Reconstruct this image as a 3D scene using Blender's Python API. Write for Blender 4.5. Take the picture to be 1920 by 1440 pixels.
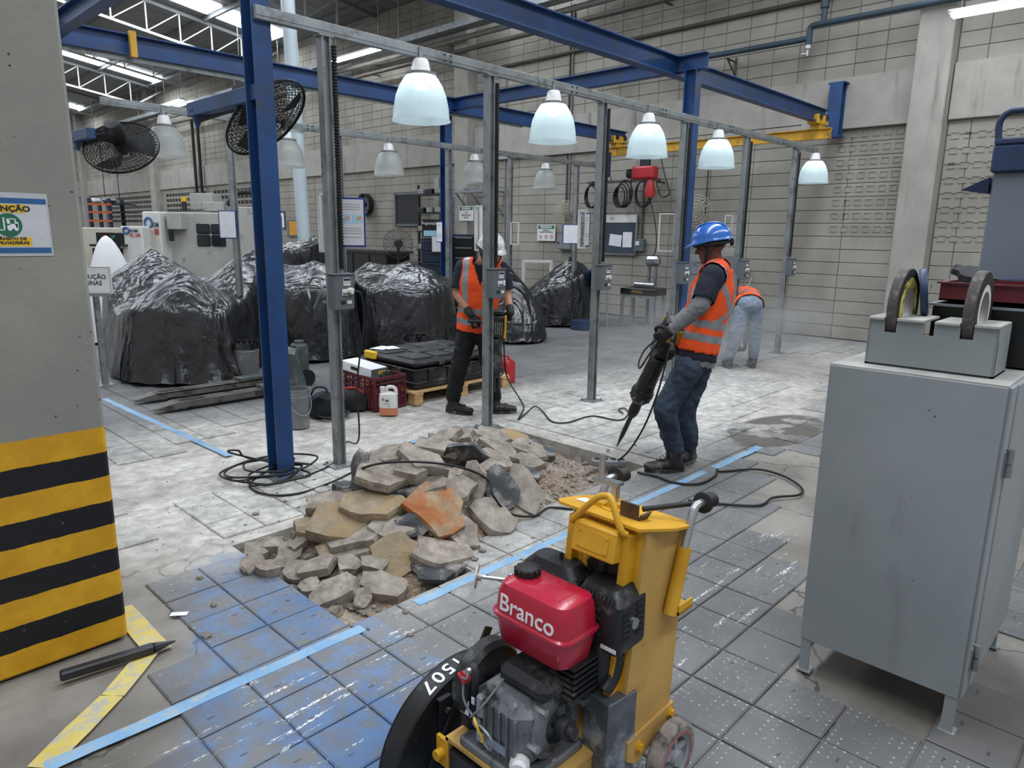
import bpy, bmesh, math, random
import numpy as np
from mathutils import Vector, Matrix, noise as mnoise

for o in list(bpy.data.objects): bpy.data.objects.remove(o, do_unlink=True)
SC = bpy.context.scene
COL = SC.collection
R_ = math.radians

# ---------------------------------------------------------------- camera
# world axes: X runs along the strut frames towards the block wall, Y along the wall to the left, Z up
FPX, CAM_H = 1310.0, 1.6
def _ray(px, py): return Vector(((px - 960) / FPX, (py - 720) / FPX, 1.0)).normalized()
_a = _ray(2251, 459); _b = _ray(-430, 421); _b = (_b - _a * _a.dot(_b)).normalized()
_up = _b.cross(_a)
if _up.y > 0: _up = -_up
RW = Matrix((_a, _b, _up))                       # camera (x right, y down, z forward) -> world
cam_d = bpy.data.cameras.new('camera'); cam = bpy.data.objects.new('camera', cam_d); COL.objects.link(cam)
cam_d.sensor_width = 36; cam_d.lens = FPX / 1920 * 36; cam_d.clip_start = 0.05; cam_d.clip_end = 200
_cr, _cu, _cb = RW @ Vector((1, 0, 0)), RW @ Vector((0, -1, 0)), RW @ Vector((0, 0, -1))
_m = Matrix((_cr, _cu, _cb)).transposed().to_4x4(); _m.translation = (0, 0, CAM_H)
cam.matrix_world = _m
SC.camera = cam

# ---------------------------------------------------------------- world, exposure
wd = bpy.data.worlds.new('world'); SC.world = wd; wd.use_nodes = True
wd.node_tree.nodes['Background'].inputs[0].default_value = (0.95, 0.97, 1.0, 1)
wd.node_tree.nodes['Background'].inputs[1].default_value = 0.42      # overcast daylight entering by the open hall sides
SC.view_settings.view_transform = 'Standard'; SC.view_settings.look = 'None'
SC.view_settings.gamma = 1; SC.view_settings.use_curve_mapping = False
SC.view_settings.exposure = 0.0
SKY_POWER = 20.0        # translucent roof lights
TUBE_POWER = 30.0       # fluorescent tubes

# ---------------------------------------------------------------- pixel -> place
def ray(px, py): return RW @ _ray(px, py)
EYE = Vector((0, 0, CAM_H))
def G(px, py, z=0.0):
    r = ray(px, py); return EYE + r * ((z - CAM_H) / r.z)
def PL(px, py, ax, val):
    r = ray(px, py); return EYE + r * ((val - EYE[ax]) / r[ax])
FH = Vector((_cb.x, _cb.y, 0)).normalized() * -1
def AD(px, py, depth):
    r = ray(px, py); return EYE + r * (depth / r.dot(FH))
CR = Vector((FH.y, -FH.x, 0))                    # horizontal, to the right of the view

# ---------------------------------------------------------------- mesh builder
ROOT = {}
def tag(o, label=None, cat=None, group=None, kind=None):
    if label: o['label'] = label
    if cat: o['category'] = cat
    if group: o['group'] = group
    if kind: o['kind'] = kind
    return o
def thing(name, label, cat, loc=(0, 0, 0), rotz=0.0, group=None):
    o = bpy.data.objects.new(name, None); COL.objects.link(o)
    o.location = loc; o.rotation_euler = (0, 0, rotz); o.empty_display_size = 0.1
    ROOT[o] = (Matrix.Translation(Vector(loc)) @ Matrix.Rotation(rotz, 4, 'Z')).inverted()
    return tag(o, label, cat, group)
def frame(p0, p1, upv=None):
    z = (Vector(p1) - Vector(p0)); L = z.length; z = z / L
    u = Vector(upv) if upv is not None else (Vector((0, 0, 1)) if abs(z.z) < .95 else Vector((1, 0, 0)))
    x = u.cross(z).normalized(); y = z.cross(x)
    return Matrix((x, y, z)).transposed(), L
class MB:
    def __init__(s): s.v = []; s.f = []; s.m = []; s.T = None
    def add(s, vs, fs, m=0):
        b = len(s.v)
        if s.T is not None: vs = [s.T @ Vector(q) for q in vs]
        s.v += [tuple(q) for q in vs]
        s.f += [tuple(i + b for i in q) for q in fs]; s.m += [m] * len(fs)
        return s
    def box(s, c, d, rot=None, m=0, bev=0.0):
        hx, hy, hz = d[0] / 2, d[1] / 2, d[2] / 2
        if bev <= 0:
            vs = [Vector((x, y, z)) for x in (-hx, hx) for y in (-hy, hy) for z in (-hz, hz)]
            fs = [(0, 1, 3, 2), (4, 6, 7, 5), (0, 4, 5, 1), (2, 3, 7, 6), (0, 2, 6, 4), (1, 5, 7, 3)]
        else:
            b = min(bev, hx * .98, hy * .98, hz * .98); vs = []; ix = {}
            for sx in (-1, 1):
                for sy in (-1, 1):
                    for sz in (-1, 1):
                        for k in range(3):
                            q = [sx * (hx - b), sy * (hy - b), sz * (hz - b)]
                            q[k] = (sx * hx, sy * hy, sz * hz)[k]
                            ix[(sx, sy, sz, k)] = len(vs); vs.append(Vector(q))
            fs = []
            def fc(l, n):
                p = [vs[i] for i in l]; nn = (p[1] - p[0]).cross(p[2] - p[0])
                fs.append(tuple(l) if nn.dot(Vector(n)) > 0 else tuple(reversed(l)))
            for k in range(3):
                a, b_ = [j for j in range(3) if j != k]
                for sg in (-1, 1):
                    l = []
                    for (p, q) in ((-1, -1), (1, -1), (1, 1), (-1, 1)):
                        t = [0, 0, 0]; t[k] = sg; t[a] = p; t[b_] = q; l.append(ix[(*t, k)])
                    n = [0, 0, 0]; n[k] = sg; fc(l, n)
                for p in (-1, 1):
                    for q in (-1, 1):
                        t0 = [0, 0, 0]; t1 = [0, 0, 0]; t0[k] = -1; t1[k] = 1
                        t0[a] = t1[a] = p; t0[b_] = t1[b_] = q
                        n = [0, 0, 0]; n[a] = p; n[b_] = q
                        fc([ix[(*t0, a)], ix[(*t1, a)], ix[(*t1, b_)], ix[(*t0, b_)]], n)
            for sx in (-1, 1):
                for sy in (-1, 1):
                    for sz in (-1, 1):
                        fc([ix[(sx, sy, sz, k)] for k in range(3)], (sx, sy, sz))
        if rot is not None:
            Rm = rot if isinstance(rot, Matrix) else Matrix.Rotation(rot, 3, 'Z')
            vs = [Rm @ q for q in vs]
        return s.add([q + Vector(c) for q in vs], fs, m)
    def bar(s, p0, p1, w, h, upv=None, m=0, bev=0.0):
        Rm, L = frame(p0, p1, upv)
        return s.box((Vector(p0) + Vector(p1)) / 2, (w, h, L), Rm, m, bev)
    def cyl(s, p0, p1, r0, r1=None, n=12, m=0, cap=True):
        r1 = r0 if r1 is None else r1; Rm, L = frame(p0, p1); p0, p1 = Vector(p0), Vector(p1)
        vs = []
        for i in range(n):
            a = 2 * math.pi * i / n; d = Rm @ Vector((math.cos(a), math.sin(a), 0)); vs += [p0 + d * r0, p1 + d * r1]
        fs = [(2 * i, (2 * i + 2) % (2 * n), (2 * i + 3) % (2 * n), 2 * i + 1) for i in range(n)]
        if cap: fs += [tuple(2 * i for i in reversed(range(n))), tuple(2 * i + 1 for i in range(n))]
        return s.add(vs, fs, m)
    def lathe(s, prof, o=(0, 0, 0), n=24, m=0, rot=None, ell=1.0):
        vs = []; k = len(prof)
        for i in range(n):
            a = 2 * math.pi * i / n
            for (r, z) in prof:
                q = Vector((r * math.cos(a), r * math.sin(a) * ell, z)); vs.append((rot @ q if rot else q) + Vector(o))
        fs = []
        for i in range(n):
            j = (i + 1) % n
            for t in range(k - 1): fs.append((i * k + t, j * k + t, j * k + t + 1, i * k + t + 1))
        return s.add(vs, fs, m)
    def tube(s, pts, r, n=8, m=0, closed=False, cap=True):
        P = [Vector(p) for p in pts]; N = len(P); vs = []; t0 = None; x = None
        rr = r if isinstance(r, (list, tuple)) else [r] * N
        for i in range(N):
            a = P[(i - 1) % N] if (i or closed) else P[0]; b = P[(i + 1) % N] if (i < N - 1 or closed) else P[-1]
            t = (b - a).normalized()
            if x is None:
                u = Vector((0, 0, 1)) if abs(t.z) < .9 else Vector((1, 0, 0)); x = u.cross(t).normalized()
            else:
                x = (x - t * x.dot(t))
                x = x.normalized() if x.length > 1e-6 else t.orthogonal().normalized()
            y = t.cross(x)
            for k in range(n):
                an = 2 * math.pi * k / n; vs.append(P[i] + (x * math.cos(an) + y * math.sin(an)) * rr[i])
        fs = []
        for i in range(N if closed else N - 1):
            j = (i + 1) % N
            for k in range(n): fs.append((i * n + k, i * n + (k + 1) % n, j * n + (k + 1) % n, j * n + k))
        if cap and not closed: fs += [tuple(reversed(range(n))), tuple((N - 1) * n + k for k in range(n))]
        return s.add(vs, fs, m)
    def prism(s, poly, h, M=None, m=0):
        n = len(poly)
        if sum(poly[i][0] * poly[(i + 1) % n][1] - poly[(i + 1) % n][0] * poly[i][1] for i in range(n)) < 0: poly = poly[::-1]
        vs = [Vector((p[0], p[1], 0)) for p in poly] + [Vector((p[0], p[1], h)) for p in poly]
        if M is not None: vs = [M @ q for q in vs]
        fs = [tuple(reversed(range(n))), tuple(range(n, 2 * n))] + [(i, (i + 1) % n, n + (i + 1) % n, n + i) for i in range(n)]
        return s.add(vs, fs, m)
    def quad(s, a, b, c, d, m=0): return s.add([a, b, c, d], [(0, 1, 2, 3)], m)
    def mesh(s, name, mats, sm=None):
        me = bpy.data.meshes.new(name); me.from_pydata(s.v, [], s.f)
        for q in (mats if isinstance(mats, (list, tuple)) else [mats]): me.materials.append(q)
        if max(s.m, default=0): me.polygons.foreach_set('material_index', s.m)
        if sm is not None:
            me.polygons.foreach_set('use_smooth', [True] * len(s.f))
            if sm < 179: me.set_sharp_from_angle(angle=R_(sm))
        me.update(); return me
    def obj(s, name, mats, parent=None, sm=None, world=False, kind=None):
        if world and parent is not None:
            r = parent
            while r.parent: r = r.parent
            if r in ROOT: s.v = [tuple(ROOT[r] @ Vector(q)) for q in s.v]
        loc = None
        if parent is None and s.v:
            lo = [min(q[k] for q in s.v) for k in range(3)]; hi = [max(q[k] for q in s.v) for k in range(3)]
            loc = ((lo[0] + hi[0]) / 2, (lo[1] + hi[1]) / 2, lo[2])
            s.v = [(q[0] - loc[0], q[1] - loc[1], q[2] - loc[2]) for q in s.v]
        o = bpy.data.objects.new(name, s.mesh(name, mats, sm)); COL.objects.link(o)
        if parent is not None: o.parent = parent
        elif loc:
            o.location = loc; ROOT[o] = Matrix.Translation(Vector(loc)).inverted()
        if kind: o['kind'] = kind
        return o
def single(name, mb, mats, label, cat, group=None, sm=None, kind=None):
    return tag(mb.obj(name, mats, None, sm), label, cat, group, kind)
def link_mesh(name, me, parent=None, loc=(0, 0, 0), rot=None, scale=None):
    o = bpy.data.objects.new(name, me); COL.objects.link(o); o.location = loc
    if rot is not None: o.rotation_euler = rot
    if scale is not None: o.scale = scale
    if parent is not None: o.parent = parent
    return o
def children(o): return [c for c in bpy.data.objects if c.parent == o]
def copy_thing(o, loc, rotz=None, label=None, group=None):
    def cp(q, par):
        c = q.copy(); COL.objects.link(c); c.parent = par
        for k in kids.get(q, []): cp(k, c)
        return c
    kids = {}
    for q in bpy.data.objects:
        if q.parent: kids.setdefault(q.parent, []).append(q)
    r = cp(o, None); r.location = loc
    if rotz is not None: r.rotation_euler = (0, 0, rotz)
    if label: r['label'] = label
    if group: r['group'] = group
    return r
def arc(c, r, a0, a1, n, ax=(1, 0, 0), ay=(0, 0, 1)):
    ax, ay, c = Vector(ax), Vector(ay), Vector(c)
    return [c + ax * (r * math.cos(a0 + (a1 - a0) * i / n)) + ay * (r * math.sin(a0 + (a1 - a0) * i / n)) for i in range(n + 1)]
def spline(pts, k=8, closed=False):
    P = [Vector(p) for p in pts]; n = len(P); out = []
    for i in range(n if closed else n - 1):
        g = (lambda j: P[j % n]) if closed else (lambda j: P[max(0, min(n - 1, j))])
        p0, p1, p2, p3 = g(i - 1), g(i), g(i + 1), g(i + 2)
        for t in range(k):
            t /= k
            out.append(.5 * ((2 * p1) + (p2 - p0) * t + (2 * p0 - 5 * p1 + 4 * p2 - p3) * t * t + (3 * p1 - p0 - 3 * p2 + p3) * t ** 3))
    if not closed: out.append(P[-1])
    return out
def text_obj(name, txt, size, mat, parent, M, ext=0.0008, align='CENTER', bold=0.0, sx=1.0, sp=1.0):
    cu = bpy.data.curves.new(name, 'FONT'); cu.body = txt; cu.size = size; cu.align_x = align; cu.align_y = 'CENTER'
    cu.extrude = ext; cu.offset = bold; cu.space_character = sp; cu.resolution_u = 3
    t = bpy.data.objects.new('tmp_text', cu)
    me = bpy.data.meshes.new_from_object(t); bpy.data.objects.remove(t); bpy.data.curves.remove(cu)
    me.transform(Matrix.Diagonal((sx, 1, 1, 1)))
    r = parent
    while r is not None and r.parent: r = r.parent
    me.transform((ROOT[r] if r in ROOT else Matrix()) @ M)
    me.materials.clear(); me.materials.append(mat); me.name = name
    o = bpy.data.objects.new(name, me); COL.objects.link(o); o.parent = parent
    return o
def facing(origin, right, up):
    x = Vector(right).normalized(); y = Vector(up); y = (y - x * x.dot(y)).normalized(); z = x.cross(y)
    m = Matrix((x, y, z)).transposed().to_4x4(); m.translation = Vector(origin); return m

# ---------------------------------------------------------------- materials
def lin(h):
    if not isinstance(h, str): return (*h, 1)
    h = h.lstrip('#'); c = [int(h[i:i + 2], 16) / 255 for i in (0, 2, 4)]
    return (*[(q / 12.92 if q <= .04045 else ((q + .055) / 1.055) ** 2.4) for q in c], 1)
class NT:
    def __init__(s, name):
        s.mat = bpy.data.materials.new(name); s.mat.use_nodes = True; s.t = s.mat.node_tree
        s.bsdf = s.t.nodes['Principled BSDF']; s.out = s.t.nodes['Material Output']
    def n(s, typ, ins=None, **kw):
        nd = s.t.nodes.new('ShaderNode' + typ)
        for k, q in kw.items(): setattr(nd, k, q)
        for k, q in (ins or {}).items(): s.set(nd.inputs[k], q)
        return nd
    def set(s, sock, q):
        if isinstance(q, bpy.types.NodeSocket): s.t.links.new(q, sock)
        else: sock.default_value = q
    def m(s, op, a, b=0.0, c=None, clamp=False):
        nd = s.t.nodes.new('ShaderNodeMath'); nd.operation = op; nd.use_clamp = clamp
        s.set(nd.inputs[0], a); s.set(nd.inputs[1], b)
        if c is not None: s.set(nd.inputs[2], c)
        return nd.outputs[0]
    def ss(s, x, a, b):
        nd = s.t.nodes.new('ShaderNodeMapRange'); nd.interpolation_type = 'SMOOTHSTEP'
        s.set(nd.inputs[0], x); nd.inputs[1].default_value = a; nd.inputs[2].default_value = b
        return nd.outputs[0]
    def noise(s, vec, scale, detail=4, rough=.55, dist=0.0):
        nd = s.n('TexNoise', {'Scale': scale, 'Detail': detail, 'Roughness': rough, 'Distortion': dist})
        if vec is not None: s.t.links.new(vec, nd.inputs['Vector'])
        return nd.outputs[0]
    def mix(s, fac, a, b):
        nd = s.t.nodes.new('ShaderNodeMix'); nd.data_type = 'RGBA'
        s.set(nd.inputs[0], fac); s.set(nd.inputs[6], lin(a) if isinstance(a, str) else a); s.set(nd.inputs[7], lin(b) if isinstance(b, str) else b)
        return nd.outputs[2]
    def coord(s, world=False):
        if world: return s.n('NewGeometry').outputs['Position']
        return s.n('TexCoord').outputs['Object']
    def scale(s, vec, sc):
        return s.n('Mapping', {'Vector': vec, 'Scale': sc}).outputs[0]
    def bump(s, h, strength=.3, dist=.01):
        b = s.n('Bump', {'Strength': strength, 'Distance': dist, 'Height': h}); s.t.links.new(b.outputs[0], s.bsdf.inputs['Normal'])
def mat(name, col, rough=.55, metal=0.0, var=.12, vs=6.0, bump=0.0, bs=40.0, dirt=None, world=False, spec=.5, coat=0.0, stretch=None):
    t = NT(name); v = t.coord(world)
    if stretch: v = t.scale(v, stretch)
    c = lin(col)
    f = t.ss(t.noise(v, vs, 5), .3, .7)
    k = t.mix(f, tuple(max(0, q * (1 - var)) for q in c[:3]) + (1,), tuple(min(1, q * (1 + var)) for q in c[:3]) + (1,))
    if dirt:
        dc, amt, sc = dirt
        k = t.mix(t.ss(t.noise(v, sc, 6, .65), .62 - .3 * amt, .74 - .2 * amt), k, dc)
    t.set(t.bsdf.inputs['Base Color'], k)
    t.bsdf.inputs['Roughness'].default_value = rough; t.bsdf.inputs['Metallic'].default_value = metal
    t.bsdf.inputs['Specular IOR Level'].default_value = spec
    if coat: t.bsdf.inputs['Coat Weight'].default_value = coat; t.bsdf.inputs['Coat Roughness'].default_value = .15
    if bump: t.bump(t.noise(v, bs, 5), bump, .006)
    return t.mat
def emit(name, col, strength):
    t = NT(name); t.set(t.bsdf.inputs['Base Color'], lin(col)); t.set(t.bsdf.inputs['Emission Color'], lin(col))
    t.bsdf.inputs['Emission Strength'].default_value = strength; return t.mat
# ================================================================ MATERIALS
m_blue = mat('blue_paint', '#1c4070', .42, 0, .18, 3, .05, 30, dirt=('#3a3f47', .25, 5))
m_blue_dk = mat('navy_paint', '#1c2f4d', .5, 0, .15, 4)
m_galv = mat('galvanised_steel', '#8d9293', .42, .55, .14, 5, .04, 60, dirt=('#6e706e', .35, 7))
m_steel = mat('bright_steel', '#b9bbbd', .28, .9, .1, 8)
m_iron = mat('dark_steel', '#3c3c3e', .5, .6, .2, 8, .1, 60)
m_black = mat('black_plastic', '#17181a', .5, 0, .25, 6, .05, 80, dirt=('#3b3b3a', .25, 9))
m_rubber = mat('black_rubber', '#131313', .6, 0, .2, 10)
m_white = mat('white_enamel', '#d9d9d6', .4, 0, .06, 6)
m_paper = mat('paper', '#dfe1e4', .7, 0, .05, 12)
m_ink = mat('print_black', '#1b1c22', .7, 0, .02)
m_navyink = mat('print_navy', '#1f2350', .7, 0, .02)
m_green = mat('print_green', '#1f6a4c', .6, 0, .04)
m_redp = mat('print_red', '#b3262e', .6, 0, .04)
m_yelp = mat('print_yellow', '#e0b62a', .55, 0, .05)
m_bluep = mat('print_blue', '#2b5d93', .6, 0, .05)
m_lblue = mat('print_light_blue', '#9cc3d6', .6, 0, .1, 30)
m_folder = mat('blue_folder_plastic', '#20307c', .35, 0, .1, 8)
m_grey = mat('grey_enamel', '#80858a', .45, 0, .08, 4, dirt=('#5d5f60', .2, 6))
m_ltgrey = mat('machine_grey_paint', '#a9a9a2', .45, 0, .06, 3, dirt=('#8a8a84', .2, 5))
m_dkgrey = mat('box_grey', '#5d6468', .5, 0, .1, 5)
m_yellow = mat('crane_yellow', '#c79a2a', .45, 0, .12, 5, dirt=('#6e5a2a', .2, 7))
m_glassdk = mat('dark_glass', '#23262a', .12, 0, .1, 2)
m_orangest = mat('orange_rack', '#b3562f', .5, 0, .1, 6)
m_wood = mat('pallet_wood', '#c9a673', .7, 0, .25, 3, .15, 30, stretch=(1, 1, 8))
m_red = mat('red_plastic', '#b02a2e', .35, 0, .1, 4)
m_clothw = mat('white_sheet', '#d5d7d6', .6, 0, .06, 3, .4, 8)

def concrete(name, c0, c1, sc=2.5, pits=True):
    t = NT(name); v = t.coord(True)
    k = t.mix(t.ss(t.noise(v, sc, 6, .6), .3, .7), c0, c1)
    k = t.mix(t.ss(t.noise(t.scale(v, (1, 1, .12)), 5, 4), .55, .8), k, '#6f6d66')
    h = t.noise(v, 45, 5)
    if pits:
        w = t.n('TexVoronoi', {'Vector': v, 'Scale': 16.0}).outputs['Distance']
        p = t.m('MULTIPLY', t.ss(w, .10, .05), t.ss(t.noise(v, 4, 2), .52, .6))
        k = t.mix(p, k, '#3a3833'); h = t.m('SUBTRACT', h, t.m('MULTIPLY', p, 3.0))
    t.set(t.bsdf.inputs['Base Color'], k); t.bsdf.inputs['Roughness'].default_value = .85
    t.bump(h, .25, .006); return t.mat
m_conc = concrete('concrete_wall', '#94918a', '#a29f97')
m_pillar = concrete('concrete_pillar', '#8a8880', '#979589', 2.0)
m_joint = mat('mortar_joint', '#5d5a54', .9, 0, .1, 8, world=True)
def blockmat():
    t = NT('concrete_block'); v = t.coord(True)
    k = t.mix(t.ss(t.noise(v, 1.1, 6, .62), .3, .72), '#8b877d', '#a19d93')
    k = t.mix(t.ss(t.noise(t.scale(v, (1, .8, .35)), .9, 5, .6), .52, .75), k, '#77746c')
    rnd = t.n('ObjectInfo').outputs['Random']
    k = t.mix(t.m('MULTIPLY', rnd, .18), k, '#706e68')
    t.set(t.bsdf.inputs['Base Color'], k); t.bsdf.inputs['Roughness'].default_value = .88
    t.bump(t.noise(v, 60, 4), .2, .004); return t.mat
m_block = blockmat()

# painted pillar stripes: flat print on the concrete
def stripemat():
    t = NT('pillar_stripes'); v = t.coord(True); sp = t.n('SeparateXYZ', {0: v})
    z = t.m('ADD', sp.outputs[2], t.m('MULTIPLY', t.m('SUBTRACT', t.noise(v, 14, 4), .5), .012))
    ph = t.m('FRACT', t.m('ADD', t.m('DIVIDE', t.m('SUBTRACT', z, .0505), .194), .5))      # yellow / black bands
    yel = t.m('LESS_THAN', t.m('ABSOLUTE', t.m('SUBTRACT', ph, .5)), .258)
    n1 = t.noise(v, 9, 6, .65)
    k = t.mix(yel, '#0d0e11', t.mix(t.ss(n1, .35, .7), '#c8920f', '#d9a41d'))
    k = t.mix(t.m('MULTIPLY', t.ss(t.noise(v, 26, 5, .7), .66, .74), .55), k, '#8b8578')
    base = t.mix(t.ss(t.noise(v, 2, 6), .3, .7), '#87857d', '#969489')
    w = t.n('TexVoronoi', {'Vector': v, 'Scale': 22.0}).outputs['Distance']
    pit = t.m('MULTIPLY', t.ss(w, .12, .06), t.ss(t.noise(v, 5, 2), .50, .58))
    top = t.m('GREATER_THAN', z, .875)
    k = t.mix(top, k, base); k = t.mix(pit, k, '#2e2c29')
    t.set(t.bsdf.inputs['Base Color'], k)
    t.set(t.bsdf.inputs['Roughness'], t.m('ADD', .5, t.m('MULTIPLY', top, .35)))
    t.bump(t.m('SUBTRACT', t.noise(v, 50, 4), t.m('MULTIPLY', pit, 3.0)), .3, .006); return t.mat
m_stripe = stripemat()

PITX0, PITX1, PITY0, PITY1 = 1.44, 4.12, 2.28, 4.10
def floormat(name, tile):
    t = NT(name); v = t.coord(True); sp = t.n('SeparateXYZ', {0: v}); x, y = sp.outputs[0], sp.outputs[1]
    nA = t.noise(v, 2.2, 6, .62); nB = t.noise(v, 11, 6, .65); nC = t.noise(v, 70, 3, .6)
    def blob(cx, cy, rx, ry, lo=1.15, hi=.35):
        d = t.m('SQRT', t.m('ADD', t.m('POWER', t.m('DIVIDE', t.m('SUBTRACT', x, cx), rx), 2.0), t.m('POWER', t.m('DIVIDE', t.m('SUBTRACT', y, cy), ry), 2.0)))
        return t.ss(d, lo, hi)
    base = t.mix(t.ss(nA, .3, .7), *(('#5b5b5b', '#6f6f6e') if tile else ('#6b665e', '#8b867d')))
    base = t.mix(t.m('MULTIPLY', t.ss(nB, .5, .8), .25), base, '#858481')
    if tile: base = t.mix(t.m('MULTIPLY', t.m('GREATER_THAN', nC, .67), t.ss(t.m('ADD', x, y), 2.6, 3.6)), base, '#b8b6b2')
    if not tile:
        dv = t.n('VectorMath', {0: v, 1: t.n('VectorMath', {0: t.n('TexNoise', {'Vector': v, 'Scale': 5.0, 'Detail': 5.0}).outputs['Color'], 'Scale': .25}, operation='SCALE').outputs[0]}, operation='ADD').outputs[0]
        ce = t.n('TexVoronoi', {'Vector': dv, 'Scale': .75}, feature='DISTANCE_TO_EDGE').outputs['Distance']
        base = t.mix(t.m('MULTIPLY', t.m('LESS_THAN', ce, .0045), .8), base, '#37332e')
        base = t.mix(t.m('MULTIPLY', t.ss(t.noise(v, 3.5, 6, .7), .52, .72), .5), base, '#57524b')
    # grinding dust that has settled round the work
    D = t.m('MAXIMUM', t.m('MAXIMUM', blob(2.2, 4.7, 1.5, 1.7), blob(6.2, 3.7, 3.0, 1.7)), t.m('MAXIMUM', blob(1.6, 3.9, .9, .9), blob(4.2, 4.7, 2.0, 1.1)))
    D = t.m('MAXIMUM', D, t.m('MULTIPLY', blob(2.6, 2.35, 1.3, .45), .55))
    D = t.m('MAXIMUM', D, t.m('MULTIPLY', blob(9.0, 3.6, 4.0, 3.2), .5))
    D = t.m('MULTIPLY', D, t.m('ADD', .5, t.m('MULTIPLY', t.ss(nB, .3, .72), .5)))
    D = t.m('MULTIPLY', D, t.m('ADD', .62, t.m('MULTIPLY', t.ss(nA, .3, .66), .38)), clamp=True)
    # worn blue floor paint
    edge = t.m('SUBTRACT', x, t.m('ADD', .60, t.m('MULTIPLY', t.m('SUBTRACT', y, 2.1), .48)))
    bl = t.m('MULTIPLY', t.ss(t.m('ADD', edge, t.m('MULTIPLY', t.m('SUBTRACT', nA, .5), .5)), -.02, .16), t.m('LESS_THAN', t.m('ADD', x, t.m('MULTIPLY', t.m('SUBTRACT', nB, .5), .02)), 1.555))
    bl = t.m('MULTIPLY', bl, t.m('LESS_THAN', y, 3.36))
    bl = t.m('MULTIPLY', bl, t.ss(t.m('ADD', t.m('MULTIPLY', nB, .75), t.m('MULTIPLY', nA, .45)), .74, .44))
    k = t.mix(t.m('MULTIPLY', bl, .88), base, t.mix(t.ss(nA, .35, .65), '#476a95', '#6080a6'))
    # white scuffs dragged along the aisle
    st = t.noise(t.scale(v, (1.6, 15, 1)), 1.5, 7, .72)
    sc = t.m('MULTIPLY', t.ss(st, .585, .615), t.ss(nC, .42, .56))
    zone = t.m('MAXIMUM', t.m('MULTIPLY', t.m('LESS_THAN', x, 1.75), t.ss(y, 2.32, 2.1)), t.m('MULTIPLY', t.ss(x, 1.9, 2.2), t.m('MULTIPLY', blob(3.0, 1.30, 1.7, .30), .8)))
    k = t.mix(t.m('MULTIPLY', sc, zone), k, '#e4e4e2')
    k = t.mix(D, k, t.mix(t.ss(nB, .3, .7), '#c3bfb6', '#d6d3cb'))
    # spilled slurry, oily dirt
    wet = t.m('MULTIPLY', blob(5.75, 2.38, .75, .34, 1.0, .85), t.ss(nA, .40, .47))
    k = t.mix(wet, k, '#5e5b56')
    oil = t.m('MULTIPLY', t.m('MAXIMUM', blob(2.75, .45, .6, .8), blob(.2, 2.2, .7, .5)), .55)
    k = t.mix(oil, k, '#4a4641')
    h = t.m('ADD', t.m('MULTIPLY', nB, .6), t.m('MULTIPLY', nC, .4))
    if tile:
        uv = t.n('UVMap'); us = t.n('SeparateXYZ', {0: uv.outputs[0]}); U, V = us.outputs[0], us.outputs[1]
        slot = None
        for (a, b, vert) in ((.28, .30, 0), (.72, .70, 0)):
            du = t.m('LESS_THAN', t.m('ABSOLUTE', t.m('SUBTRACT', U, a)), .055); dv = t.m('LESS_THAN', t.m('ABSOLUTE', t.m('SUBTRACT', V, b)), .018)
            q = t.m('MULTIPLY', du, dv); slot = q if slot is None else t.m('MAXIMUM', slot, q)
        slot = t.m('MULTIPLY', slot, t.ss(t.noise(v, 5, 2), .46, .56))
        k = t.mix(t.m('MULTIPLY', slot, .7), k, '#33312e')
        # stud dots cast in the tiles by the saw
        fu = t.m('SUBTRACT', t.m('FRACT', t.m('MULTIPLY', U, 8.0)), .5); fv = t.m('SUBTRACT', t.m('FRACT', t.m('MULTIPLY', V, 8.0)), .5)
        dot = t.m('LESS_THAN', t.m('ADD', t.m('MULTIPLY', fu, fu), t.m('MULTIPLY', fv, fv)), .015)
        dz = t.m('MULTIPLY', t.m('LESS_THAN', y, 1.13), t.m('LESS_THAN', x, 2.39))
        dz = t.m('MULTIPLY', dz, t.ss(nB, .45, .6))
        k = t.mix(t.m('MULTIPLY', t.m('MULTIPLY', dot, dz), .8), k, '#b5b5b5')
        h = t.m('SUBTRACT', h, t.m('MULTIPLY', slot, 2.0))
    t.set(t.bsdf.inputs['Base Color'], k)
    t.set(t.bsdf.inputs['Roughness'], t.m('SUBTRACT', t.m('ADD', .62, t.m('MULTIPLY', D, .3)), t.m('MULTIPLY', wet, .4)))
    t.bump(h, .22, .006); return t.mat
m_tile = floormat('floor_tile', True); m_floor = floormat('floor_concrete', False)
def dirtmat():
    t = NT('rubble_dirt'); v = t.coord(True)
    k = t.mix(t.ss(t.noise(v, 6, 6, .6), .3, .7), '#7d6f60', '#a79a8a')
    k = t.mix(t.ss(t.noise(v, 2.2, 4), .5, .7), k, '#8a6a4c')
    k = t.mix(t.ss(t.noise(v, 40, 4), .5, .7), k, '#b9b0a4')
    t.set(t.bsdf.inputs['Base Color'], k); t.bsdf.inputs['Roughness'].default_value = .95
    t.bump(t.noise(v, 38, 6, .7), .9, .02); return t.mat
m_dirt = dirtmat()

# ================================================================ STRUCTURE
def inpoly(x, y, P):
    c = False; n = len(P)
    for i in range(n):
        x0, y0 = P[i][:2]; x1, y1 = P[i - 1][:2]
        if (y0 > y) != (y1 > y) and x < (x1 - x0) * (y - y0) / (y1 - y0) + x0: c = not c
    return c
WX = 12.0
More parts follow.
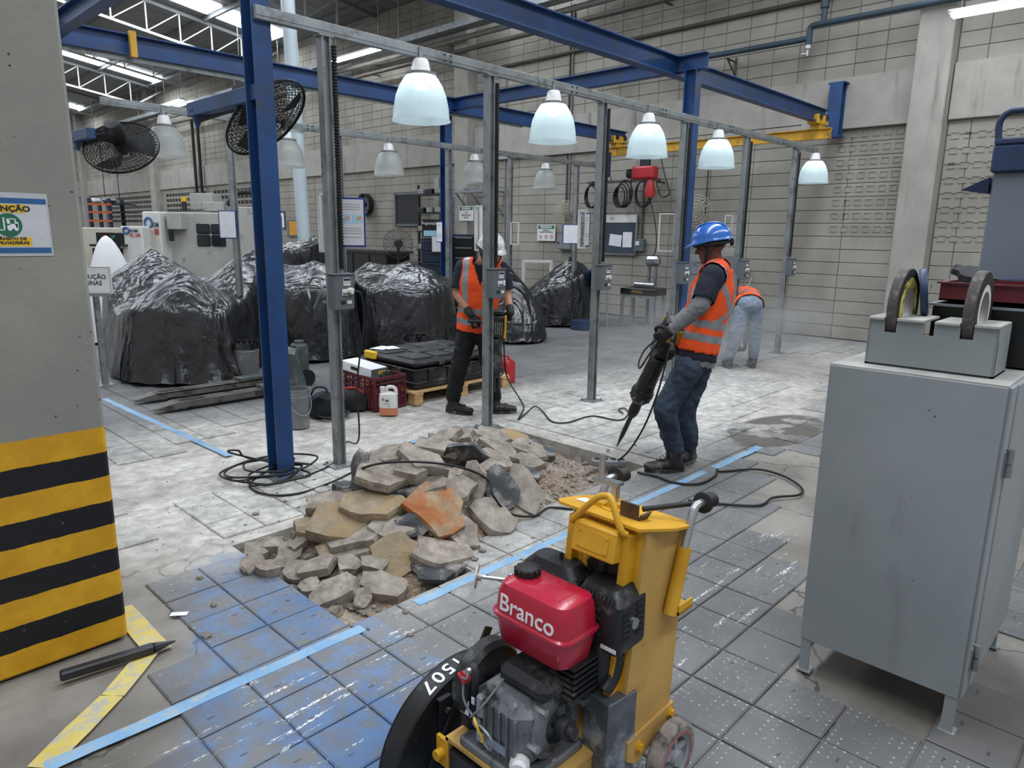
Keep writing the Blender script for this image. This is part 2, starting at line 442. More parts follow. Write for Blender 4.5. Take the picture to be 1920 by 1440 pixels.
# floor slab with the broken-out pit left open
fl = MB(); FZ = -.010
X0, X1, Y0, Y1 = -6, WX + .3, -6, 46
PITS = ((1.44, 2.15, 2.28, 3.40), (2.15, 2.80, 2.62, 3.70), (2.80, 4.12, 2.62, 4.10))
def in_pit(x, y, e=0.0): return any(a - e < x < b + e and c - e < y < d + e for a, b, c, d in PITS)
_xs = [X0, 1.44, 2.15, 2.80, 4.12, X1]; _ys = [Y0, 2.28, 2.62, 3.40, 3.70, 4.10, Y1]
for a, b in zip(_xs, _xs[1:]):
    for c, d in zip(_ys, _ys[1:]):
        if not in_pit((a + b) / 2, (c + d) / 2): fl.box(((a + b) / 2, (c + d) / 2, FZ - .14), (b - a, d - c, .28))
fl.box(((1.44 + 4.12) / 2, (2.28 + 4.1) / 2, FZ - .30), (2.9, 2.0, .04))
floor = fl.obj('floor', m_floor); tag(floor, kind='structure')
# tiles
TS = .2385; TX0, TY0 = 2.397 - 12 * TS, 1.118 - 20 * TS
CONC = [[G(*p) for p in ((253, 865), (480, 790), (520, 765), (700, 745), (850, 775), (905, 800))] + [Vector((PITX0, PITY1, 0)), Vector((PITX0, 3.36, 0)), Vector((1.16, 3.36, 0)), G(205, 985), G(160, 870)],
        [G(*p) for p in ((1404, 848), (1440, 950), (1510, 1173), (1527, 1223), (1566, 1342), (1735, 1370), (1900, 1300), (1920, 1000), (1560, 860), (1510, 873), (1491, 840))],
        [G(*p) for p in ((1375, 780), (1400, 838), (1470, 835), (1545, 740), (1600, 660), (1520, 660), (1340, 690), (1480, 720))],
        [Vector(q) for q in ((-6, -6, 0), (.85, -6, 0), (.55, 2.05, 0), (.86, 2.6, 0), (1.16, 3.36, 0), (.9, 5, 0), (.2, 9, 0), (-6, 9, 0))]]
def has_tile(cx, cy):
    if in_pit(cx, cy, .07): return False
    if not (-.6 < cx < WX - .1 and -1.2 < cy < 13.5): return False
    return not any(inpoly(cx, cy, P) for P in CONC)
tl = []
for i in range(-8, 60):
    for j in range(-10, 75):
        cx, cy = TX0 + (i + .5) * TS, TY0 + (j + .5) * TS
        if has_tile(cx, cy):
            q = RW.transposed() @ (Vector((cx, cy, 0)) - EYE)
            if q.z < .3: continue
            px, py = 960 + FPX * q.x / q.z, 720 + FPX * q.y / q.z
            if -250 < px < 2170 and py < 1650: tl.append((0 if (-30 < px < 1950 and py < 1470) else 1, cx * cx + cy * cy, cx, cy))
tl.sort()
def tile_geo(T, cx, cy, z, w):
    h = TS / 2 - .0035; b = .006; zz = [z, z + .01 - .0035, z + .01]
    P = [(cx + sx * r, cy + sy * r, q) for (r, q) in ((h, z - .004), (h, z + .0065), (h - b, z + .0105)) for sx, sy in ((-1, -1), (1, -1), (1, 1), (-1, 1))]
    F = [(8, 9, 10, 11)] + [(a, (a + 1) % 4, 4 + (a + 1) % 4, 4 + a) for a in range(4)] + [(4 + a, 4 + (a + 1) % 4, 8 + (a + 1) % 4, 8 + a) for a in range(4)]
    T.add(P, F)
def set_uv(me, cxs):
    uv = me.uv_layers.new(name='UVMap')
    co = np.empty(len(me.vertices) * 3); me.vertices.foreach_get('co', co); co = co.reshape(-1, 3)
    li = np.empty(len(me.loops), dtype=np.int32); me.loops.foreach_get('vertex_index', li)
    vt = li // 12; c = np.array(cxs)[vt]
    u = (co[li][:, :2] - c) / TS + .5
    uv.data.foreach_set('uv', u.astype(np.float32).ravel())
T = MB(); tile_geo(T, 0, 0, 0, TS); tme = T.mesh('tile', m_tile); set_uv(tme, [(0, 0)])
rnd = random.Random(5)
floor_inv = ROOT[floor]
for k, (_, _, cx, cy) in enumerate(tl[:300]):
    o = link_mesh('tile', tme, floor); o.location = floor_inv @ Vector((cx, cy, FZ + .0005 + rnd.uniform(-.002, .001)))
    o.rotation_euler = (rnd.uniform(-.004, .004), rnd.uniform(-.004, .004), rnd.uniform(-.006, .006))
T = MB(); cs = []
for (_, _, cx, cy) in tl[300:]:
    tile_geo(T, cx, cy, FZ + .0005 + rnd.uniform(-.001, .001), TS); cs.append((cx, cy))
T.v = [tuple(floor_inv @ Vector(q)) for q in T.v]
cs = [tuple(floor_inv @ Vector((a, b, 0)))[:2] for a, b in cs]
ft = T.mesh('far_tiles', m_tile); set_uv(ft, cs)
o = link_mesh('far_tiles', ft, floor); o['kind'] = 'stuff'

# wall with block courses, smooth beam band and columns
wl = MB(); wl.box((WX + .15, 20, 3.7), (.3, 52, 7.4))
wall = wl.obj('wall_right', m_joint); tag(wall, kind='structure')
winv = ROOT[wall]
COLS = [3.12, 13.05, 23.0, 33.0, 43.0]
VENT = []      # closed breather-block panels (y0,y1,z0,z1)
cand = []
def add_course(y0, y1, z0, z1, bw, bh, yo):
    nz = int(round((z1 - z0) / bh)); hh = (z1 - z0) / nz
    for r in range(nz):
        y = yo
        while y < y1:
            a, b = max(y, y0), min(y + bw, y1)
            if b - a > .08: cand.append(((a + b) / 2, z0 + (r + .5) * hh, b - a, hh))
            y += bw
for a, b in zip([-6] + [c + .24 for c in COLS], [c - .24 for c in COLS] + [46]):
    add_course(a, b, 0, 3.30, .80, .2062, -6 + .59)
    add_course(a, b, 4.06, 7.3, .44, .2025, -6 + .44 * .35)
cand.sort(key=lambda q: (q[0] - 1) ** 2 + (q[1] - 1.6) ** 2 + (4 if q[0] < 1.2 else 0) * 100)
VP1 = (3.38, 4.42, 1.68, 3.09); VP2 = (-6, 2.86, 1.55, 3.02)
def in_vent(y, z): return any(v[0] - .3 < y < v[1] + .3 and v[2] < z < v[3] for v in (VP1, VP2))
cache = {}
def block_geo(T, y, z, w, h, x):
    g_ = .0045; b = .006
    P = []
    for (dx, dd) in ((.0, 0), (-.010, 0), (-.014, b)):
        for sy, sz in ((1, -1), (-1, -1), (-1, 1), (1, 1)):
            P.append((x + dx, y + sy * (w / 2 - g_ - dd), z + sz * (h / 2 - g_ - dd)))
    T.add(P, [(8, 9, 10, 11)] + [(a, (a + 1) % 4, 4 + (a + 1) % 4, 4 + a) for a in range(4)] + [(4 + a, 4 + (a + 1) % 4, 8 + (a + 1) % 4, 8 + a) for a in range(4)])
far = MB(); nb = 0
for (y, z, w, h) in cand:
    if in_vent(y, z) and (y < 2.86 or 3.38 < y < 4.42): pass
    if nb < 300 and y > 1.0:
        key = (round(w, 3), round(h, 3))
        if key not in cache:
            T = MB(); block_geo(T, 0, 0, w, h, 0); cache[key] = T.mesh('block', m_block)
        o = link_mesh('block', cache[key], wall); o.location = winv @ Vector((WX - rnd.uniform(0, .0015), y, z)); nb += 1
    else: block_geo(far, y, z, w, h, WX - rnd.uniform(0, .0015))
o = far.obj('far_blocks', m_block, wall, world=True, kind='stuff')
# breather-block pockets plastered shut: a raised rim round each, some still open
T = MB(); T.box((0, 0, .042), (.02, .11, .008)); T.box((0, 0, -.042), (.02, .11, .008)); T.box((0, .051, 0), (.02, .008, .09)); T.box((0, -.051, 0), (.02, .008, .09)); T.box((.006, 0, 0), (.008, .1, .08))
rim = T.mesh('vent_pocket', m_block)
T = MB(); T.box((0, 0, .042), (.02, .11, .008)); T.box((0, 0, -.042), (.02, .11, .008)); T.box((0, .051, 0), (.02, .008, .09)); T.box((0, -.051, 0), (.02, .008, .09)); T.box((.006, 0, 0), (.008, .1, .08), m=1)
rim2 = T.mesh('vent_pocket_open', [m_block, m_ink])
for (y0, y1, z0, z1) in (VP1, (1.2, 2.86, 1.55, 3.02)):
    nz = 8; hh = .2062
    for r in range(nz):
        y = y1 - .09
        while y > y0 + .05:
            dark = rnd.random() < (.35 if (y > y1 - .35 and r in (0, 1, 4, 5)) else .04)
            o = link_mesh('vent_pocket', rim2 if dark else rim, wall); o.location = winv @ Vector((WX - .016, y, z0 + .12 + r * hh - .03))
            y -= .165
bd = MB()
for a, b in zip([-6] + [c + .24 for c in COLS], [c - .24 for c in COLS] + [46]): bd.box((WX - .03, (a + b) / 2, 3.68), (.12, b - a - .01, .76), bev=.006)
bd.obj('beam_band', m_conc, wall, world=True)
# hollow breather blocks far down the wall
T = MB()
for (a, b) in ((24.2, 27.6), (28.3, 32.3), (34, 40)):
    for r in range(6):
        y = a
        while y < b: T.box((WX - .015, y, 2.0 + r * .21), (.012, .24, .12)); y += .32
T.obj('breather_block_holes', m_ink, wall, world=True, kind='stuff')
for c in COLS:
    T = MB(); T.box((WX - .10, c, 3.7), (.42, .46, 7.4), bev=.015)
    tag(T.obj('wall_column', m_conc, wall, world=True))
# near painted pillar
T = MB(); T.box((.357, 3.27, 3.5), (.82, .83, 7.0), bev=.012)
pillar = T.obj('pillar', m_stripe, sm=None); tag(pillar, kind='structure'); 

# roof sloping down to the wall
SL = .15
def zr(x): return 9.1 - SL * x
rf = MB(); nw = 0
ys = np.arange(-8, 50.01, .25)
rows = [[(x, y, zr(x) + (.03 if i % 2 else 0)) for i, y in enumerate(ys)] for x in (-6, 12.3)]
n = len(ys); rf.add(rows[0] + rows[1], [(i, i + 1, n + i + 1, n + i) for i in range(n - 1)])
m_roof = mat('roof_sheet', '#7d7f80', .6, .1, .1, 1.5, world=True)
ceil = rf.obj('ceiling', m_roof); tag(ceil, kind='structure')
m_truss = mat('truss_paint', '#a5a7a3', .6, 0, .1, 3); m_purl = mat('purlin_steel', '#6a6c6c', .6, 0, .1, 3)
def truss(y):
    e = thing('roof_truss', 'pale welded lattice roof truss running down to the block wall', 'truss', (6, y, 7.0), 0, 'roof trusses')
    T = MB(); T.bar((-6, y, zr(-6) - .12), (11.9, y, zr(11.9) - .12), .07, .09); T.obj('top_chord', m_purl, e, world=True)
    T = MB(); T.bar((-6, y, zr(-6) - .92), (10.9, y, zr(10.9) - .92), .06, .07); T.bar((10.9, y, zr(10.9) - .92), (11.9, y, zr(11.9) - .15), .06, .06); T.obj('bottom_chord', m_truss, e, world=True)
    x = -5.5; k = 0
    while x < 11:
        T = MB(); T.bar((x, y, zr(x) - .14), (x, y, zr(x) - .9), .035, .035); T.obj('web_post', m_truss, e, world=True)
        if x + .9 < 11:
            T = MB(); T.bar((x, y, zr(x) - .9), (x + .9, y, zr(x + .9) - .14), .03, .03); T.obj('web_brace', m_truss, e, world=True)
        x += .9
for y in (11.6, 16.6, 21.9, 26.6, 31.6, 36.6): truss(y)
for x in (11.4, 9.6, 7.8, 6.0, 4.2, 2.4):
    T = MB(); T.box((x, 21, zr(x) - .06), (.08, 56, .12)); single('roof_purlin', T, m_purl, 'long grey roof purlin under the corrugated sheets', 'purlin', 'roof purlins')
m_sky = emit('roof_light_panel', '#eef5ff', SKY_POWER)
for k, (y, w) in enumerate(((-3.2, 1.0), (3.0, 1.0), (11.0, 1.0), (20.95, 1.0), (30.5, 1.1), (40.5, 1.0))):
    T = MB()
    for a, b in ((-5.5, -1.6), (-1.4, 2.3), (2.5, 4.1), (4.3, 5.9), (6.1, 7.7), (7.9, 9.5), (9.7, 11.4)):
        T.quad((a, y - w / 2, zr(a) - .025), (a, y + w / 2, zr(a) - .025), (b, y + w / 2, zr(b) - .025), (b, y - w / 2, zr(b) - .025))
    o = T.obj('window_%d' % (k + 1), m_sky); tag(o, kind='structure')
# ================================================================ STEEL FRAMES, CRANE, LAMPS, FANS
def ibeam(T, p0, p1, w, h, upv=None, tf=.012, tw=.010, m=0):
    Rm, L = frame(p0, p1, upv); c = (Vector(p0) + Vector(p1)) / 2
    for s in (-1, 1): T.box(c + Rm @ Vector((0, s * (h / 2 - tf / 2), 0)), (w, tf, L), Rm, m)
    T.box(c, (tw, h - 2 * tf, L), Rm, m); return T
crane = thing('gantry_crane', 'blue steel I-beam crane frame standing over the work bay', 'steel frame', (7.06, 4.2, 0))
def ipost(x, y, z0, z1):
    T = MB(); ibeam(T, (x, y, z0 + .012), (x, y, z1), .115, .14, (0, 1, 0)); T.obj('post', m_blue, crane, world=True)
    if z0 < .01:
        T = MB(); T.box((x, y, .006), (.20, .22, .012)); T.obj('base_plate', m_galv, crane, world=True)
for x, y in ((2.15, 4.20), (7.06, 4.17), (7.06, 8.2), (2.10, 8.2)): ipost(x, y, 0, 3.36)
for x in (2.08, 7.06):
    T = MB(); ibeam(T, (x, 4.0, 3.42), (x, 8.35, 3.42), .11, .16, (0, 0, 1)); T.obj('cross_beam', m_blue, crane, world=True)
def runway(y, x0, x1):
    T = MB(); ibeam(T, (x0, y, 3.40), (x1, y, 3.40), .12, .20, (0, 0, 1)); o = T.obj('runway_beam', m_blue, crane, world=True); return o
runway(4.38, 1.2, 11.3); ra = runway(8.02, 1.0, 11.3)
T = MB(); T.box((2.75, 7.93, 3.40), (.06, .05, .24)); T.obj('stop_clip', m_yellow, ra, world=True)
T = MB(); T.box((2.4, 8.02, 3.27), (4.0, .03, .04)); T.box((6.5, 8.02, 3.275), (4.0, .02, .02)); T.obj('cable_track', m_galv, ra, world=True)
T = MB(); T.box((2.15, 4.68, 2.415), (.075, 1.03, .09), bev=.004); T.obj('fan_arm', m_blue, crane, world=True)
T = MB(); T.box((2.10, 7.75, 2.44), (.075, .95, .09), bev=.004); T.obj('fan_arm', m_blue, crane, world=True)

br = thing('crane_bridge', 'yellow single-girder crane bridge hung under the blue runway beams', 'crane', (11.1, 6.2, 3.0))
T = MB(); ibeam(T, (11.0, 4.15, 3.13), (11.0, 8.3, 3.13), .09, .15, (0, 0, 1)); T.obj('girder', m_yellow, br, world=True)
for y in (4.38, 8.02):
    T = MB(); T.box((11.05, y, 3.33), (.40, .17, .13), bev=.01); T.box((11.05, y, 3.235), (.20, .14, .08)); T.obj('end_truck', m_yellow, br, world=True)
    for dx in (-.12, .12):
        T = MB(); T.cyl((11.05 + dx, y - .10, 3.37), (11.05 + dx, y + .10, 3.37), .045, n=14); T.obj('wheel', m_iron, br, world=True)
T = MB(); T.tube([(11.0, 4.6, 3.28), (11.0, 7.9, 3.26)], .008, 6); T.cyl((11.0, 6.0, 3.20), (11.0, 6.0, 3.30), .02); T.obj('festoon_wire', m_iron, br, world=True)
T = MB(); T.cyl((10.95, 8.18, 3.12), (10.95, 8.18, 2.72), .09, n=16); T.cyl((10.95, 8.18, 2.74), (10.95, 8.18, 2.68), .095, .07, n=16); T.obj('drive_motor', m_blue_dk, br, world=True, sm=40)
ho = thing('chain_hoist', 'red electric chain hoist under the yellow crane bridge', 'hoist', (11.0, 7.35, 2.35))
T = MB(); T.box((11.0, 7.35, 2.72), (.22, .46, .22), bev=.03); T.obj('body', m_red, ho, world=True)
T = MB(); T.cyl((11.0, 7.58, 2.72), (11.0, 7.70, 2.72), .085, n=16); T.obj('motor', m_iron, ho, world=True, sm=40)
T = MB(); T.lathe([(.0, .0), (.09, .02), (.1, .12), (.055, .33), (.0, .34)], (11.0, 7.22, 2.28), 14); T.obj('chain_bag', m_red, ho, world=True, sm=50)
T = MB(); T.box((11.0, 7.35, 2.95), (.05, .2, .24)); T.obj('trolley', m_iron, ho, world=True)
T = MB(); q = spline([(10.95, 7.0, 2.95), (10.9, 6.85, 2.6), (10.9, 6.75, 2.35), (10.95, 6.95, 2.3), (11.0, 7.1, 2.55)], 8); T.tube(q, .012, 6); T.obj('cable_loop', m_rubber, ho, world=True)
wb = MB(); ibeam(wb, (WX - .19, 4.42, 3.17), (WX - .19, 4.42, 3.98), .2, .16, (1, 0, 0)); wb.box((WX - .16, 4.42, 3.97), (.2, .26, .02)); wb.box((WX - .16, 4.42, 3.18), (.2, .26, .02))
single('wall_bracket', wb, m_blue, 'short blue I-beam bracket bolted upright to the concrete band', 'bracket')

# ---- strut lighting frames
PX = [2.55 + 1.44 * i for i in range(6)]
def strut(T, p0, p1, w, h, upv=None):
    T.bar(p0, p1, w, h, upv)
    return T
def light_frame(y, xs, x0, x1, label, chains):
    e = thing('light_frame', label, 'frame', ((x0 + x1) / 2, y, 0))
    T = MB(); T.bar((x0, y, 2.835), (x1, y, 2.835), .045, .075, (0, 0, 1), bev=.003); T.bar((x0, y - .024, 2.835), (x1, y - .024, 2.835), .004, .03, (0, 0, 1)); T.obj('rail', m_galv, e, world=True)
    for x in xs[:-1]:
        T = MB()
        for dx in (-.03, .03):
            for dz in (-.02, .02): T.cyl((x + 1.0 + dx, y - .022, 2.835 + dz), (x + 1.0 + dx, y - .028, 2.835 + dz), .009, n=8)
        T.obj('bolt', m_iron, e, world=True)
    for x in xs:
        T = MB()
        for s in (-1, 1): T.box((x + s * .026, y, 1.405), (.012, .066, 2.79))
        T.box((x, y + .024, 1.405), (.05, .014, 2.79)); T.box((x, y - .005, 1.405), (.04, .01, 2.79)); T.box((x, y, 2.79), (.1, .075, .008))
        T.obj('post', m_galv, e, world=True)
        T = MB(); T.box((x, y, .005), (.17, .17, .01))
        for a in (-.065, .065):
            for b in (-.065, .065): T.cyl((x + a, y + b, .008), (x + a, y + b, .024), .009, n=6)
        T.obj('base_plate', m_galv, e, world=True)
        if chains:
            T = MB(); z = 1.36; pr = []
            while z < 2.74:
                pr += [(.013, z), (.019, z + .003), (.019, z + .012), (.013, z + .015)]; z += .019
            T.lathe([(0.001, pr[0][1])] + pr + [(0.001, pr[-1][1])], (x + .050, y - .035, 0), 8); T.obj('cable_conduit', m_rubber, e, world=True, sm=30)
    return e
lf1 = light_frame(4.12, PX, 2.10, 10.45, 'grey galvanised strut frame carrying lit pendant lamps and socket boxes', True)
PX2 = [3.70, 5.11, 6.92, 8.21, 9.87]
lf2 = light_frame(7.99, PX2, 2.42, 10.6, 'grey galvanised strut frame standing among the tarp-covered machines', False)

# ---- pendant lamps
def shade_mat(name, lit):
    t = NT(name); v = t.coord(False); sp = t.n('SeparateXYZ', {0: v})
    ang = t.m('ARCTAN2', sp.outputs[1], sp.outputs[0])
    rib = t.m('SINE', t.m('MULTIPLY', ang, 90.0))
    t.bump(rib, .25, .002)
    tr = t.n('BsdfTranslucent', {'Color': lin('#dde8ea' if lit else '#d9dad6')}); tp = t.n('BsdfTransparent', {'Color': (.9, .95, .95, 1)})
    gl = t.bsdf; t.set(gl.inputs['Base Color'], lin('#d8e2e4' if lit else '#cccdc9')); gl.inputs['Roughness'].default_value = .25
    if lit:
        t.set(gl.inputs['Emission Color'], lin('#dff2ff')); t.set(gl.inputs['Emission Strength'], t.m('ADD', .06, t.m('MULTIPLY', t.ss(sp.outputs[2], .10, .29), .30)))
    a = t.n('MixShader', {0: .45, 1: tr.outputs[0], 2: gl.outputs[0]}); b = t.n('MixShader', {0: .25 if lit else .18, 1: a.outputs[0], 2: tp.outputs[0]})
    t.t.links.new(b.outputs[0], t.out.inputs[0]); return t.mat
m_shade_on = shade_mat('acrylic_shade_lit', True); m_shade_off = shade_mat('acrylic_shade_dull', False)
m_bulb = emit('lamp_bulb', '#f2fbff', 14.0)
def lamp(label, lit, loc, group):
    e = thing('pendant_lamp', label, 'lamp', loc, 0, group)
    T = MB(); pr = [(.100, .302), (.118, .285), (.150, .235), (.176, .17), (.192, .09), (.199, .015), (.207, .004), (.207, .0), (.198, .0), (.190, .09), (.174, .17), (.148, .233), (.116, .282), (.098, .298)]
    T.lathe(pr, n=48); T.obj('shade', m_shade_on if lit else m_shade_off, e, sm=60)
    T = MB(); T.lathe([(0, .41), (.045, .41), (.055, .395), (.068, .335), (.07, .325), (.10, .318), (.108, .302), (.0, .300)], n=28); T.obj('cap', m_white, e, sm=40)
    T = MB(); T.lathe([(.101, .318), (.112, .318), (.112, .300), (.101, .300)], n=28); T.obj('collar_ring', m_galv, e, sm=40)
    T = MB(); T.box((0, 0, .445), (.03, .008, .08)); T.box((0, .02, .47), (.03, .05, .006)); T.cyl((-.025, .01, .41), (-.025, .01, .46), .006, n=8); T.obj('hook', m_galv, e)
    if lit:
        T = MB(); T.lathe([(0, .295), (.05, .292), (.055, .25), (.04, .215), (0, .205)], n=20); T.obj('bulb', m_bulb, e, sm=60)
    return e
l0 = lamp('lit clear ribbed pendant lamp between the first two posts of the lamp row', True, (3.295, 4.09, 2.375), 'lit pendant lamps')
for x, t in ((4.71, 'lit ribbed pendant lamp second along the lit row'), (6.14, 'lit ribbed pendant lamp beside the blue crane post'), (7.547, 'lit ribbed pendant lamp just past the blue crane post'), (10.353, 'lit ribbed pendant lamp at the wall end of the rail')):
    copy_thing(l0, (x, 4.09, 2.375), None, t)
lb = lamp('unlit grey pendant lamp beside the black fan by the pillar', False, (2.997, 7.96, 2.355), 'unlit pendant lamps on the rear frame')
for x, t in ((4.379, 'unlit grey pendant lamp in front of the pale downpipe'), (5.853, 'unlit grey pendant lamp hanging above the wall exhaust fan'), (7.415, 'unlit grey pendant lamp above the safety gear sign'), (9.009, 'unlit grey pendant lamp above the sign with three prohibition symbols')):
    copy_thing(lb, (x, 7.96, 2.355), None, t)

# ---- socket boxes on the front posts
m_labelw = mat('white_sticker', '#d6d6d4', .5, 0, .05, 20)
def socket_box(x, y, label, plug=False):
    e = thing('socket_box', label, 'socket box', (x, y, 1.10), 0, 'socket boxes on the front frame posts')
    T = MB(); T.box((0, 0, .115), (.155, .085, .23), bev=.008); T.box((0, 0, .233), (.165, .095, .008)); T.obj('body', m_dkgrey, e)
    T = MB(); T.box((.02, -.044, .185), (.055, .004, .05)); st = T.obj('warning_sticker', m_labelw, e)
    T = MB(); T.box((.02, -.0465, .198), (.05, .001, .016)); T.obj('sticker_band', m_ink, st)
    fx = Vector((x, y, 1.10))
    text_obj('lettering', '220 VOLTS', .011, m_ink, st, facing(fx + Vector((.02, -.0472, .176)), (1, 0, 0), (0, 0, 1)), .0003)
    T = MB(); T.box((.005, -.047, .115), (.05, .012, .042), bev=.003); bk = T.obj('breaker', m_labelw, e)
    T = MB()
    for k in (-.016, 0, .016): T.box((.005 + k, -.054, .107), (.008, .006, .014))
    T.obj('switch', m_ink, bk)
    T = MB(); T.box((.05, -.047, .12), (.022, .014, .04), bev=.003); T.obj('outlet', m_yelp if plug else m_labelw, e)
    for k, mm in ((-.012, m_ink), (.035, m_labelw)):
        T = MB(); T.box((k, -.045, .05), (.034, .003, .022)); T.obj('name_plate', mm, e)
    return e
names = ['grey socket box with a cable plugged in, on the post beside the near blue column', 'grey socket box in front of the white-helmeted man', 'grey socket box beside the blue document pockets and notice board', 'grey socket box against the far blue crane post', 'grey socket box behind the blue-helmeted man', 'grey socket box on the last post by the block wall']
for k, x in enumerate(PX): socket_box(x + .01, 4.043, names[k], k == 0)

# ---- fans
def cage_mat(): return mat('fan_wire', '#1c1d1f', .45, .5, .1)
m_wire = cage_mat()
def big_fan(label, c, nrm, r, mount, arm_mat, mz):
    e = thing('industrial_fan', label, 'fan', c, 0, 'oscillating fans on the crane frame arms')
    n = Vector(nrm).normalized(); x = n.orthogonal().normalized(); y = n.cross(x)
    M = Matrix((x, y, n)).transposed().to_4x4(); M.translation = Vector(c)
    def ring(T, rr, zz, w): T.tube([M @ Vector((rr * math.cos(a), rr * math.sin(a), zz)) for a in [2 * math.pi * i / 40 for i in range(40)]], w, 4, closed=True)
    for side, nm in ((1, 'front_cage'), (-1, 'rear_cage')):
        T = MB()
        for k in range(1, 15):
            q = k / 14; ring(T, r * q, side * (.085 * (1 - q ** 2.5) + .005), .0022 if k < 14 else .006)
        for k in range(48):
            a = 2 * math.pi * k / 48
            T.tube([M @ Vector((r * q * math.cos(a + side * .5 * q), r * q * math.sin(a + side * .5 * q), side * (.085 * (1 - q ** 2.5) + .005))) for q in (.14, .4, .65, .85, 1)], .0022, 4, cap=False)
        T.obj(nm, m_wire, e, world=True)
    for k in range(3):
        T = MB(); vs = []
        for i in range(7):
            for j in range(7):
                q = .12 + .78 * i / 6; a = 2 * math.pi * k / 3 + (j / 6 - .5) * (1.15 - .25 * q) + .25 * q
                vs.append(M @ Vector((r * q * math.cos(a), r * q * math.sin(a), (j / 6 - .5) * .07)))
        T.add(vs, [(i * 7 + j, (i + 1) * 7 + j, (i + 1) * 7 + j + 1, i * 7 + j + 1) for i in range(6) for j in range(6)]); T.obj('blade', m_black, e, world=True, sm=60)
    T = MB(); T.lathe([(0, .06), (.05, .05), (.06, 0), (.06, -.04), (0, -.05)], (0, 0, 0), 18); T.v = [tuple(M @ Vector(q)) for q in T.v]; T.obj('hub', m_black, e, world=True, sm=50)
    T = MB(); T.lathe([(0, -.07), (.06, -.08), (.075, -.12), (.075, -.24), (.06, -.28), (0, -.285)], (0, 0, 0), 18); T.v = [tuple(M @ Vector(q)) for q in T.v]; T.obj('motor', m_black, e, world=True, sm=50)
    T = MB(); b = M @ Vector((0, 0, -.16)); T.bar(mount, b, .035, .06, bev=.004); T.cyl(b + Vector((0, 0, -.05)), b + Vector((0, 0, .06)), .02); T.obj('bracket', m_iron, e, world=True)
    T = MB(); mv = Vector(mount); T.cyl(mv + Vector((0, 0, .05)), mv + Vector((0, 0, -.06)), .05, .012, n=6); T.obj('mount_cup', m_blue, e, world=True)
    return e
tw = -FH; dn = Vector((0, 0, -1))
f2 = AD(500, 222, .72 * 2.45 + .69 * 4.62)
def img_dir(px, py, a, b, c):                     # a right, b down, c towards the viewer, seen at that pixel
    r = ray(px, py); x = (CR - r * CR.dot(r)).normalized(); y = r.cross(x); return (x * a + y * b - r * c).normalized()
big_fan('black cage fan tilted steeply behind the near blue post', f2, img_dir(500, 222, .64 * .87, .77 * .87, .48), .315, Vector((2.15, 5.12, 2.36)), None, 0)
f1 = AD(228, 276, .72 * 2.35 + .69 * 7.45)
big_fan('black cage fan beside the pillar seen from its motor side', f1, img_dir(228, 276, .26 * .75, .97 * .75, -.66), .325, Vector((2.10, 7.70, 2.38)), None, 0)
# ================================================================ RUBBLE PIT
def mound(x, y):
    h = -.085 + .03 * mnoise.noise(Vector((x * 3, y * 3, 0))) + .015 * mnoise.noise(Vector((x * 11, y * 11, 3)))
    for (cx, cy, rx, ry, a) in ((2.32, 2.98, .42, .42, .30), (2.75, 3.25, .50, .42, .30), (3.15, 3.55, .45, .40, .22), (3.5, 3.8, .4, .3, .14), (2.05, 3.15, .35, .3, .13), (2.95, 2.75, .3, .2, .10)):
        h += a * math.exp(-(((x - cx) / rx) ** 2 + ((y - cy) / ry) ** 2))
    return h
def ground(x, y):
    return max(mound(x, y), 0 if not in_pit(x, y) else -1)
def march(px, py, dz=0.0):
    r = ray(px, py); t = 1.5
    while t < 12:
        p = EYE + r * t
        if p.z - dz < ground(p.x, p.y): return p
        t += .01
    return G(px, py)
T = MB(); nx, ny = 90, 70; vs = []
for i in range(nx):
    for j in range(ny):
        x, y = 1.25 + 3.0 * i / (nx - 1), 2.10 + 2.2 * j / (ny - 1)
        e = max(0, max(1.45 - x, x - 4.11, 2.29 - y, y - 4.09)) * 2.0
        vs.append((x, y, mound(x, y) - .02 - e))
T.add(vs, [(i * ny + j, (i + 1) * ny + j, (i + 1) * ny + j + 1, i * ny + j + 1) for i in range(nx - 1) for j in range(ny - 1)])
dirt = single('rubble_bed', T, m_dirt, 'brown earth and crushed concrete lying in the broken-out floor pit', 'rubble', sm=179, kind='stuff')

def stonemat(name, a, b, c=None, cs=3.0):
    t = NT(name); v = t.coord(False); r = t.n('ObjectInfo').outputs['Random']
    vv = t.n('VectorMath', {0: v, 1: t.n('CombineXYZ', {0: t.m('MULTIPLY', r, 40.0)}).outputs[0]}, operation='ADD').outputs[0]
    k = t.mix(t.ss(t.noise(vv, 14, 6, .65), .3, .7), a, b)
    k = t.mix(t.m('MULTIPLY', r, .35), k, '#8f8a82')
    if c: k = t.mix(t.ss(t.noise(vv, cs, 4, .6), .42, .62), k, c)
    k = t.mix(t.m('MULTIPLY', t.ss(t.noise(vv, 90, 3), .6, .8), .5), k, '#c9c4ba'); k = t.mix(t.ss(t.noise(vv, 26, 5, .7), .6, .75), k, '#5e564c')
    t.set(t.bsdf.inputs['Base Color'], k); t.bsdf.inputs['Roughness'].default_value = .92
    t.bump(t.noise(vv, 45, 6, .7), .7, .01); return t.mat
m_stone = stonemat('broken_concrete', '#776d60', '#aaa093'); m_tan = stonemat('tan_concrete', '#8c7c66', '#aa9a80', '#a28a66', 5); m_rust = stonemat('rust_stained_concrete', '#8c7a62', '#b09a78', '#a5663c', 5)
m_tface = mat('dark_tile_face', '#3d3f42', .5, 0, .25, 12, .1, 60, dirt=('#8c8880', .45, 9))
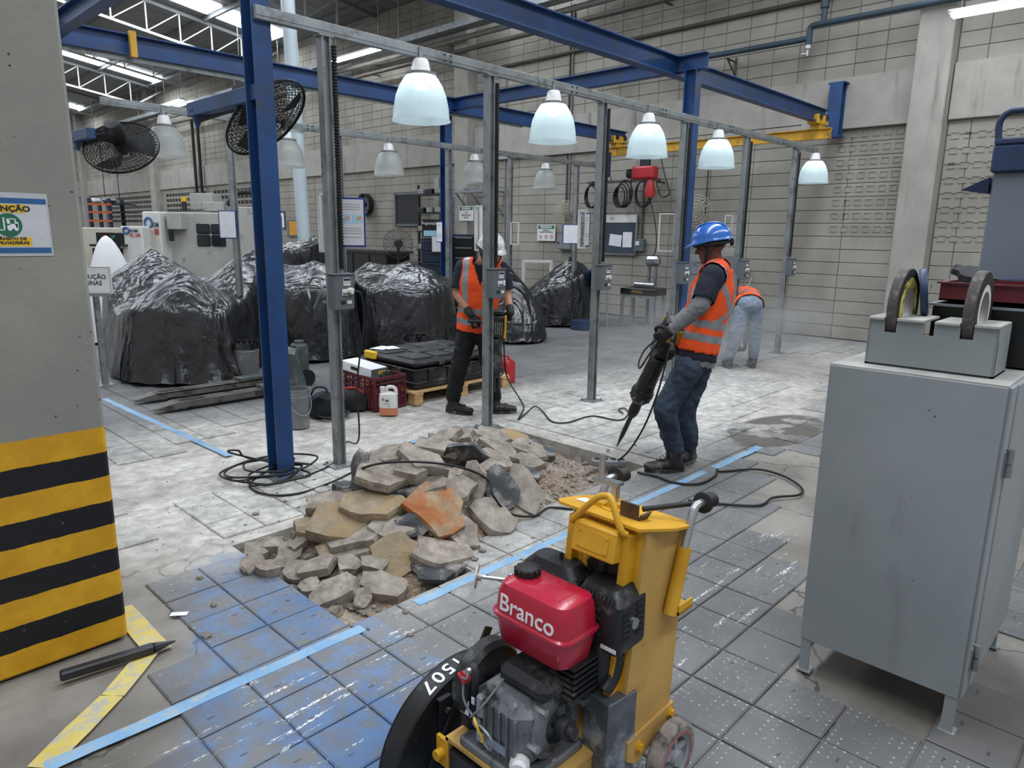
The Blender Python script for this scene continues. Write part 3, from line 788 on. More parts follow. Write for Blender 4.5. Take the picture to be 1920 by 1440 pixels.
def slab_mb(seed, a, b, th, tile):
    rg = random.Random(seed); n = rg.randint(5, 7); P = []
    for i in range(n):
        an = 2 * math.pi * (i + rg.uniform(-.28, .28)) / n; k = rg.uniform(.8, 1.12) / max(abs(math.cos(an)), abs(math.sin(an))) ** .6
        P.append((a / 2 * k * math.cos(an), b / 2 * k * math.sin(an)))
    Q = []
    for i in range(n):                               # split each edge once so the break line is ragged
        p, q = P[i], P[(i + 1) % n]; Q.append(p)
        Q.append(((p[0] + q[0]) / 2 + rg.uniform(-.06, .06) * b, (p[1] + q[1]) / 2 + rg.uniform(-.06, .06) * b))
    n = len(Q); T = MB()
    lo = [(q[0], q[1], -th / 2) for q in Q]
    mid = [(q[0] * rg.uniform(.97, 1.04), q[1] * rg.uniform(.97, 1.04), rg.uniform(-.1, .2) * th) for q in Q]
    hi = [(q[0] * rg.uniform(.93, 1.0), q[1] * rg.uniform(.93, 1.0), th / 2 * rg.uniform(.8, 1.1)) for q in Q]
    inn = [(q[0] * .5 + rg.uniform(-.02, .02), q[1] * .5, th / 2 * rg.uniform(.85, 1.25)) for q in Q[::2]]
    T.add(lo + mid + hi + inn + [(0, 0, th * .53)], [])
    f = [(i, (i + 1) % n, n + (i + 1) % n, n + i) for i in range(n)] + [(n + i, n + (i + 1) % n, 2 * n + (i + 1) % n, 2 * n + i) for i in range(n)]
    h = n // 2
    for i in range(h):
        j = (i + 1) % h
        f += [(2 * n + 2 * i, 2 * n + 2 * i + 1, 3 * n + i), (2 * n + 2 * i + 1, 2 * n + (2 * i + 2) % n, 3 * n + j), (2 * n + 2 * i + 1, 3 * n + j, 3 * n + i), (3 * n + i, 3 * n + j, 3 * n + h)]
    T.f = f + [tuple(reversed(range(n)))]; T.m = [0] * len(f) + [1 if tile else 0]
    return T
S4 = 720 / 1920
def c4(x, y): return 380 + x * S4, 760 + y * S4
# crop x, y, length m, width m, thickness m, lift, lean towards the viewer deg, sideways deg, yaw deg, kind
BIG = [(650, 490, .30, .22, .055, .03, 12, -6, 10, 's'), (860, 500, .34, .22, .06, .05, 22, 4, 0, 't'), (690, 590, .36, .24, .09, .04, 34, 10, 8, 't'), (1180, 520, .34, .28, .06, .07, 40, 16, -20, 'r'),
       (775, 670, .32, .20, .05, .06, 14, -14, 14, 's'), (770, 715, .30, .18, .04, .02, 12, -12, 10, 's'), (950, 615, .26, .18, .045, .04, 16, 10, -8, 's'), (1075, 590, .22, .16, .04, .03, 60, 20, 30, 'd'),
       (1290, 630, .30, .20, .045, .04, 26, 20, -28, 's'), (1450, 555, .32, .22, .045, .05, 24, 22, -32, 's'), (960, 755, .28, .24, .06, .03, 55, 4, 30, 't'), (1200, 745, .34, .24, .045, .05, 12, 10, -12, 's'),
       (910, 350, .32, .22, .05, .07, 20, 10, -6, 's'), (1100, 285, .33, .18, .06, .08, 24, 16, -14, 's'), (1045, 330, .20, .14, .07, .06, 20, 8, 0, 's'), (1210, 400, .34, .22, .06, .04, 30, 14, -15, 's'),
       (1350, 405, .30, .16, .05, .05, 72, 0, 80, 's'), (1310, 262, .34, .24, .03, .09, -62, 6, -8, 'd'), (1485, 420, .30, .22, .03, .04, 60, 24, -30, 'd'), (1600, 425, .34, .20, .05, .04, 48, 28, -38, 's'),
       (1640, 225, .30, .2, .055, .05, 18, 14, -20, 's'), (1490, 220, .34, .22, .05, .06, 16, 16, -24, 's'), (1610, 285, .28, .18, .05, .03, 20, 6, 0, 's'), (1700, 220, .26, .18, .035, .05, 14, 20, -20, 'd'),
       (1470, 270, .26, .16, .045, .03, 18, 16, -16, 's'), (1205, 168, .26, .14, .045, .04, 20, -18, 20, 's'), (1270, 168, .24, .14, .045, .05, 22, -16, 18, 's'), (1180, 212, .32, .18, .04, .03, 14, 4, 0, 's'),
       (1455, 150, .30, .16, .045, .05, 18, 10, -8, 's'), (950, 250, .24, .15, .05, .03, 20, -6, 12, 's'), (790, 375, .34, .12, .035, .06, 50, -50, 55, 'd'), (700, 415, .12, .09, .06, .02, 10, 0, 0, 'd'),
       (1260, 345, .12, .09, .05, .06, 10, 0, 0, 's'), (1560, 168, .28, .16, .05, .04, 18, 14, -12, 't'), (1610, 340, .24, .12, .035, .02, 16, 10, 0, 'd'), (545, 625, .18, .14, .09, .02, 20, 0, 20, 't'),
       (1130, 410, .24, .16, .05, .03, 18, -10, 8, 's'), (1400, 300, .28, .18, .045, .05, 20, 12, -10, 's'), (1020, 420, .22, .14, .04, .0, 10, 4, 10, 'd'), (620, 560, .26, .18, .05, .0, 14, -4, 10, 's'),
       (270, 728, .18, .10, .04, .03, 20, 6, 4, 's'), (660, 930, .26, .15, .055, .04, 22, -14, 16, 's'), (905, 910, .26, .14, .07, .03, 20, 6, -4, 's'), (570, 808, .22, .12, .05, .04, 18, -10, 12, 's'),
       (410, 795, .15, .10, .045, .03, 20, -4, 10, 's'), (470, 838, .14, .12, .06, .03, 30, 0, 0, 's'), (740, 795, .15, .11, .06, .03, 34, 12, 20, 's'), (860, 790, .14, .10, .06, .03, 30, 8, 0, 's'),
       (250, 795, .13, .10, .05, .03, 30, 0, 40, 's'), (330, 818, .14, .09, .05, .03, 18, 0, 0, 's'), (530, 910, .12, .09, .05, .03, 20, 0, 10, 's'), (800, 965, .12, .09, .06, .03, 40, 10, 70, 's'),
       (640, 740, .18, .13, .06, .02, 25, 0, 0, 't'), (430, 740, .15, .12, .05, .03, 30, 12, 40, 's'), (490, 690, .13, .08, .05, .03, 25, 0, 60, 's'), (340, 700, .14, .09, .05, .03, 15, 0, 0, 's')]
m_kind = {'s': m_stone, 't': m_tan, 'r': m_rust, 'd': m_tface}
lab = {'s': 'grey broken concrete slab piece in the rubble heap', 't': 'tan earth-stained concrete slab piece in the rubble heap', 'd': 'dark tile-faced slab piece jutting from the rubble heap'}
for k, (x, y, a, b, th, lift, lean, side, yaw, kd) in enumerate(BIG):
    px, py = c4(x, y); p = march(px, py, lift)
    o = slab_mb(100 + k, a, b, th, True).obj('rubble_piece', [m_kind[kd], m_tface])
    rot = Matrix.Rotation(math.atan2(CR.y, CR.x), 3, 'Z') @ Matrix.Rotation(R_(side), 3, 'Y') @ Matrix.Rotation(R_(lean), 3, 'X') @ Matrix.Rotation(R_(yaw), 3, 'Z')
    o.data.transform(Matrix.Translation((0, 0, -th / 2))); o.location = p; o.rotation_euler = rot.to_euler()
    if kd == 'r': tag(o, 'large slab piece with a rust-orange stain on top of the heap', 'rubble', 'large rubble slabs')
    else: tag(o, lab[kd], 'rubble', 'large rubble slabs, ' + {'s': 'grey', 't': 'tan', 'd': 'dark'}[kd])
# the dark tile lying on the floor at the front of the heap
o = slab_mb(77, .34, .26, .03, False).obj('loose_tile', m_tface); o.location = march(*c4(1185, 842), .0) + Vector((0, 0, .016)); o.rotation_euler = (0, R_(2), R_(4))
tag(o, 'loose dark floor tile lying flat beside the blue tape', 'tile')
# smaller chunks
chunks = []
for k in range(9):
    bm = bmesh.new(); bmesh.ops.create_icosphere(bm, subdivisions=1, radius=1); rg = random.Random(k)
    sx, sy, sz = rg.uniform(.8, 1.2), rg.uniform(.5, .9), rg.uniform(.28, .6)
    for q in bm.verts: q.co = Vector((q.co.x * sx, q.co.y * sy, q.co.z * sz)) * rg.uniform(.72, 1.15)
    me = bpy.data.meshes.new('concrete_chunk'); bm.to_mesh(me); bm.free(); me.materials.append(m_tan if k == 8 else m_stone); chunks.append(me)
rg = random.Random(11); n = 0
while n < 230:
    if n < 120: x, y = rg.uniform(1.47, 2.2), rg.uniform(2.32, 3.38)
    elif n < 205: x, y = rg.uniform(2.7, 4.08), rg.uniform(2.65, 3.7)
    else: x, y = rg.uniform(1.5, 4.1), rg.uniform(2.65, 3.9)
    if not in_pit(x, y, -.03): continue
    if math.hypot(x - 2.0, y - 2.35) < .28 and rg.random() < .7: continue
    s = rg.choice((.022, .028, .035, .045, .055)) if n < 120 else rg.choice((.02, .03, .04))
    o = link_mesh('concrete_chunk', rg.choice(chunks), None, (x, y, mound(x, y) - .02 + s * .25), (rg.uniform(-.5, .5), rg.uniform(-.5, .5), rg.uniform(0, 6.3)), (s, s, s))
    tag(o, 'small broken concrete chunk lying in the floor pit', 'rubble', 'small concrete chunks in the pit'); n += 1
# stones thrown out on the floor
for (px, py, s) in ((388, 1192, .028), (480, 965, .026), (535, 940, .018), (770, 1192, .016), (400, 1135, .02), (375, 1085, .02), (460, 985, .012), (520, 925, .014), (1000, 1010, .015), (905, 1035, .03), (890, 1050, .022), (1010, 965, .02), (560, 952, .012), (1125, 1010, .012), (330, 950, .012), (590, 900, .014), (640, 1075, .016), (760, 1150, .02), (690, 1180, .016), (1190, 835, .02), (1215, 850, .015), (1140, 845, .02), (455, 1140, .01), (500, 1090, .012), (540, 1125, .01), (480, 1060, .01), (700, 1140, .02)):
    p = G(px, py)
    o = link_mesh('concrete_chunk', rg.choice(chunks), None, p + Vector((0, 0, s * .25)), (0, 0, rg.uniform(0, 6)), (s, s, s)); tag(o, 'small concrete chip thrown out on the floor tiles', 'rubble', 'concrete chips on the floor')
# gravel and crumbs nobody could count
T = MB()
tet = [Vector((1, 0, -.4)), Vector((-.6, .8, -.4)), Vector((-.5, -.85, -.4)), Vector((.1, 0, .7))]
def crumb(x, y, z, s):
    rm = Matrix.Rotation(rg.uniform(0, 6.3), 3, 'Z') @ Matrix.Rotation(rg.uniform(-.6, .6), 3, 'X')
    T.add([Vector((x, y, z + s * .3)) + rm @ (q * s * rg.uniform(.7, 1.2)) for q in tet], [(0, 1, 3), (1, 2, 3), (2, 0, 3), (0, 2, 1)])
for k in range(5200):
    x, y = rg.uniform(1.44, 4.12), rg.uniform(2.28, 4.1)
    if in_pit(x, y): crumb(x, y, mound(x, y) - .02, rg.choice((.006, .009, .012, .016)))
for k in range(1500):
    a = rg.uniform(0, 6.3); q = abs(rg.gauss(0, .35)); x, y = rg.uniform(1.4, 4.2), rg.uniform(2.2, 4.2); x += q * math.cos(a); y += q * math.sin(a)
    if not in_pit(x, y): crumb(x, y, 0, rg.choice((.003, .005, .007)))
single('gravel', T, m_stone, 'fine concrete crumbs strewn over and around the pit', 'gravel', kind='stuff')

# ---------------------------------------------------------------- floor tapes and paint
def tapemat(name, a, b, wear):
    t = NT(name); v = t.coord(True)
    k = t.mix(t.ss(t.noise(v, 5, 5), .3, .7), a, b); k = t.mix(t.ss(t.noise(v, 16, 6, .7), .66 - wear * .3, .78 - wear * .2), k, '#a5a29b')
    t.set(t.bsdf.inputs['Base Color'], k); t.bsdf.inputs['Roughness'].default_value = .7; return t.mat
m_tape = tapemat('blue_tape', '#6d96b8', '#86aac4', .5); m_yline = tapemat('yellow_floor_paint', '#b9a54c', '#cbb968', .75)
def strip(name, pts, w, mt, label, cat, z=.0022):
    T = MB()
    for i in range(len(pts) - 1):
        a, b = Vector(pts[i]), Vector(pts[i + 1]); a.z = b.z = 0; L = (b - a).length; n = max(1, int(L / .12)); t = (b - a) / L; nn = Vector((-t.y, t.x, 0))
        rj = [rg.uniform(-.004, .004) for _ in range(2 * n + 2)]
        for k in range(n):
            p, q = a + t * (L * k / n), a + t * (L * (k + 1) / n)
            c = [p - nn * (w / 2 + rj[2 * k]), q - nn * (w / 2 + rj[2 * k + 2]), q + nn * (w / 2 + rj[2 * k + 3]), p + nn * (w / 2 + rj[2 * k + 1])]
            T.add([(v.x, v.y, z) for v in c] + [(v.x, v.y, z - .0016) for v in c], [(0, 1, 2, 3), (0, 4, 5, 1), (1, 5, 6, 2), (2, 6, 7, 3), (3, 7, 4, 0)])
    return single(name, T, mt, label, cat)
strip('marking_tape', [G(85, 1440), (1.2, 2.255, 0), (1.47, 2.25, 0)], .055, m_tape, 'light blue floor tape running from the yellow line to the pit corner', 'floor tape')
strip('marking_tape', [(1.75, 2.25, 0), (4.3, 2.245, 0)], .055, m_tape, 'light blue floor tape passing beside the rubble and the floor saw', 'floor tape')
strip('marking_tape', [(4.42, 2.24, 0), G(1425, 838)], .06, m_tape, 'light blue floor tape past the feet of the blue-helmeted man', 'floor tape')
strip('marking_tape', [G(770, 830), G(880, 798)], .055, m_tape, 'short light blue floor tape at the back edge of the pit', 'floor tape')
strip('marking_tape', [G(196, 748), G(430, 855)], .055, m_tape, 'light blue floor tape leading from the pillar to the cable coil', 'floor tape')
strip('painted_line', [G(75, 1440), G(210, 1305), G(285, 1215)], .085, m_yline, 'worn yellow painted floor line past the striped pillar', 'floor line', .0018)
strip('painted_line', [G(300, 1222), G(228, 1140)], .085, m_yline, 'short yellow painted floor line at the pillar corner', 'floor line', .0019)
a, b = G(112, 1268, .03), G(325, 1203, .02); T = MB(); T.bar(a, a + (b - a) * .82, .035, .035, m=0, bev=.006); T.cyl(a + (b - a) * .82, b + (b - a) * .02, .02, .003, n=8)
single('chisel_bar', T, m_iron, 'dark steel chisel bar lying on the floor at the striped pillar', 'chisel')
T = MB(); p = G(336, 1152); T.box(p + Vector((0, 0, .003)), (.07, .03, .001), R_(-40)); single('paper_scrap', T, m_paper, 'white paper scrap lying on the blue floor', 'paper')

# ---------------------------------------------------------------- cables
def cable(name, pts, r, label, k=10, mt=None, cat='cable'):
    T = MB(); T.tube(spline(pts, k), r, 7); return single(name, T, mt or m_rubber, label, cat, sm=60)
def gp(px, py, dz=.008): p = march(px, py, dz); return p + Vector((0, 0, 0))
pts = []
c0 = G(500, 893); rg2 = random.Random(3)
for i in range(52):
    a = i * .62; rr = .20 + .09 * math.sin(i * .37) + rg2.uniform(-.03, .03); off = Vector((.05 * math.sin(i * .21), .05 * math.cos(i * .17), 0))
    pts.append(c0 + off + Vector((rr * math.cos(a) * 1.1, rr * math.sin(a) * .95, .010 + .0012 * i + .012 * abs(math.sin(i * .9)))))
pts = [p for p in pts if not (2.07 < p.x < 2.23 and 4.11 < p.y < 4.29)]
pts = pts[:20] + [G(435, 850, .12), G(447, 845, .16), G(470, 860, .05)] + pts[20:] + [G(470, 905, .01), G(500, 927, .012), G(560, 925, .01)] + [gp(x, y, d) for x, y, d in ((620, 905, .03), (670, 882, .10), (720, 868, .16), (800, 867, .17), (870, 878, .17), (915, 900, .15), (925, 930, .12), (955, 962, .05), (1000, 968, .015), (1030, 952, .012), (1075, 955, .012))]
cable('extension_cable', pts, .007, 'black extension cable coiled round the blue post and trailing over the rubble', 8)
x0, y0 = PX[0] + .055, 4.0
cable('power_cable', [(x0, 3.985, 1.22), (x0 + .05, 3.95, 1.2), (x0 + .07, 3.96, 1.0), (x0 + .03, 4.0, .6), (x0 + .02, 3.99, .2), G(648, 830, .06), G(625, 868, .01), G(570, 893, .01), G(520, 905, .01), G(470, 912, .02)], .006, 'black power cable hanging from the first socket box to the coil')
T = MB(); T.cyl((x0 - .01, 4.0, 1.225), (x0, 3.97, 1.225), .02, n=12); single('plug', T, m_white, 'white power plug in the first socket box', 'plug', sm=40)
cable('power_cable', [(7.87 + .5, 4.0, 1.20), (8.42, 3.97, 1.12), AD(1400, 540, 8.7), AD(1385, 560, 8.75)], .006, 'grey power cable hanging from the socket box to the bent-over man', mt=m_galv)
cable('power_cable', [G(1195, 886, .012), G(1230, 893, .012), G(1265, 905, .012), G(1310, 907, .012), G(1340, 893, .012), G(1345, 880, .03), G(1352, 884, .012), G(1420, 880, .012), G(1470, 893, .012), G(1503, 915, .012), G(1497, 928, .012), G(1450, 933, .012), G(1420, 948, .012), G(1330, 943, .012), G(1290, 938, .012)], .008, 'black power cable looping over the tiles behind the floor saw')
p = march(1142, 873, .03)
ps = thing('power_strip', 'grey power strip with round sockets lying at the pit edge', 'power strip', p, R_(-48))
T = MB(); T.box((0, 0, .025), (.26, .07, .05), bev=.01); T.obj('housing', m_grey, ps)
for k in range(4):
    T = MB(); T.cyl((-.09 + .06 * k, -.0, .05), (-.09 + .06 * k, 0, .054), .022, n=14); T.obj('socket', m_black, ps)
# ================================================================ FLOOR SAW
saw = thing('floor_saw', 'yellow walk-behind floor saw with a red-tanked petrol engine', 'floor saw', (1.45, 1.15, 0))
def yellow_mat(name, oil):
    t = NT(name); v = t.coord(True)
    k = t.mix(t.ss(t.noise(v, 7, 5), .3, .7), '#c08b14', '#d2a02a')
    k = t.mix(t.ss(t.noise(v, 30, 6, .7), .66, .72), k, '#6e5a35')
    if oil:
        sp = t.n('SeparateXYZ', {0: v}); y, z = sp.outputs[1], sp.outputs[2]
        d = t.m('SQRT', t.m('ADD', t.m('POWER', t.m('DIVIDE', t.m('SUBTRACT', y, 1.06), .085), 2.0), t.m('POWER', t.m('DIVIDE', t.m('SUBTRACT', z, .68), .08), 2.0)))
        k = t.mix(t.ss(t.m('ADD', d, t.m('MULTIPLY', t.m('SUBTRACT', t.noise(v, 25, 6, .7), .5), 1.6)), 1.0, .75), k, '#1d1812')
    t.set(t.bsdf.inputs['Base Color'], k); t.bsdf.inputs['Roughness'].default_value = .45; t.bump(t.noise(v, 60, 4), .08, .003); return t.mat
m_ye = yellow_mat('saw_yellow', False); m_yo = yellow_mat('saw_yellow_oily', True)
m_tan2 = mat('sun_faded_yellow', '#b8924e', .55, 0, .12, 6, world=True, dirt=('#8f6f38', .25, 5))
m_tank = mat('red_tank_paint', '#a81330', .3, 0, .06, 6, coat=.4, dirt=('#7d1226', .15, 12))
m_cast = mat('cast_aluminium', '#75777a', .42, .6, .25, 12, .2, 60, dirt=('#2a2a2a', .4, 10))
m_castd = mat('black_engine_paint', '#1d1e20', .42, .1, .3, 8, .08, 60, dirt=('#55554f', .25, 9))
m_worn = mat('worn_sheet_steel', '#666b72', .4, .55, .3, 10, .05, 40, dirt=('#b0b3b6', .45, 8))
m_tyre = mat('worn_grey_rubber', '#8a8079', .85, 0, .25, 25, .3, 60, dirt=('#4c4641', .4, 18)); m_rim = mat('grey_wheel_hub', '#8b8d90', .5, 0, .1, 8); m_pink = mat('red_wheel_band', '#9c5b58', .7)
def P5(T, name, mt, par=None, sm=None): return T.obj(name, mt, par or saw, sm, world=True)
def sideplate(v, th, mt):
    T = MB(); M = Matrix(((1, 0, 0, 0), (0, 0, 1, v), (0, 1, 0, 0), (0, 0, 0, 1)))
    T.prism([(1.445, .30), (1.49, .20), (1.69, .20), (1.705, .40), (1.725, .785), (1.515, .825)], th, M); return T
P5(sideplate(.945, .012, 0), 'side_plate', m_tan2); P5(sideplate(1.185, .012, 0), 'side_plate', m_ye)
T = MB(); T.add([(1.448, .957, .30), (1.448, 1.185, .30), (1.512, 1.185, .825), (1.512, .957, .825), (1.465, .957, .30), (1.465, 1.185, .30), (1.525, 1.185, .825), (1.525, .957, .825)], [(0, 3, 2, 1), (4, 5, 6, 7), (0, 4, 7, 3), (1, 2, 6, 5), (0, 1, 5, 4), (3, 7, 6, 2)]); P5(T, 'front_panel', m_yo)
T = MB(); T.box((1.70, 1.07, .50), (.012, .22, .5)); P5(T, 'rear_panel', m_ye)
for v, w in ((1.178, .03), (.985, .055)):
    T = MB(); T.bar((1.438, v, .31), (1.500, v, .815), w, .022, (0, 1, 0)); P5(T, 'flange', m_ye)
T = MB(); T.cyl((1.465, 1.075, .40), (1.505, 1.075, .74), .016, n=14)
for k in range(28): T.cyl((1.464 + .0012 * k, 1.075, .42 + .01 * k), (1.4645 + .0012 * k, 1.075, .424 + .01 * k), .019, n=14)
P5(T, 'lift_screw', m_iron, sm=40)
TILT = Matrix.Rotation(R_(11), 3, 'Y')
T = MB(); T.box((1.475, 1.068, .777), (.075, .145, .085), TILT, bev=.004); cb = P5(T, 'control_box', m_ye)
T = MB(); T.box((1.437, 1.068, .785), (.003, .105, .052), TILT)
for a in (-.045, .045):
    for b in (-.02, .02): T.cyl((1.437 + b * .2, 1.068 + a, .785 + b), (1.433 + b * .2, 1.068 + a, .785 + b), .0035, n=8)
P5(T, 'cover_plate', m_ye, cb)
T = MB(); T.T = Matrix.Translation((1.60, 1.08, .812)) @ TILT.to_4x4()
T.prism([(-.115, .15), (-.09, .175), (.02, .18), (.13, .16), (.13, -.15), (.08, -.165), (.01, -.165), (-.12, -.13)], .008); T.T = None; tp = P5(T, 'top_plate', m_ye)
T = MB(); T.tube(spline([(1.455, 1.150, .815), (1.45, 1.142, .83), (1.462, 1.085, .895), (1.470, 1.060, .910), (1.470, 1.035, .905), (1.462, .995, .835), (1.475, .985, .82)], 6), .0095, 10); P5(T, 'lifting_loop', m_ye, sm=60)
T = MB(); T.cyl((1.60, 1.11, .81), (1.60, 1.11, .832), .045, n=20); T.cyl((1.60, 1.11, .83), (1.60, 1.11, .845), .028, n=20); T.box((1.59, 1.15, .828), (.04, .04, .022)); P5(T, 'bearing_block', m_ye, sm=40)
cr = MB(); cr.cyl((1.60, 1.113, .81), (1.60, 1.113, .90), .0125, n=14); cr = P5(cr, 'crank', m_steel, sm=40)
T = MB(); T.bar((1.60, 1.095, .900), (1.60, 1.185, .897), .03, .010); P5(T, 'crank_arm', m_steel, cr)
T = MB(); T.cyl((1.60, 1.168, .895), (1.60, 1.163, .975), .010, n=14); P5(T, 'crank_handle', m_steel, cr, 40)
T = MB(); T.box((1.56, 1.035, .845), (.006, .06, .055)); T.box((1.585, 1.005, .828), (.05, .006, .04), Matrix.Rotation(.5, 3, 'X')); T.cyl((1.553, 1.035, .86), (1.565, 1.035, .86), .008, n=8); P5(T, 'rusty_bracket', mat('rusty_steel', '#57463b', .7, .4, .3, 12, .2, 50))
T = MB(); T.box((1.585, 1.20, .8245), (.05, .06, .001), TILT); P5(T, 'paper_tag', m_paper, tp)
for v, s in ((.925, 1), (1.235, -1)):
    T = MB(); T.cyl((1.625, v, .55), (1.685, v, .735), .0195, n=16); h = P5(T, 'handle', m_ye, sm=40)
    T = MB(); T.tube(spline([(1.665, v, .68), (1.70, v, .79), (1.715, v, .825), (1.735, v, .848), (1.78, v, .845)], 6), .0125, 12); P5(T, 'handle_tube', m_steel, h, 60)
    T = MB(); pr = [(0, 0), (.018, 0), (.031, .004), (.031, .012), (.018, .018), (.018, .035), (.023, .045), (.023, .06), (.016, .066), (0, .066)]
    T.lathe(pr, (0, 0, 0), 16, rot=Matrix.Rotation(R_(94), 3, 'Y')); T.v = [(q[0] + 1.765, q[1] + v, q[2] + .846) for q in T.v]; P5(T, 'grip', m_rubber, h, 40)
T = MB(); T.cyl((1.62, 1.03, .838), (1.77, .94, .842), .008, n=10); P5(T, 'depth_lever', m_rubber)
T = MB(); T.box((1.67, .925, .555), (.075, .05, .010)); T.box((1.67, .903, .565), (.075, .006, .03)); P5(T, 'handle_clip', m_ye)
T = MB(); T.cyl((1.70, .947, .64), (1.70, .933, .64), .008, n=8); P5(T, 'bolt', m_iron)
T = MB(); M = Matrix(((1, 0, 0, 0), (0, 0, 1, .934), (0, 1, 0, 0), (0, 0, 0, 1))); T.prism([(1.46, .155), (1.50, .125), (1.70, .165), (1.70, .225), (1.46, .215)], .010, M); sk = P5(T, 'axle_bracket', m_tan2)
for q in ((1.515, .175), (1.68, .198)):
    T = MB(); T.cyl((q[0], .934, q[1]), (q[0], .922, q[1]), .012, n=6); T.cyl((q[0], .934, q[1]), (q[0], .930, q[1]), .018, n=12); P5(T, 'bolt', m_ye, sk)
for v, sgn in ((.895, -1), (1.30, 1)):
    T = MB(); T.lathe([(.070, -.024), (.096, -.024), (.104, -.017), (.104, .017), (.096, .024), (.070, .024)], (0, 0, 0), 40, rot=Matrix.Rotation(R_(90), 3, 'X')); T.v = [(q[0] + 1.63, q[1] + v, q[2] + .104) for q in T.v]; w = P5(T, 'wheel', m_tyre, sm=40)
    T = MB(); T.lathe([(.074, .026), (.080, .026), (.080, .022)], (0, 0, 0), 40, rot=Matrix.Rotation(R_(90), 3, 'X')); T.v = [(q[0] + 1.63, q[1] + v, q[2] + .104) for q in T.v]; P5(T, 'wheel_band', m_pink, w)
    T = MB(); T.lathe([(.058, -.02), (.072, -.025), (.074, .025), (.062, .018), (.058, -.02)], (0, 0, 0), 36, rot=Matrix.Rotation(R_(90), 3, 'X')); T.lathe([(0, .03), (.022, .03), (.026, .02), (.026, -.02), (0, -.02)], (0, 0, 0), 20, rot=Matrix.Rotation(R_(90), 3, 'X'))
    T.v = [(q[0] + 1.63, q[1] + v, q[2] + .104) for q in T.v]
    for k in range(5):
        a = 2 * math.pi * k / 5 + .3; c, s_ = math.cos(a), math.sin(a)
        T.bar((1.63 + .02 * c, v - .008, .104 + .02 * s_), (1.63 + .063 * c, v - .008, .104 + .063 * s_), .014, .016, (0, 1, 0))
    P5(T, 'hub', m_rim, w, 40)
T = MB(); T.cyl((1.63, .90, .104), (1.63, 1.30, .104), .012, n=12); P5(T, 'axle', m_iron)
# chassis
T = MB(); T.box((1.39, 1.17, .185), (.50, .34, .012)); T.box((1.39, 1.01, .16), (.50, .012, .06)); T.box((1.39, 1.335, .16), (.50, .012, .06)); T.box((1.40, 1.17, .13), (.42, .30, .04)); P5(T, 'chassis', m_tan2)
T = MB(); T.box((1.145, 1.355, .13), (.012, .05, .09)); T.cyl((1.15, 1.355, .13), (1.115, 1.355, .13), .016, n=14); P5(T, 'front_lug', m_ye)
for v in (1.06, 1.32):
    T = MB(); T.lathe([(0, -.015), (.045, -.015), (.045, .015), (0, .015)], (0, 0, 0), 24, rot=Matrix.Rotation(R_(90), 3, 'X')); T.v = [(q[0] + 1.16, q[1] + v, q[2] + .045) for q in T.v]; fw = P5(T, 'front_wheel', m_tyre, sm=40)
T = MB(); T.box((1.16, 1.19, .10), (.03, .30, .10)); P5(T, 'front_axle_mount', m_iron)
# petrol engine
en = MB(); en.box((1.265, 1.16, .30), (.21, .20, .20), bev=.035); en.box((1.265, 1.16, .205), (.24, .26, .028), bev=.006); en = P5(en, 'engine', m_cast, sm=30)
T = MB()
for k in range(6): T.box((1.158, 1.085 + .028 * k, .30), (.012, .008, .14), bev=.003)
P5(T, 'casting_ribs', m_cast, en)
T = MB(); T.lathe([(0, .0), (.105, .0), (.118, -.015), (.118, -.05), (.10, -.062), (.05, -.066), (0, -.066)], (0, 0, 0), 36, rot=Matrix.Rotation(R_(90), 3, 'X')); T.v = [(q[0] + 1.27, q[1] + 1.275, q[2] + .335) for q in T.v]; P5(T, 'flywheel_cover', m_castd, en, 40)
T = MB(); T.box((1.205, 1.29, .33), (.07, .06, .19), bev=.025); T.box((1.20, 1.30, .245), (.05, .05, .06), bev=.012); P5(T, 'blower_housing', m_castd, en, 40)
T = MB()
for k in range(7): T.tube(arc((1.27, 1.343, .335), .03 + .011 * k, 0.4, 5.9, 20), .0022, 5)
P5(T, 'starter_grille', m_iron, en)
T = MB(); T.lathe([(.04, 0), (.092, 0), (.10, -.012), (.10, -.04), (.085, -.05), (.055, -.05), (.05, -.02), (.04, -.02)], (0, 0, 0), 36, rot=Matrix.Rotation(R_(-90), 3, 'X')); T.v = [(q[0] + 1.29, q[1] + 1.095, q[2] + .31) for q in T.v]; P5(T, 'crankcase_cover', m_cast, en, 40)
for k in range(6):
    a = k * 1.05 + .2; T = MB(); T.cyl((1.29 + .098 * math.cos(a), 1.07, .31 + .098 * math.sin(a)), (1.29 + .098 * math.cos(a), 1.035, .31 + .098 * math.sin(a)), .011, n=6); P5(T, 'bolt', m_steel, en)
T = MB(); T.cyl((1.29, 1.08, .31), (1.29, .99, .31), .017, n=14); T.cyl((1.29, 1.04, .31), (1.29, 1.01, .31), .03, n=14); P5(T, 'drive_shaft', m_iron, en, 40)
T = MB(); T.cyl((1.17, 1.075, .24), (1.145, 1.06, .24), .022, n=12); T.cyl((1.175, 1.08, .24), (1.16, 1.07, .24), .027, n=14); P5(T, 'oil_cap', m_white, en, 40)
T = MB(); T.box((1.176, 1.12, .22), (.03, .17, .04), bev=.01); T.cyl((1.162, 1.06, .215), (1.155, 1.06, .215), .014, n=6); T.cyl((1.162, 1.19, .212), (1.155, 1.19, .212), .012, n=6); P5(T, 'sump_rail', m_cast, en)
T = MB(); T.box((1.153, 1.15, .262), (.003, .075, .026)); np_ = P5(T, 'maker_plate', m_steel, en)
T = MB(); T.box((1.30, 1.13, .42), (.16, .18, .06), bev=.02)
for k in range(6): T.box((1.36, 1.05, .40 + .018 * k), (.14, .10, .006))
P5(T, 'cylinder_fins', m_castd, en)
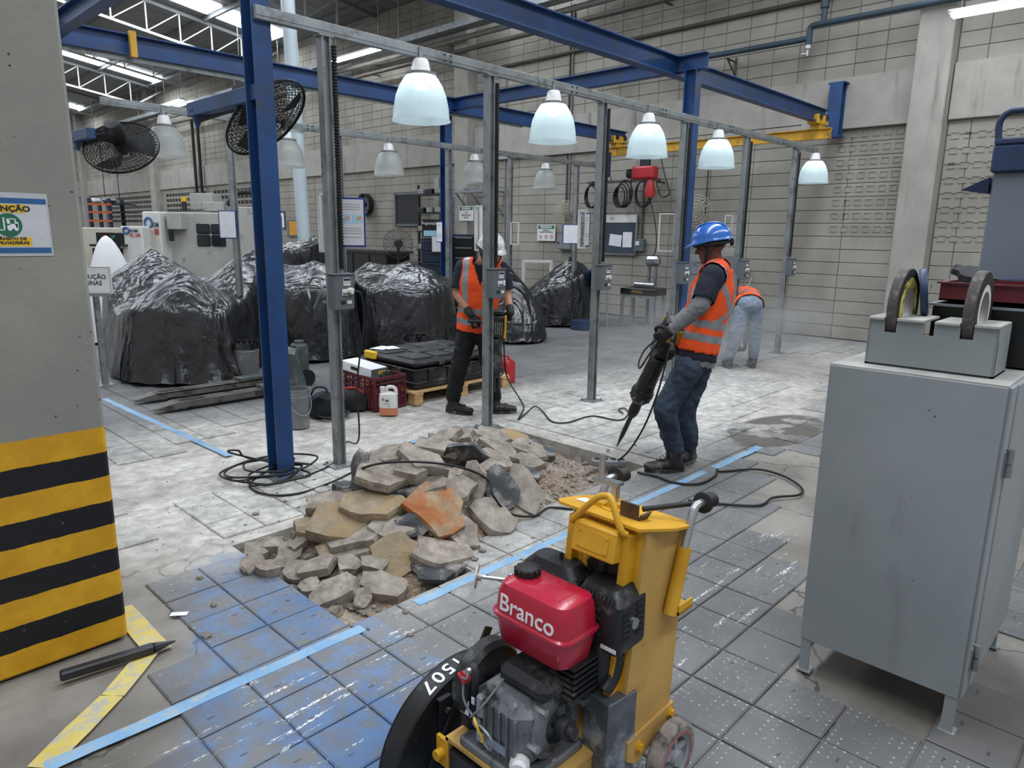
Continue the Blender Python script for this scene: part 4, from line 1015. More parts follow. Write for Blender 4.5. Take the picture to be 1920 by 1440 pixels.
T = MB(); T.box((1.42, 1.01, .46), (.05, .05, .13), bev=.012); T.tube(spline([(1.44, 1.0, .52), (1.46, .985, .47), (1.44, .985, .41), (1.41, .99, .38)], 6), .022, 10); P5(T, 'exhaust_pipe', m_castd, en, 50)
T = MB(); T.cyl((1.166, 1.275, .405), (1.150, 1.278, .405), .017, n=18); T.box((1.146, 1.278, .405), (.008, .034, .006), Matrix.Rotation(.6, 3, 'X')); P5(T, 'kill_switch', m_redp, en, 40)
T = MB(); T.box((1.168, 1.29, .30), (.003, .034, .045)); T.box((1.168, 1.255, .335), (.003, .012, .02)); P5(T, 'warning_label', m_labelw, en)
T = MB(); T.box((1.16, 1.215, .345), (.02, .025, .07), bev=.006); T.cyl((1.15, 1.215, .30), (1.14, 1.215, .30), .013, n=10); T.box((1.15, 1.20, .265), (.02, .03, .03), bev=.004); T.cyl((1.155, 1.255, .435), (1.145, 1.255, .435), .010, n=8); T.cyl((1.17, 1.10, .405), (1.16, 1.10, .405), .012, n=6); P5(T, 'bracket', m_steel, en)
for k, (mt, q) in enumerate(((m_galv, [(1.15, 1.275, .39), (1.14, 1.262, .35), (1.145, 1.235, .315), (1.14, 1.20, .31)]), (m_galv, [(1.14, 1.235, .31), (1.15, 1.19, .37), (1.19, 1.16, .44)]), (m_yelp, [(1.135, 1.215, .32), (1.125, 1.195, .315), (1.135, 1.18, .27), (1.14, 1.19, .26)]), (m_galv, [(1.135, 1.20, .31), (1.125, 1.16, .315), (1.13, 1.135, .29), (1.13, 1.15, .262), (1.14, 1.185, .265)]), (m_galv, [(1.148, 1.255, .435), (1.14, 1.25, .42), (1.14, 1.27, .415)]))):
    T = MB(); T.tube(spline(q, 6), .0035, 6); P5(T, 'wire', mt, en, 60)
# tank
tk = MB()
def rrect(u0, u1, v0, v1, z, r, n=5):
    out = []
    for cx, cy, a in ((u1 - r, v1 - r, 0), (u0 + r, v1 - r, 90), (u0 + r, v0 + r, 180), (u1 - r, v0 + r, 270)):
        for i in range(n): t = R_(a + 90 * i / (n - 1)); out.append((cx + r * math.cos(t), cy + r * math.sin(t), z))
    return out
def loft(T, rings, m=0):
    n = len(rings[0]); b = []; f = []
    for r in rings: b += r
    for i in range(len(rings) - 1):
        for k in range(n): f.append((i * n + k, i * n + (k + 1) % n, (i + 1) * n + (k + 1) % n, (i + 1) * n + k))
    f += [tuple(reversed(range(n))), tuple((len(rings) - 1) * n + k for k in range(n))]
    T.add(b, f, m); return T
U0, U1, V0_, V1_ = 1.248, 1.405, 1.003, 1.268
loft(tk, [rrect(U0 + .025, U1 - .02, V0_ + .03, V1_ - .02, .478, .03), rrect(U0 + .012, U1 - .01, V0_ + .012, V1_ - .008, .492, .035), rrect(U0, U1, V0_, V1_, .568, .035), rrect(U0 - .007, U1 + .007, V0_ - .007, V1_ + .007, .572, .037), rrect(U0 - .007, U1 + .007, V0_ - .007, V1_ + .007, .580, .037), rrect(U0, U1, V0_, V1_, .584, .035), rrect(U0 + .004, U1 - .004, V0_ + .004, V1_ - .006, .640, .035), rrect(U0 + .012, U1 - .010, V0_ + .012, V1_ - .016, .664, .035), rrect(U0 + .032, U1 - .03, V0_ + .032, V1_ - .036, .674, .03)])
tank = P5(tk, 'fuel_tank', m_tank, sm=38)
T = MB(); T.lathe([(0, .698), (.024, .698), (.032, .694), (.034, .688), (.034, .672), (.026, .670), (0, .670)], (1.335, 1.212, 0), 24)
for k in range(12):
    a = 2 * math.pi * k / 12; T.cyl((1.335 + .033 * math.cos(a), 1.212 + .033 * math.sin(a), .674), (1.335 + .033 * math.cos(a), 1.212 + .033 * math.sin(a), .692), .006, n=6)
P5(T, 'fuel_cap', m_rubber, tank, 40)
T = MB()
for v in (1.125, 1.05):
    T = MB(); T.bar((1.28, v, .673), (1.375, v, .673), .006, .004, bev=.0015); P5(T, 'pressed_rib', m_tank, tank)
m_letter = mat('white_lettering', '#e3dfe0', .4, 0, .03)
text_obj('lettering', 'Branco', .068, m_letter, tank, facing((U0 + .0005, 1.137, .612), (0, -1, -.02), (.07, 0, 1)), .0012, bold=.0003, sx=1.02)
# muffler and air filter
T = MB(); loft(T, [rrect(1.40, 1.525, .945, 1.085, .505, .012), rrect(1.395, 1.53, .94, 1.09, .52, .015), rrect(1.395, 1.53, .94, 1.09, .645, .018), rrect(1.415, 1.515, .965, 1.075, .680, .018)]); mf = P5(T, 'muffler', m_castd, sm=30)
T = MB()
for k in range(9): T.box((1.402, .965 + .013 * k, .658), (.012, .006, .012), Matrix.Rotation(.5, 3, 'Y'))
for k in range(6):
    for s_ in (-1, 1): T.box((1.462 + s_ * .032, .9385, .545 + .017 * k), (.035, .004, .007), Matrix.Rotation(.12, 3, 'Y'))
for k in range(4): T.box((1.3935, 1.03, .555 + .022 * k), (.004, .06, .008))
P5(T, 'vent_slots', m_ink, mf)
T = MB(); T.cyl((1.462, .94, .585), (1.462, .932, .585), .016, n=14); P5(T, 'outlet', m_steel, mf, 40)
T = MB(); T.box((1.3935, .97, .522), (.002, .05, .011)); P5(T, 'sticker', m_labelw, mf)
T = MB(); loft(T, [rrect(1.41, 1.50, 1.105, 1.30, .58, .02), rrect(1.405, 1.505, 1.10, 1.305, .655, .025), rrect(1.42, 1.49, 1.13, 1.275, .685, .025)]); T.box((1.42, 1.12, .64), (.03, .05, .04), bev=.008); T.cyl((1.455, 1.19, .68), (1.455, 1.19, .705), .006, n=8); P5(T, 'air_filter', m_black, sm=30)
T = MB(); T.box((1.42, 1.2, .52), (.09, .12, .13), bev=.02); P5(T, 'carburettor', m_castd, sm=30)
T = MB(); T.cyl((1.37, 1.32, .60), (1.312, 1.392, .607), .0055, n=8); T.box((1.375, 1.315, .595), (.012, .012, .05)); sp_ = P5(T, 'pointer_rod', m_steel)
T = MB(); q = (Vector((1.312, 1.392, .607)) - Vector((1.37, 1.32, .60))).normalized(); T.cyl(Vector((1.312, 1.392, .607)), Vector((1.312, 1.392, .607)) + q * .004, .036, n=28); T.cyl(Vector((1.312, 1.392, .607)) - q * .012, Vector((1.312, 1.392, .607)), .012, n=12); P5(T, 'pointer_disc', mat('dull_aluminium', '#b5aba5', .45, .5, .1), sp_, 40)
# belt guard
T = MB(); T.box((1.445, .99, .215), (.115, .095, .30), Matrix.Rotation(-.12, 3, 'Z'), bev=.003); P5(T, 'belt_guard', m_worn)
# blade guard
gd = MB(); cx, cz, RO = 1.31, .0, .292; ang = [R_(a) for a in range(2, 179, 6)]
arcp = [(cx - RO * math.cos(a), cz + RO * math.sin(a)) for a in ang]
for v, th in ((1.432, .004), (1.500, .004)):
    M = Matrix(((1, 0, 0, 0), (0, 0, 1, v), (0, 1, 0, 0), (0, 0, 0, 1))); gd.prism(arcp, th, M)
vs = []; 
for (x, z) in arcp:
    for rr in (1.0, .985):
        for v in (1.428, 1.508): vs.append((cx + (x - cx) * rr, v, cz + (z - cz) * rr))
f = []
for i in range(len(arcp) - 1):
    a, b = 4 * i, 4 * i + 4; f += [(a, b, b + 1, a + 1), (a + 2, a + 3, b + 3, b + 2), (a, a + 2, b + 2, b), (a + 1, b + 1, b + 3, a + 3)]
gd.add(vs, f); guard = P5(gd, 'blade_guard', m_castd, sm=30)
for k, ch in enumerate('-1507'):
    a = R_(90 - (-6 + 8.0 * k)); r0 = RO + .0012
    pos = Vector((cx - r0 * math.cos(a), 1.468, cz + r0 * math.sin(a))); tang = Vector((-math.sin(a), 0, -math.cos(a)))
    text_obj('number', ch, .068, m_letter, guard, facing(pos, tang, (0, -1, 0)), .0006, bold=.001)
T = MB(); T.lathe([(.03, -.0015), (.25, -.0015), (.25, .0015), (.03, .0015)], (0, 0, 0), 48, rot=Matrix.Rotation(R_(90), 3, 'X')); T.v = [(q[0] + cx, q[1] + 1.468, q[2] + .02) for q in T.v if True]; 
T.v = [(q[0], q[1], max(q[2], -.02)) for q in T.v]; P5(T, 'blade', m_steel)
T = MB(); T.box((1.20, 1.41, .20), (.045, .006, .09)); T.box((1.20, 1.425, .245), (.045, .035, .006)); T.cyl((1.20, 1.405, .21), (1.20, 1.388, .21), .011, n=6); P5(T, 'guard_bracket', m_iron, guard)
T = MB(); T.bar((1.345, 1.375, .435), (1.135, 1.395, .055), .028, .008, (0, 1, 0)); P5(T, 'brace_bar', m_castd)
# ================================================================ GREY CABINET, SLOTTED BOX, RINGS, BINS
def greymat(name, a, b):
    t = NT(name); v = t.coord(True)
    k = t.mix(t.ss(t.noise(v, 1.8, 5), .3, .7), a, b)
    k = t.mix(t.m('MULTIPLY', t.ss(t.noise(t.scale(v, (1, 1, .3)), 6, 6, .65), .55, .75), .5), k, '#63666a')
    w = t.n('TexVoronoi', {'Vector': v, 'Scale': 14.0}).outputs['Distance']
    k = t.mix(t.m('MULTIPLY', t.ss(w, .06, .03), t.ss(t.noise(v, 3, 2), .45, .55)), k, '#3b3937')
    k = t.mix(t.ss(t.noise(v, 5, 7, .75), .70, .74), k, '#4e4c49')
    t.set(t.bsdf.inputs['Base Color'], k); t.bsdf.inputs['Roughness'].default_value = .5; t.bump(t.noise(v, 25, 4), .06, .004); return t.mat
m_cab = greymat('cabinet_grey_paint', '#7f8688', '#8d9395'); m_cab2 = greymat('box_grey_paint', '#7c8485', '#8a9091')
m_topd = mat('dusty_grey_top', '#a09f99', .8, 0, .12, 6, world=True)
cab = thing('steel_cabinet', 'tall grey steel cabinet on legs with side door and hinges', 'cabinet', (2.85, .585, 0))
T = MB(); T.box((2.86, .60, .655), (.74, .49, 1.04), bev=.004); T.obj('body', m_cab, cab, world=True)
T = MB(); T.box((2.86, .60, 1.1785), (.76, .515, .007)); T.obj('top_sheet', m_topd, cab, world=True)
T = MB(); T.box((2.484, .60, .655), (.012, .515, 1.045), bev=.003); T.obj('front_panel', m_cab, cab, world=True)
T = MB(); T.box((2.53, .343, .655), (.075, .022, 1.045), bev=.003); T.obj('corner_post', m_cab, cab, world=True)
T = MB(); T.box((2.91, .340, .655), (.66, .022, 1.04), bev=.003); dr = T.obj('door', m_cab, cab, world=True)
for z in (.93, .26):
    T = MB(); T.cyl((2.558, .322, z - .045), (2.558, .322, z - .003), .012, n=12); T.cyl((2.558, .322, z + .003), (2.558, .322, z + .045), .012, n=12); T.box((2.545, .331, z), (.05, .004, .08)); T.obj('hinge', m_galv, dr, world=True)
for x, y in ((2.50, .835), (2.50, .36), (3.2, .36), (3.2, .835)):
    T = MB(); T.box((x, y, .07), (.035, .006, .14)); T.box((x - .015, y, .07), (.006, .035, .14)); T.box((x, y, .003), (.05, .05, .006)); T.obj('leg', m_cab, cab, world=True)

bx = thing('slotted_box', 'grey steel box with slots in its top standing on the cabinet', 'box', (2.665, .588, 1.183))
ZB, ZT = 1.183, 1.337; U0b, U1b = 2.572, 2.76; slots = [(.690, .726), (.578, .607), (.468, .505)]
T = MB(); Y0b, Y1b = .400, .776
edges = [Y0b] + [q for s_ in sorted(slots) for q in s_] + [Y1b]
for i in range(0, len(edges), 2): T.box((U0b + .004, (edges[i] + edges[i + 1]) / 2, (1.297 + ZT) / 2), (.008, edges[i + 1] - edges[i], ZT - 1.297))
T.box((U0b + .004, (Y0b + Y1b) / 2, (ZB + 1.297) / 2), (.008, Y1b - Y0b, 1.297 - ZB)); T.obj('front_panel', m_cab2, bx, world=True)
T = MB(); T.box((U1b, (Y0b + Y1b) / 2, ZB + .03), (.008, Y1b - Y0b, .06)); T.box(((U0b + U1b) / 2, Y0b + .004, (ZB + ZT) / 2), (U1b - U0b, .008, ZT - ZB)); T.box(((U0b + U1b) / 2, Y1b - .004, (ZB + ZT) / 2), (U1b - U0b, .008, ZT - ZB)); T.obj('side_panels', m_cab2, bx, world=True)
for i in range(0, len(edges), 2):
    T = MB(); T.box(((U0b + U1b) / 2 - .005, (edges[i] + edges[i + 1]) / 2, ZT + .005), (U1b - U0b + .012, edges[i + 1] - edges[i] - .002, .010), bev=.002); T.obj('lid_panel', m_topd, bx, world=True)
T = MB(); T.box(((U0b + U1b) / 2, (Y0b + Y1b) / 2, ZB + .003), (U1b - U0b, Y1b - Y0b, .006)); T.obj('bottom_panel', m_iron, bx, world=True)
m_ring = mat('worn_dark_ring', '#4a4543', .75, .1, .2, 25, .25, 70, dirt=('#7a726d', .35, 14)); m_ringf = mat('ring_black_face', '#1f1f21', .6, 0, .15, 10)
m_ylw2 = mat('worn_yellow_label', '#c9bb5a', .6, 0, .1, 20, dirt=('#2e2c20', .55, 35)); m_ringi = mat('ring_bore', '#8f8c88', .6, .3, .1, 8)
def ring(label, u, v, z, ro, ri, w, face, fr):
    e = thing('abrasive_ring', label, 'ring', (u, v, z - ro), 0, 'rings standing in the slotted box')
    RX = Matrix.Rotation(R_(90), 3, 'X'); o = (u, v, z)
    T = MB(); T.lathe([(ri, -w / 2), (ro - .003, -w / 2), (ro, -w / 2 + .003), (ro, w / 2 - .003), (ro - .003, w / 2), (ri, w / 2)], o, 48, rot=RX); T.obj('rim', m_ring, e, world=True, sm=35)
    T = MB(); T.lathe([(ri + .001, w / 2 - .001), (ri, -w / 2)], o, 40, rot=RX); T.lathe([(ri, w / 2), (ri, -w / 2)], o, 40, rot=RX); T.obj('bore', m_ringi, e, world=True, sm=35)
    T = MB(); T.lathe([(fr, w / 2 + .0004), (ro - .004, w / 2 + .0004)], o, 48, rot=RX); T.obj('side_face', m_ringf, e, world=True)
    T = MB(); T.lathe([(ri, w / 2 + .001), (fr, w / 2 + .001)], o, 40, rot=RX); T.obj('label_disc', face, e, world=True)
    return e
ring('black ring with a worn yellow face standing in the box slot', 2.687, .708, 1.379, .130, .064, .031, m_ylw2, .098)
ring('black ring with a plain white face standing in the end slot', 2.687, .487, 1.379, .130, .064, .032, m_labelw, .086)
e = thing('abrasive_ring', 'small yellow and dark blue ring leaning behind the yellow-faced ring', 'ring', (2.735, .662, 1.347), 0.25)
RX = Matrix.Rotation(R_(82), 3, 'X'); o = (0, 0, .08)
T = MB(); T.lathe([(.045, -.012), (.078, -.012), (.08, -.009), (.08, .009), (.078, .012), (.045, .012), (.045, -.012)], o, 40, rot=RX); T.obj('rim', m_blue_dk, e, sm=35)
T = MB(); T.lathe([(.047, .0135), (.07, .0135)], o, 40, rot=RX); T.obj('label_disc', m_ylw2, e)
T = MB(); T.box((0, -.02, .10), (.03, .002, .016), .0); T.obj('label_patch', m_bluep, e)
# bins behind the box
bn = thing('black_bin', 'black plastic stacking bin on the cabinet behind the slotted box', 'bin', (3.03, .50, 1.183))
def openbox(T, c, d, th, m=0):
    x, y, z = c; a, b, h = d
    T.box((x, y, z + th / 2), (a, b, th), m=m)
    for s_ in (-1, 1): T.box((x + s_ * (a - th) / 2, y, z + h / 2), (th, b, h), m=m); T.box((x, y + s_ * (b - th) / 2, z + h / 2), (a - 2 * th, th, h), m=m)
    return T
m_binb = mat('bin_black', '#121315', .4, 0, .2, 5)
T = MB(); openbox(T, (0, 0, 0), (.40, .30, .20), .006); bo = T.obj('body', m_binb, bn)
T = MB()
for s_ in (-1, 1): T.box((s_ * .205, 0, .198), (.014, .318, .008)); T.box((0, s_ * .155, .198), (.41, .014, .008))
T.obj('rim', m_grey, bn)
m_maroon = mat('maroon_plastic', '#5a1620', .45, 0, .12, 6)
bn2 = thing('maroon_bin', 'maroon plastic bin holding scrap on top of the black bin', 'bin', (3.05, .46, 1.395))
T = MB(); openbox(T, (0, 0, 0), (.40, .36, .06), .006); T.obj('body', m_maroon, bn2)
T = MB(); T.box((-.20, 0, .062), (.02, .37, .006)); T.box((0, .182, .062), (.40, .02, .006)); T.obj('rim', m_maroon, bn2)
gr = thing('chain_sprocket', 'black steel chain sprocket lying in the maroon bin', 'sprocket', (3.02, .58, 1.42), 0)
T = MB(); M = Matrix.Translation((0, 0, .05)) @ Matrix.Rotation(.35, 4, 'X') @ Matrix.Rotation(-.2, 4, 'Y')
pts = []
for k in range(32):
    a = 2 * math.pi * k / 32; r = .075 if (k // 2) % 2 else .062; pts.append((r * math.cos(a), r * math.sin(a)))
T.prism(pts, .02, M); T.obj('toothed_disc', m_iron, gr)
T = MB(); T.T = M; T.cyl((0, 0, -.05), (0, 0, .0), .03, n=14); T.T = None; T.obj('hub', m_iron, gr)
T = MB(); T.box((2.93, .56, 1.415), (.05, .17, .022), .2, bev=.008); T.box((2.93, .36, 1.412), (.06, .12, .016), -.1, bev=.006); single('white_cloth', T, m_clothw, 'crumpled white cloth at the front of the maroon bin', 'cloth', sm=50)
# machine at the right edge
mc = thing('grinding_machine', 'tall grey machine with navy hood and tube handle beside the wall column', 'machine', (5.35, .55, 0))
m_mgrey = mat('machine_blue_grey', '#68717a', .45, 0, .06, 2)
T = MB(); T.box((5.35, .50, 1.0), (.66, .88, 2.0), bev=.01); T.obj('body', m_mgrey, mc, world=True)
T = MB(); T.box((5.33, .50, 2.07), (.70, .90, .15), bev=.01); T.box((5.33, .50, 2.165), (.70, .90, .04), bev=.01); T.obj('hood', m_blue_dk, mc, world=True)
T = MB(); T.add([(5.0, .95, 1.97), (5.0, 1.09, 1.90), (5.02, .95, 1.88), (5.3, .95, 1.97), (5.3, 1.07, 1.91), (5.3, .95, 1.88)], [(0, 1, 2), (3, 5, 4), (0, 3, 4, 1), (1, 4, 5, 2), (0, 2, 5, 3)]); T.obj('side_vane', m_blue_dk, mc, world=True)
T = MB(); T.tube(spline([(5.0, .93, 2.16), (5.0, .94, 2.27), (5.0, .90, 2.325), (5.0, .80, 2.33), (5.0, .20, 2.33), (5.0, .10, 2.325), (5.0, .07, 2.27), (5.0, .07, 2.16)], 6), .018, 10); T.obj('tube_handle', m_blue_dk, mc, world=True, sm=60)
T = MB()
for z in (1.39, 1.355): T.cyl((4.80, .90, z), (4.80, .05, z), .014, n=10)
T.box((4.80, .5, 1.30), (.03, .8, .06)); T.box((4.80, .88, .65), (.04, .04, 1.4)); T.box((4.80, .08, .65), (.04, .04, 1.4))
T.box((4.91, .5, 1.24), (.24, .84, .03)); T.obj('front_rail', m_blue_dk, mc, world=True)
# ================================================================ COVERED MACHINES
def tarpmat():
    t = NT('black_plastic_tarp'); v = t.coord(False)
    def ridge(sc, st=(1, 1, 1), d=.6):
        n = t.noise(t.scale(v, st), sc, 3, .55, d); return t.m('ABSOLUTE', t.m('SUBTRACT', n, .5))
    h = t.m('ADD', t.m('MULTIPLY', ridge(1.7, (1, 1, .45)), 2.2), t.m('ADD', t.m('MULTIPLY', ridge(5, (1, 1, .7)), .35), t.m('MULTIPLY', ridge(14, (1, 1, 1)), .04)))
    k = t.mix(t.ss(t.noise(v, 2, 5), .35, .7), '#141517', '#1f2123'); k = t.mix(t.m('MULTIPLY', t.ss(t.noise(v, 7, 5, .65), .55, .75), .35), k, '#4b4c4c')
    t.set(t.bsdf.inputs['Base Color'], k); t.bsdf.inputs['Roughness'].default_value = .27; t.bsdf.inputs['Specular IOR Level'].default_value = .75
    t.bump(h, .9, .085); return t.mat
m_tarp = tarpmat()
def TP(px, D): return FH * D + CR * ((px - 960) / FPX * (D * .978 + .19))
def tarp(label, outline, peaks, zmin, seed, steep=.55, lift=.03):
    O = [TP(*q) for q in outline]; n = len(O); c = sum(O, Vector()) / n
    Q = spline(O, 160 // n, closed=True); N = len(Q)
    PK = [(TP(px, D), z) for px, D, z in peaks]
    def hz(p):
        s = 0; b = 8.0
        vals = [z - steep * math.hypot(p.x - a.x, p.y - a.y) for a, z in PK]
        m = max(vals); s = m + math.log(sum(math.exp(b * (q - m)) for q in vals)) / b - .06
        return max(s, zmin)
    T = MB(); rings = []; nt, ns = 26, 22
    for i in range(1, nt + 1):
        f = (i / nt) ** .8 * .86; rr = []
        for k in range(N):
            p = c.lerp(Q[k], f); z = hz(p) + .05 * mnoise.noise(Vector((p.x * 2.2, p.y * 2.2, seed))) * (1 if i > 2 else .4); rr.append(Vector((p.x, p.y, z)))
        rings.append(rr)
    top = rings[-1]
    for i in range(1, ns + 1):
        f = i / ns; rr = []
        for k in range(N):
            a = 2 * math.pi * k / N
            fold = .5 + .5 * math.sin(a * 17 + 3 * mnoise.noise(Vector((math.cos(a) * 2, math.sin(a) * 2, seed))) * 2)
            fold2 = mnoise.noise(Vector((Q[k].x * 3.1, Q[k].y * 3.1, f * 1.2 + seed * 3)))
            out = .86 + .14 * (f ** .55) + (.05 * fold * f + .035 * fold2) * (.25 + .75 * f)
            p = c.lerp(Q[k], out)
            zt = top[k].z; z = zt * (1 - f) ** 1.15 + lift * (1 + .8 * fold) * f + .04 * mnoise.noise(Vector((p.x * 3, p.y * 3, f * 4 + seed))) * (1 - f)
            rr.append(Vector((p.x, p.y, max(z, .012))))
        rings.append(rr)
    vs = [Vector((c.x, c.y, hz(c)))] ; fs = []
    for r in rings: vs += r
    for k in range(N): fs.append((0, 1 + k, 1 + (k + 1) % N))
    for i in range(len(rings) - 1):
        for k in range(N): fs.append((1 + i * N + k, 1 + (i + 1) * N + k, 1 + (i + 1) * N + (k + 1) % N, 1 + i * N + (k + 1) % N))
    T.add(vs, fs)
    return single('covered_machine', T, m_tarp, label, 'covered machine', 'machines under black plastic sheets', sm=70)
tarp('machine under creased black plastic sheet with two peaks beside the area sign post', [(235, 7.15), (330, 7.12), (425, 7.3), (455, 7.8), (500, 8.9), (420, 9.6), (260, 9.5), (185, 8.7), (195, 7.7)], [(345, 7.75, 1.28), (290, 8.7, 1.48), (450, 8.8, 1.36), (335, 7.45, .90)], .42, 1, .8)
tarp('machine under black plastic sheet standing behind the pallet jack', [(470, 8.55), (560, 8.5), (650, 8.85), (674, 9.4), (665, 10.3), (560, 10.8), (455, 10.2), (440, 9.0)], [(480, 9.3, 1.42), (590, 9.3, 1.30), (640, 9.6, 1.1)], .8, 2)
tarp('machine under black plastic sheet behind the black tool case', [(672, 9.4), (760, 9.3), (830, 9.6), (856, 10.2), (840, 11.2), (740, 11.5), (655, 11.0), (652, 9.9)], [(690, 10.2, 1.24), (765, 10.2, 1.28), (810, 10.3, 1.0)], .7, 3)
tarp('machine under black plastic sheet behind the white-helmeted man', [(895, 10.5), (950, 10.3), (1005, 10.4), (1022, 10.9), (985, 11.6), (910, 11.6), (880, 11.0)], [(950, 11.0, 1.20), (975, 10.9, .8)], .3, 4, 1.3)
tarp('machine under shiny black plastic sheet below the wall signs', [(985, 12.5), (1050, 12.35), (1100, 12.6), (1112, 13.1), (1080, 13.6), (1000, 13.6), (978, 13.0)], [(1065, 12.95, 1.30), (1040, 12.9, 1.0), (1090, 13.0, 1.05)], .35, 5, .9)
tarp('tall machine under loose black plastic behind the near blue post', [(520, 11.6), (570, 11.5), (604, 11.8), (610, 12.4), (560, 12.8), (515, 12.4)], [(590, 12.0, 1.62), (545, 12.0, 1.45)], .9, 6)
# white sheet and its lump
T = MB(); p = TP(208, 10.2); rr = []
vs = []; n1, n2 = 22, 14
for i in range(n2 + 1):
    f = i / n2
    for k in range(n1):
        a = 2 * math.pi * k / n1; r = (.01 + .46 * f ** .85) * (1 + .12 * math.sin(3 * a + 1)); q = p + CR * (r * math.cos(a)) + FH * (r * math.sin(a))
        z = 1.50 * (1 - f ** 1.4) + .05 * mnoise.noise(Vector((q.x * 4, q.y * 4, 0))) + .02; vs.append((q.x, q.y, z))
T.add(vs, [(i * n1 + k, (i + 1) * n1 + k, (i + 1) * n1 + (k + 1) % n1, i * n1 + (k + 1) % n1) for i in range(n2) for k in range(n1)] + [tuple(range(n1))])
single('covered_stand', T, m_clothw, 'stand draped in a white plastic sheet behind the machine covers', 'cover', sm=60)

# ================================================================ PALLET JACK
m_jack = mat('faded_green_paint', '#4a5553', .55, .2, .2, 6, .1, 40, dirt=('#6e6a62', .4, 6)); m_fork = mat('worn_fork_steel', '#6b6761', .5, .5, .2, 6, .1, 40, dirt=('#3f3c38', .4, 8))
pj = thing('pallet_jack', 'old grey-green hand pallet jack with forks towards the pillar', 'pallet jack', (3.0, 6.7, 0))
for v in (6.93, 6.44):
    T = MB(); T.box((2.88, v, .085), (1.16, .16, .012)); T.box((2.88, v - .075, .062), (1.16, .010, .05)); T.box((2.88, v + .075, .062), (1.16, .010, .05))
    T.add([(2.30, v - .08, .09), (2.30, v + .08, .09), (2.13, v + .03, .045), (2.13, v - .03, .045), (2.30, v - .08, .03), (2.30, v + .08, .03), (2.13, v + .03, .03), (2.13, v - .03, .03)], [(0, 3, 2, 1), (4, 5, 6, 7), (0, 4, 7, 3), (1, 2, 6, 5), (2, 3, 7, 6)])
    fk = T.obj('fork', m_fork, pj, world=True)
    T = MB(); T.box((2.46, v, .0925), (.22, .075, .004)); T.obj('roller_slot', m_ink, fk, world=True)
    T = MB(); T.cyl((2.46, v - .05, .042), (2.46, v + .05, .042), .04, n=16); T.obj('load_roller', m_iron, fk, world=True, sm=40)
T = MB(); T.add([(3.45, 6.36, .05), (3.45, 7.01, .05), (3.62, 6.95, .05), (3.62, 6.42, .05), (3.50, 6.42, .38), (3.50, 6.95, .38), (3.60, 6.80, .42), (3.60, 6.57, .42)], [(0, 1, 5, 4), (1, 2, 6, 5), (2, 3, 7, 6), (3, 0, 4, 7), (4, 5, 6, 7), (0, 3, 2, 1)]); T.box((3.30, 6.44, .10), (.36, .16, .04)); T.box((3.30, 6.93, .10), (.36, .16, .04)); T.obj('body', m_jack, pj, world=True)
T = MB(); T.box((3.70, 6.685, .30), (.14, .16, .30), bev=.02); T.cyl((3.70, 6.685, .10), (3.70, 6.685, .48), .05, n=16); T.obj('pump', m_jack, pj, world=True, sm=40)
for v in (6.60, 6.77):
    T = MB(); T.cyl((3.72, v - .03, .09), (3.72, v + .03, .09), .09, n=22); T.obj('steer_wheel', m_rubber, pj, world=True, sm=40)
hd = MB(); hd.bar((3.78, 6.685, .34), (3.90, 6.685, .98), .045, .035); hd = hd.obj('handle', m_iron, pj, world=True)
T = MB(); lp = [(3.88, 6.685, .80), (3.895, 6.64, .86), (3.91, 6.56, .97), (3.925, 6.55, 1.05), (3.935, 6.61, 1.12), (3.938, 6.685, 1.135), (3.935, 6.76, 1.12), (3.925, 6.82, 1.05), (3.91, 6.81, .97), (3.895, 6.73, .86)]
T.tube(spline(lp, 6, closed=True), .014, 10, closed=True); T.obj('grip_loop', m_galv, hd, world=True, sm=60)

# ================================================================ BUCKETS
m_pail = mat('grey_pail', '#7d8082', .45, .4, .12, 6, dirt=('#9a9893', .3, 7))
def bucket(label, p, r0, r1, h, bag):
    e = thing('metal_bucket', label, 'bucket', p)
    T = MB(); T.lathe([(0, .0), (r0, .0), (r0, .006), (r1, h), (r1 + .006, h), (r1 + .006, h - .012), (r1 - .004, h - .012), (r0 - .004, .01), (0, .01)], n=36); T.obj('pail', m_pail, e, sm=40)
    T = MB(); T.lathe([(r0 + (r1 - r0) * .8 + .001, h * .8), (r0 + (r1 - r0) * .8 + .005, h * .805), (r0 + (r1 - r0) * .82 + .001, h * .82)], n=36); T.obj('hoop', m_pail, e, sm=40)
    if bag:
        T = MB(); pr = []
        vs = []
        for k in range(48):
            a = 2 * math.pi * k / 48; w = .0025 * math.sin(a * 13); 
            for (q, z) in ((r1 - .01, h - .10), (r1 - .004 + w, h + .012), (r1 + .008 + w, h + .014 + w), (r1 + .010 + w, h - .05 + 2 * w)): vs.append((q * math.cos(a), q * math.sin(a), z))
        T.add(vs, [(4 * k + i, 4 * ((k + 1) % 48) + i, 4 * ((k + 1) % 48) + i + 1, 4 * k + i + 1) for k in range(48) for i in range(3)] + [tuple(4 * k for k in range(48))]); T.obj('bin_liner', m_tarp, e, sm=60)
    else:
        T = MB(); T.tube([Vector(((r1 + .008) * math.cos(a), (r1 + .008) * math.sin(a) * .75 - .06 * math.sin(a) ** 2 * 0, h * .86 - .17 * abs(math.sin(a)))) + Vector((0, -.25 * r1 * abs(math.sin(a)), 0)) for a in [math.pi + math.pi * i / 20 for i in range(21)]], .004, 6); T.obj('bail_handle', m_galv, e, sm=60)
    return e
bucket('grey metal bucket with wire handle beside the near blue post', G(561, 800), .085, .098, .33, False)
bucket('grey metal bucket lined with a black bag beside the covered machine', G(466, 714), .112, .135, .42, True)
bucket('grey metal bucket lined with a black bag behind the tool case', TP(778, 8.3), .12, .135, .40, True)

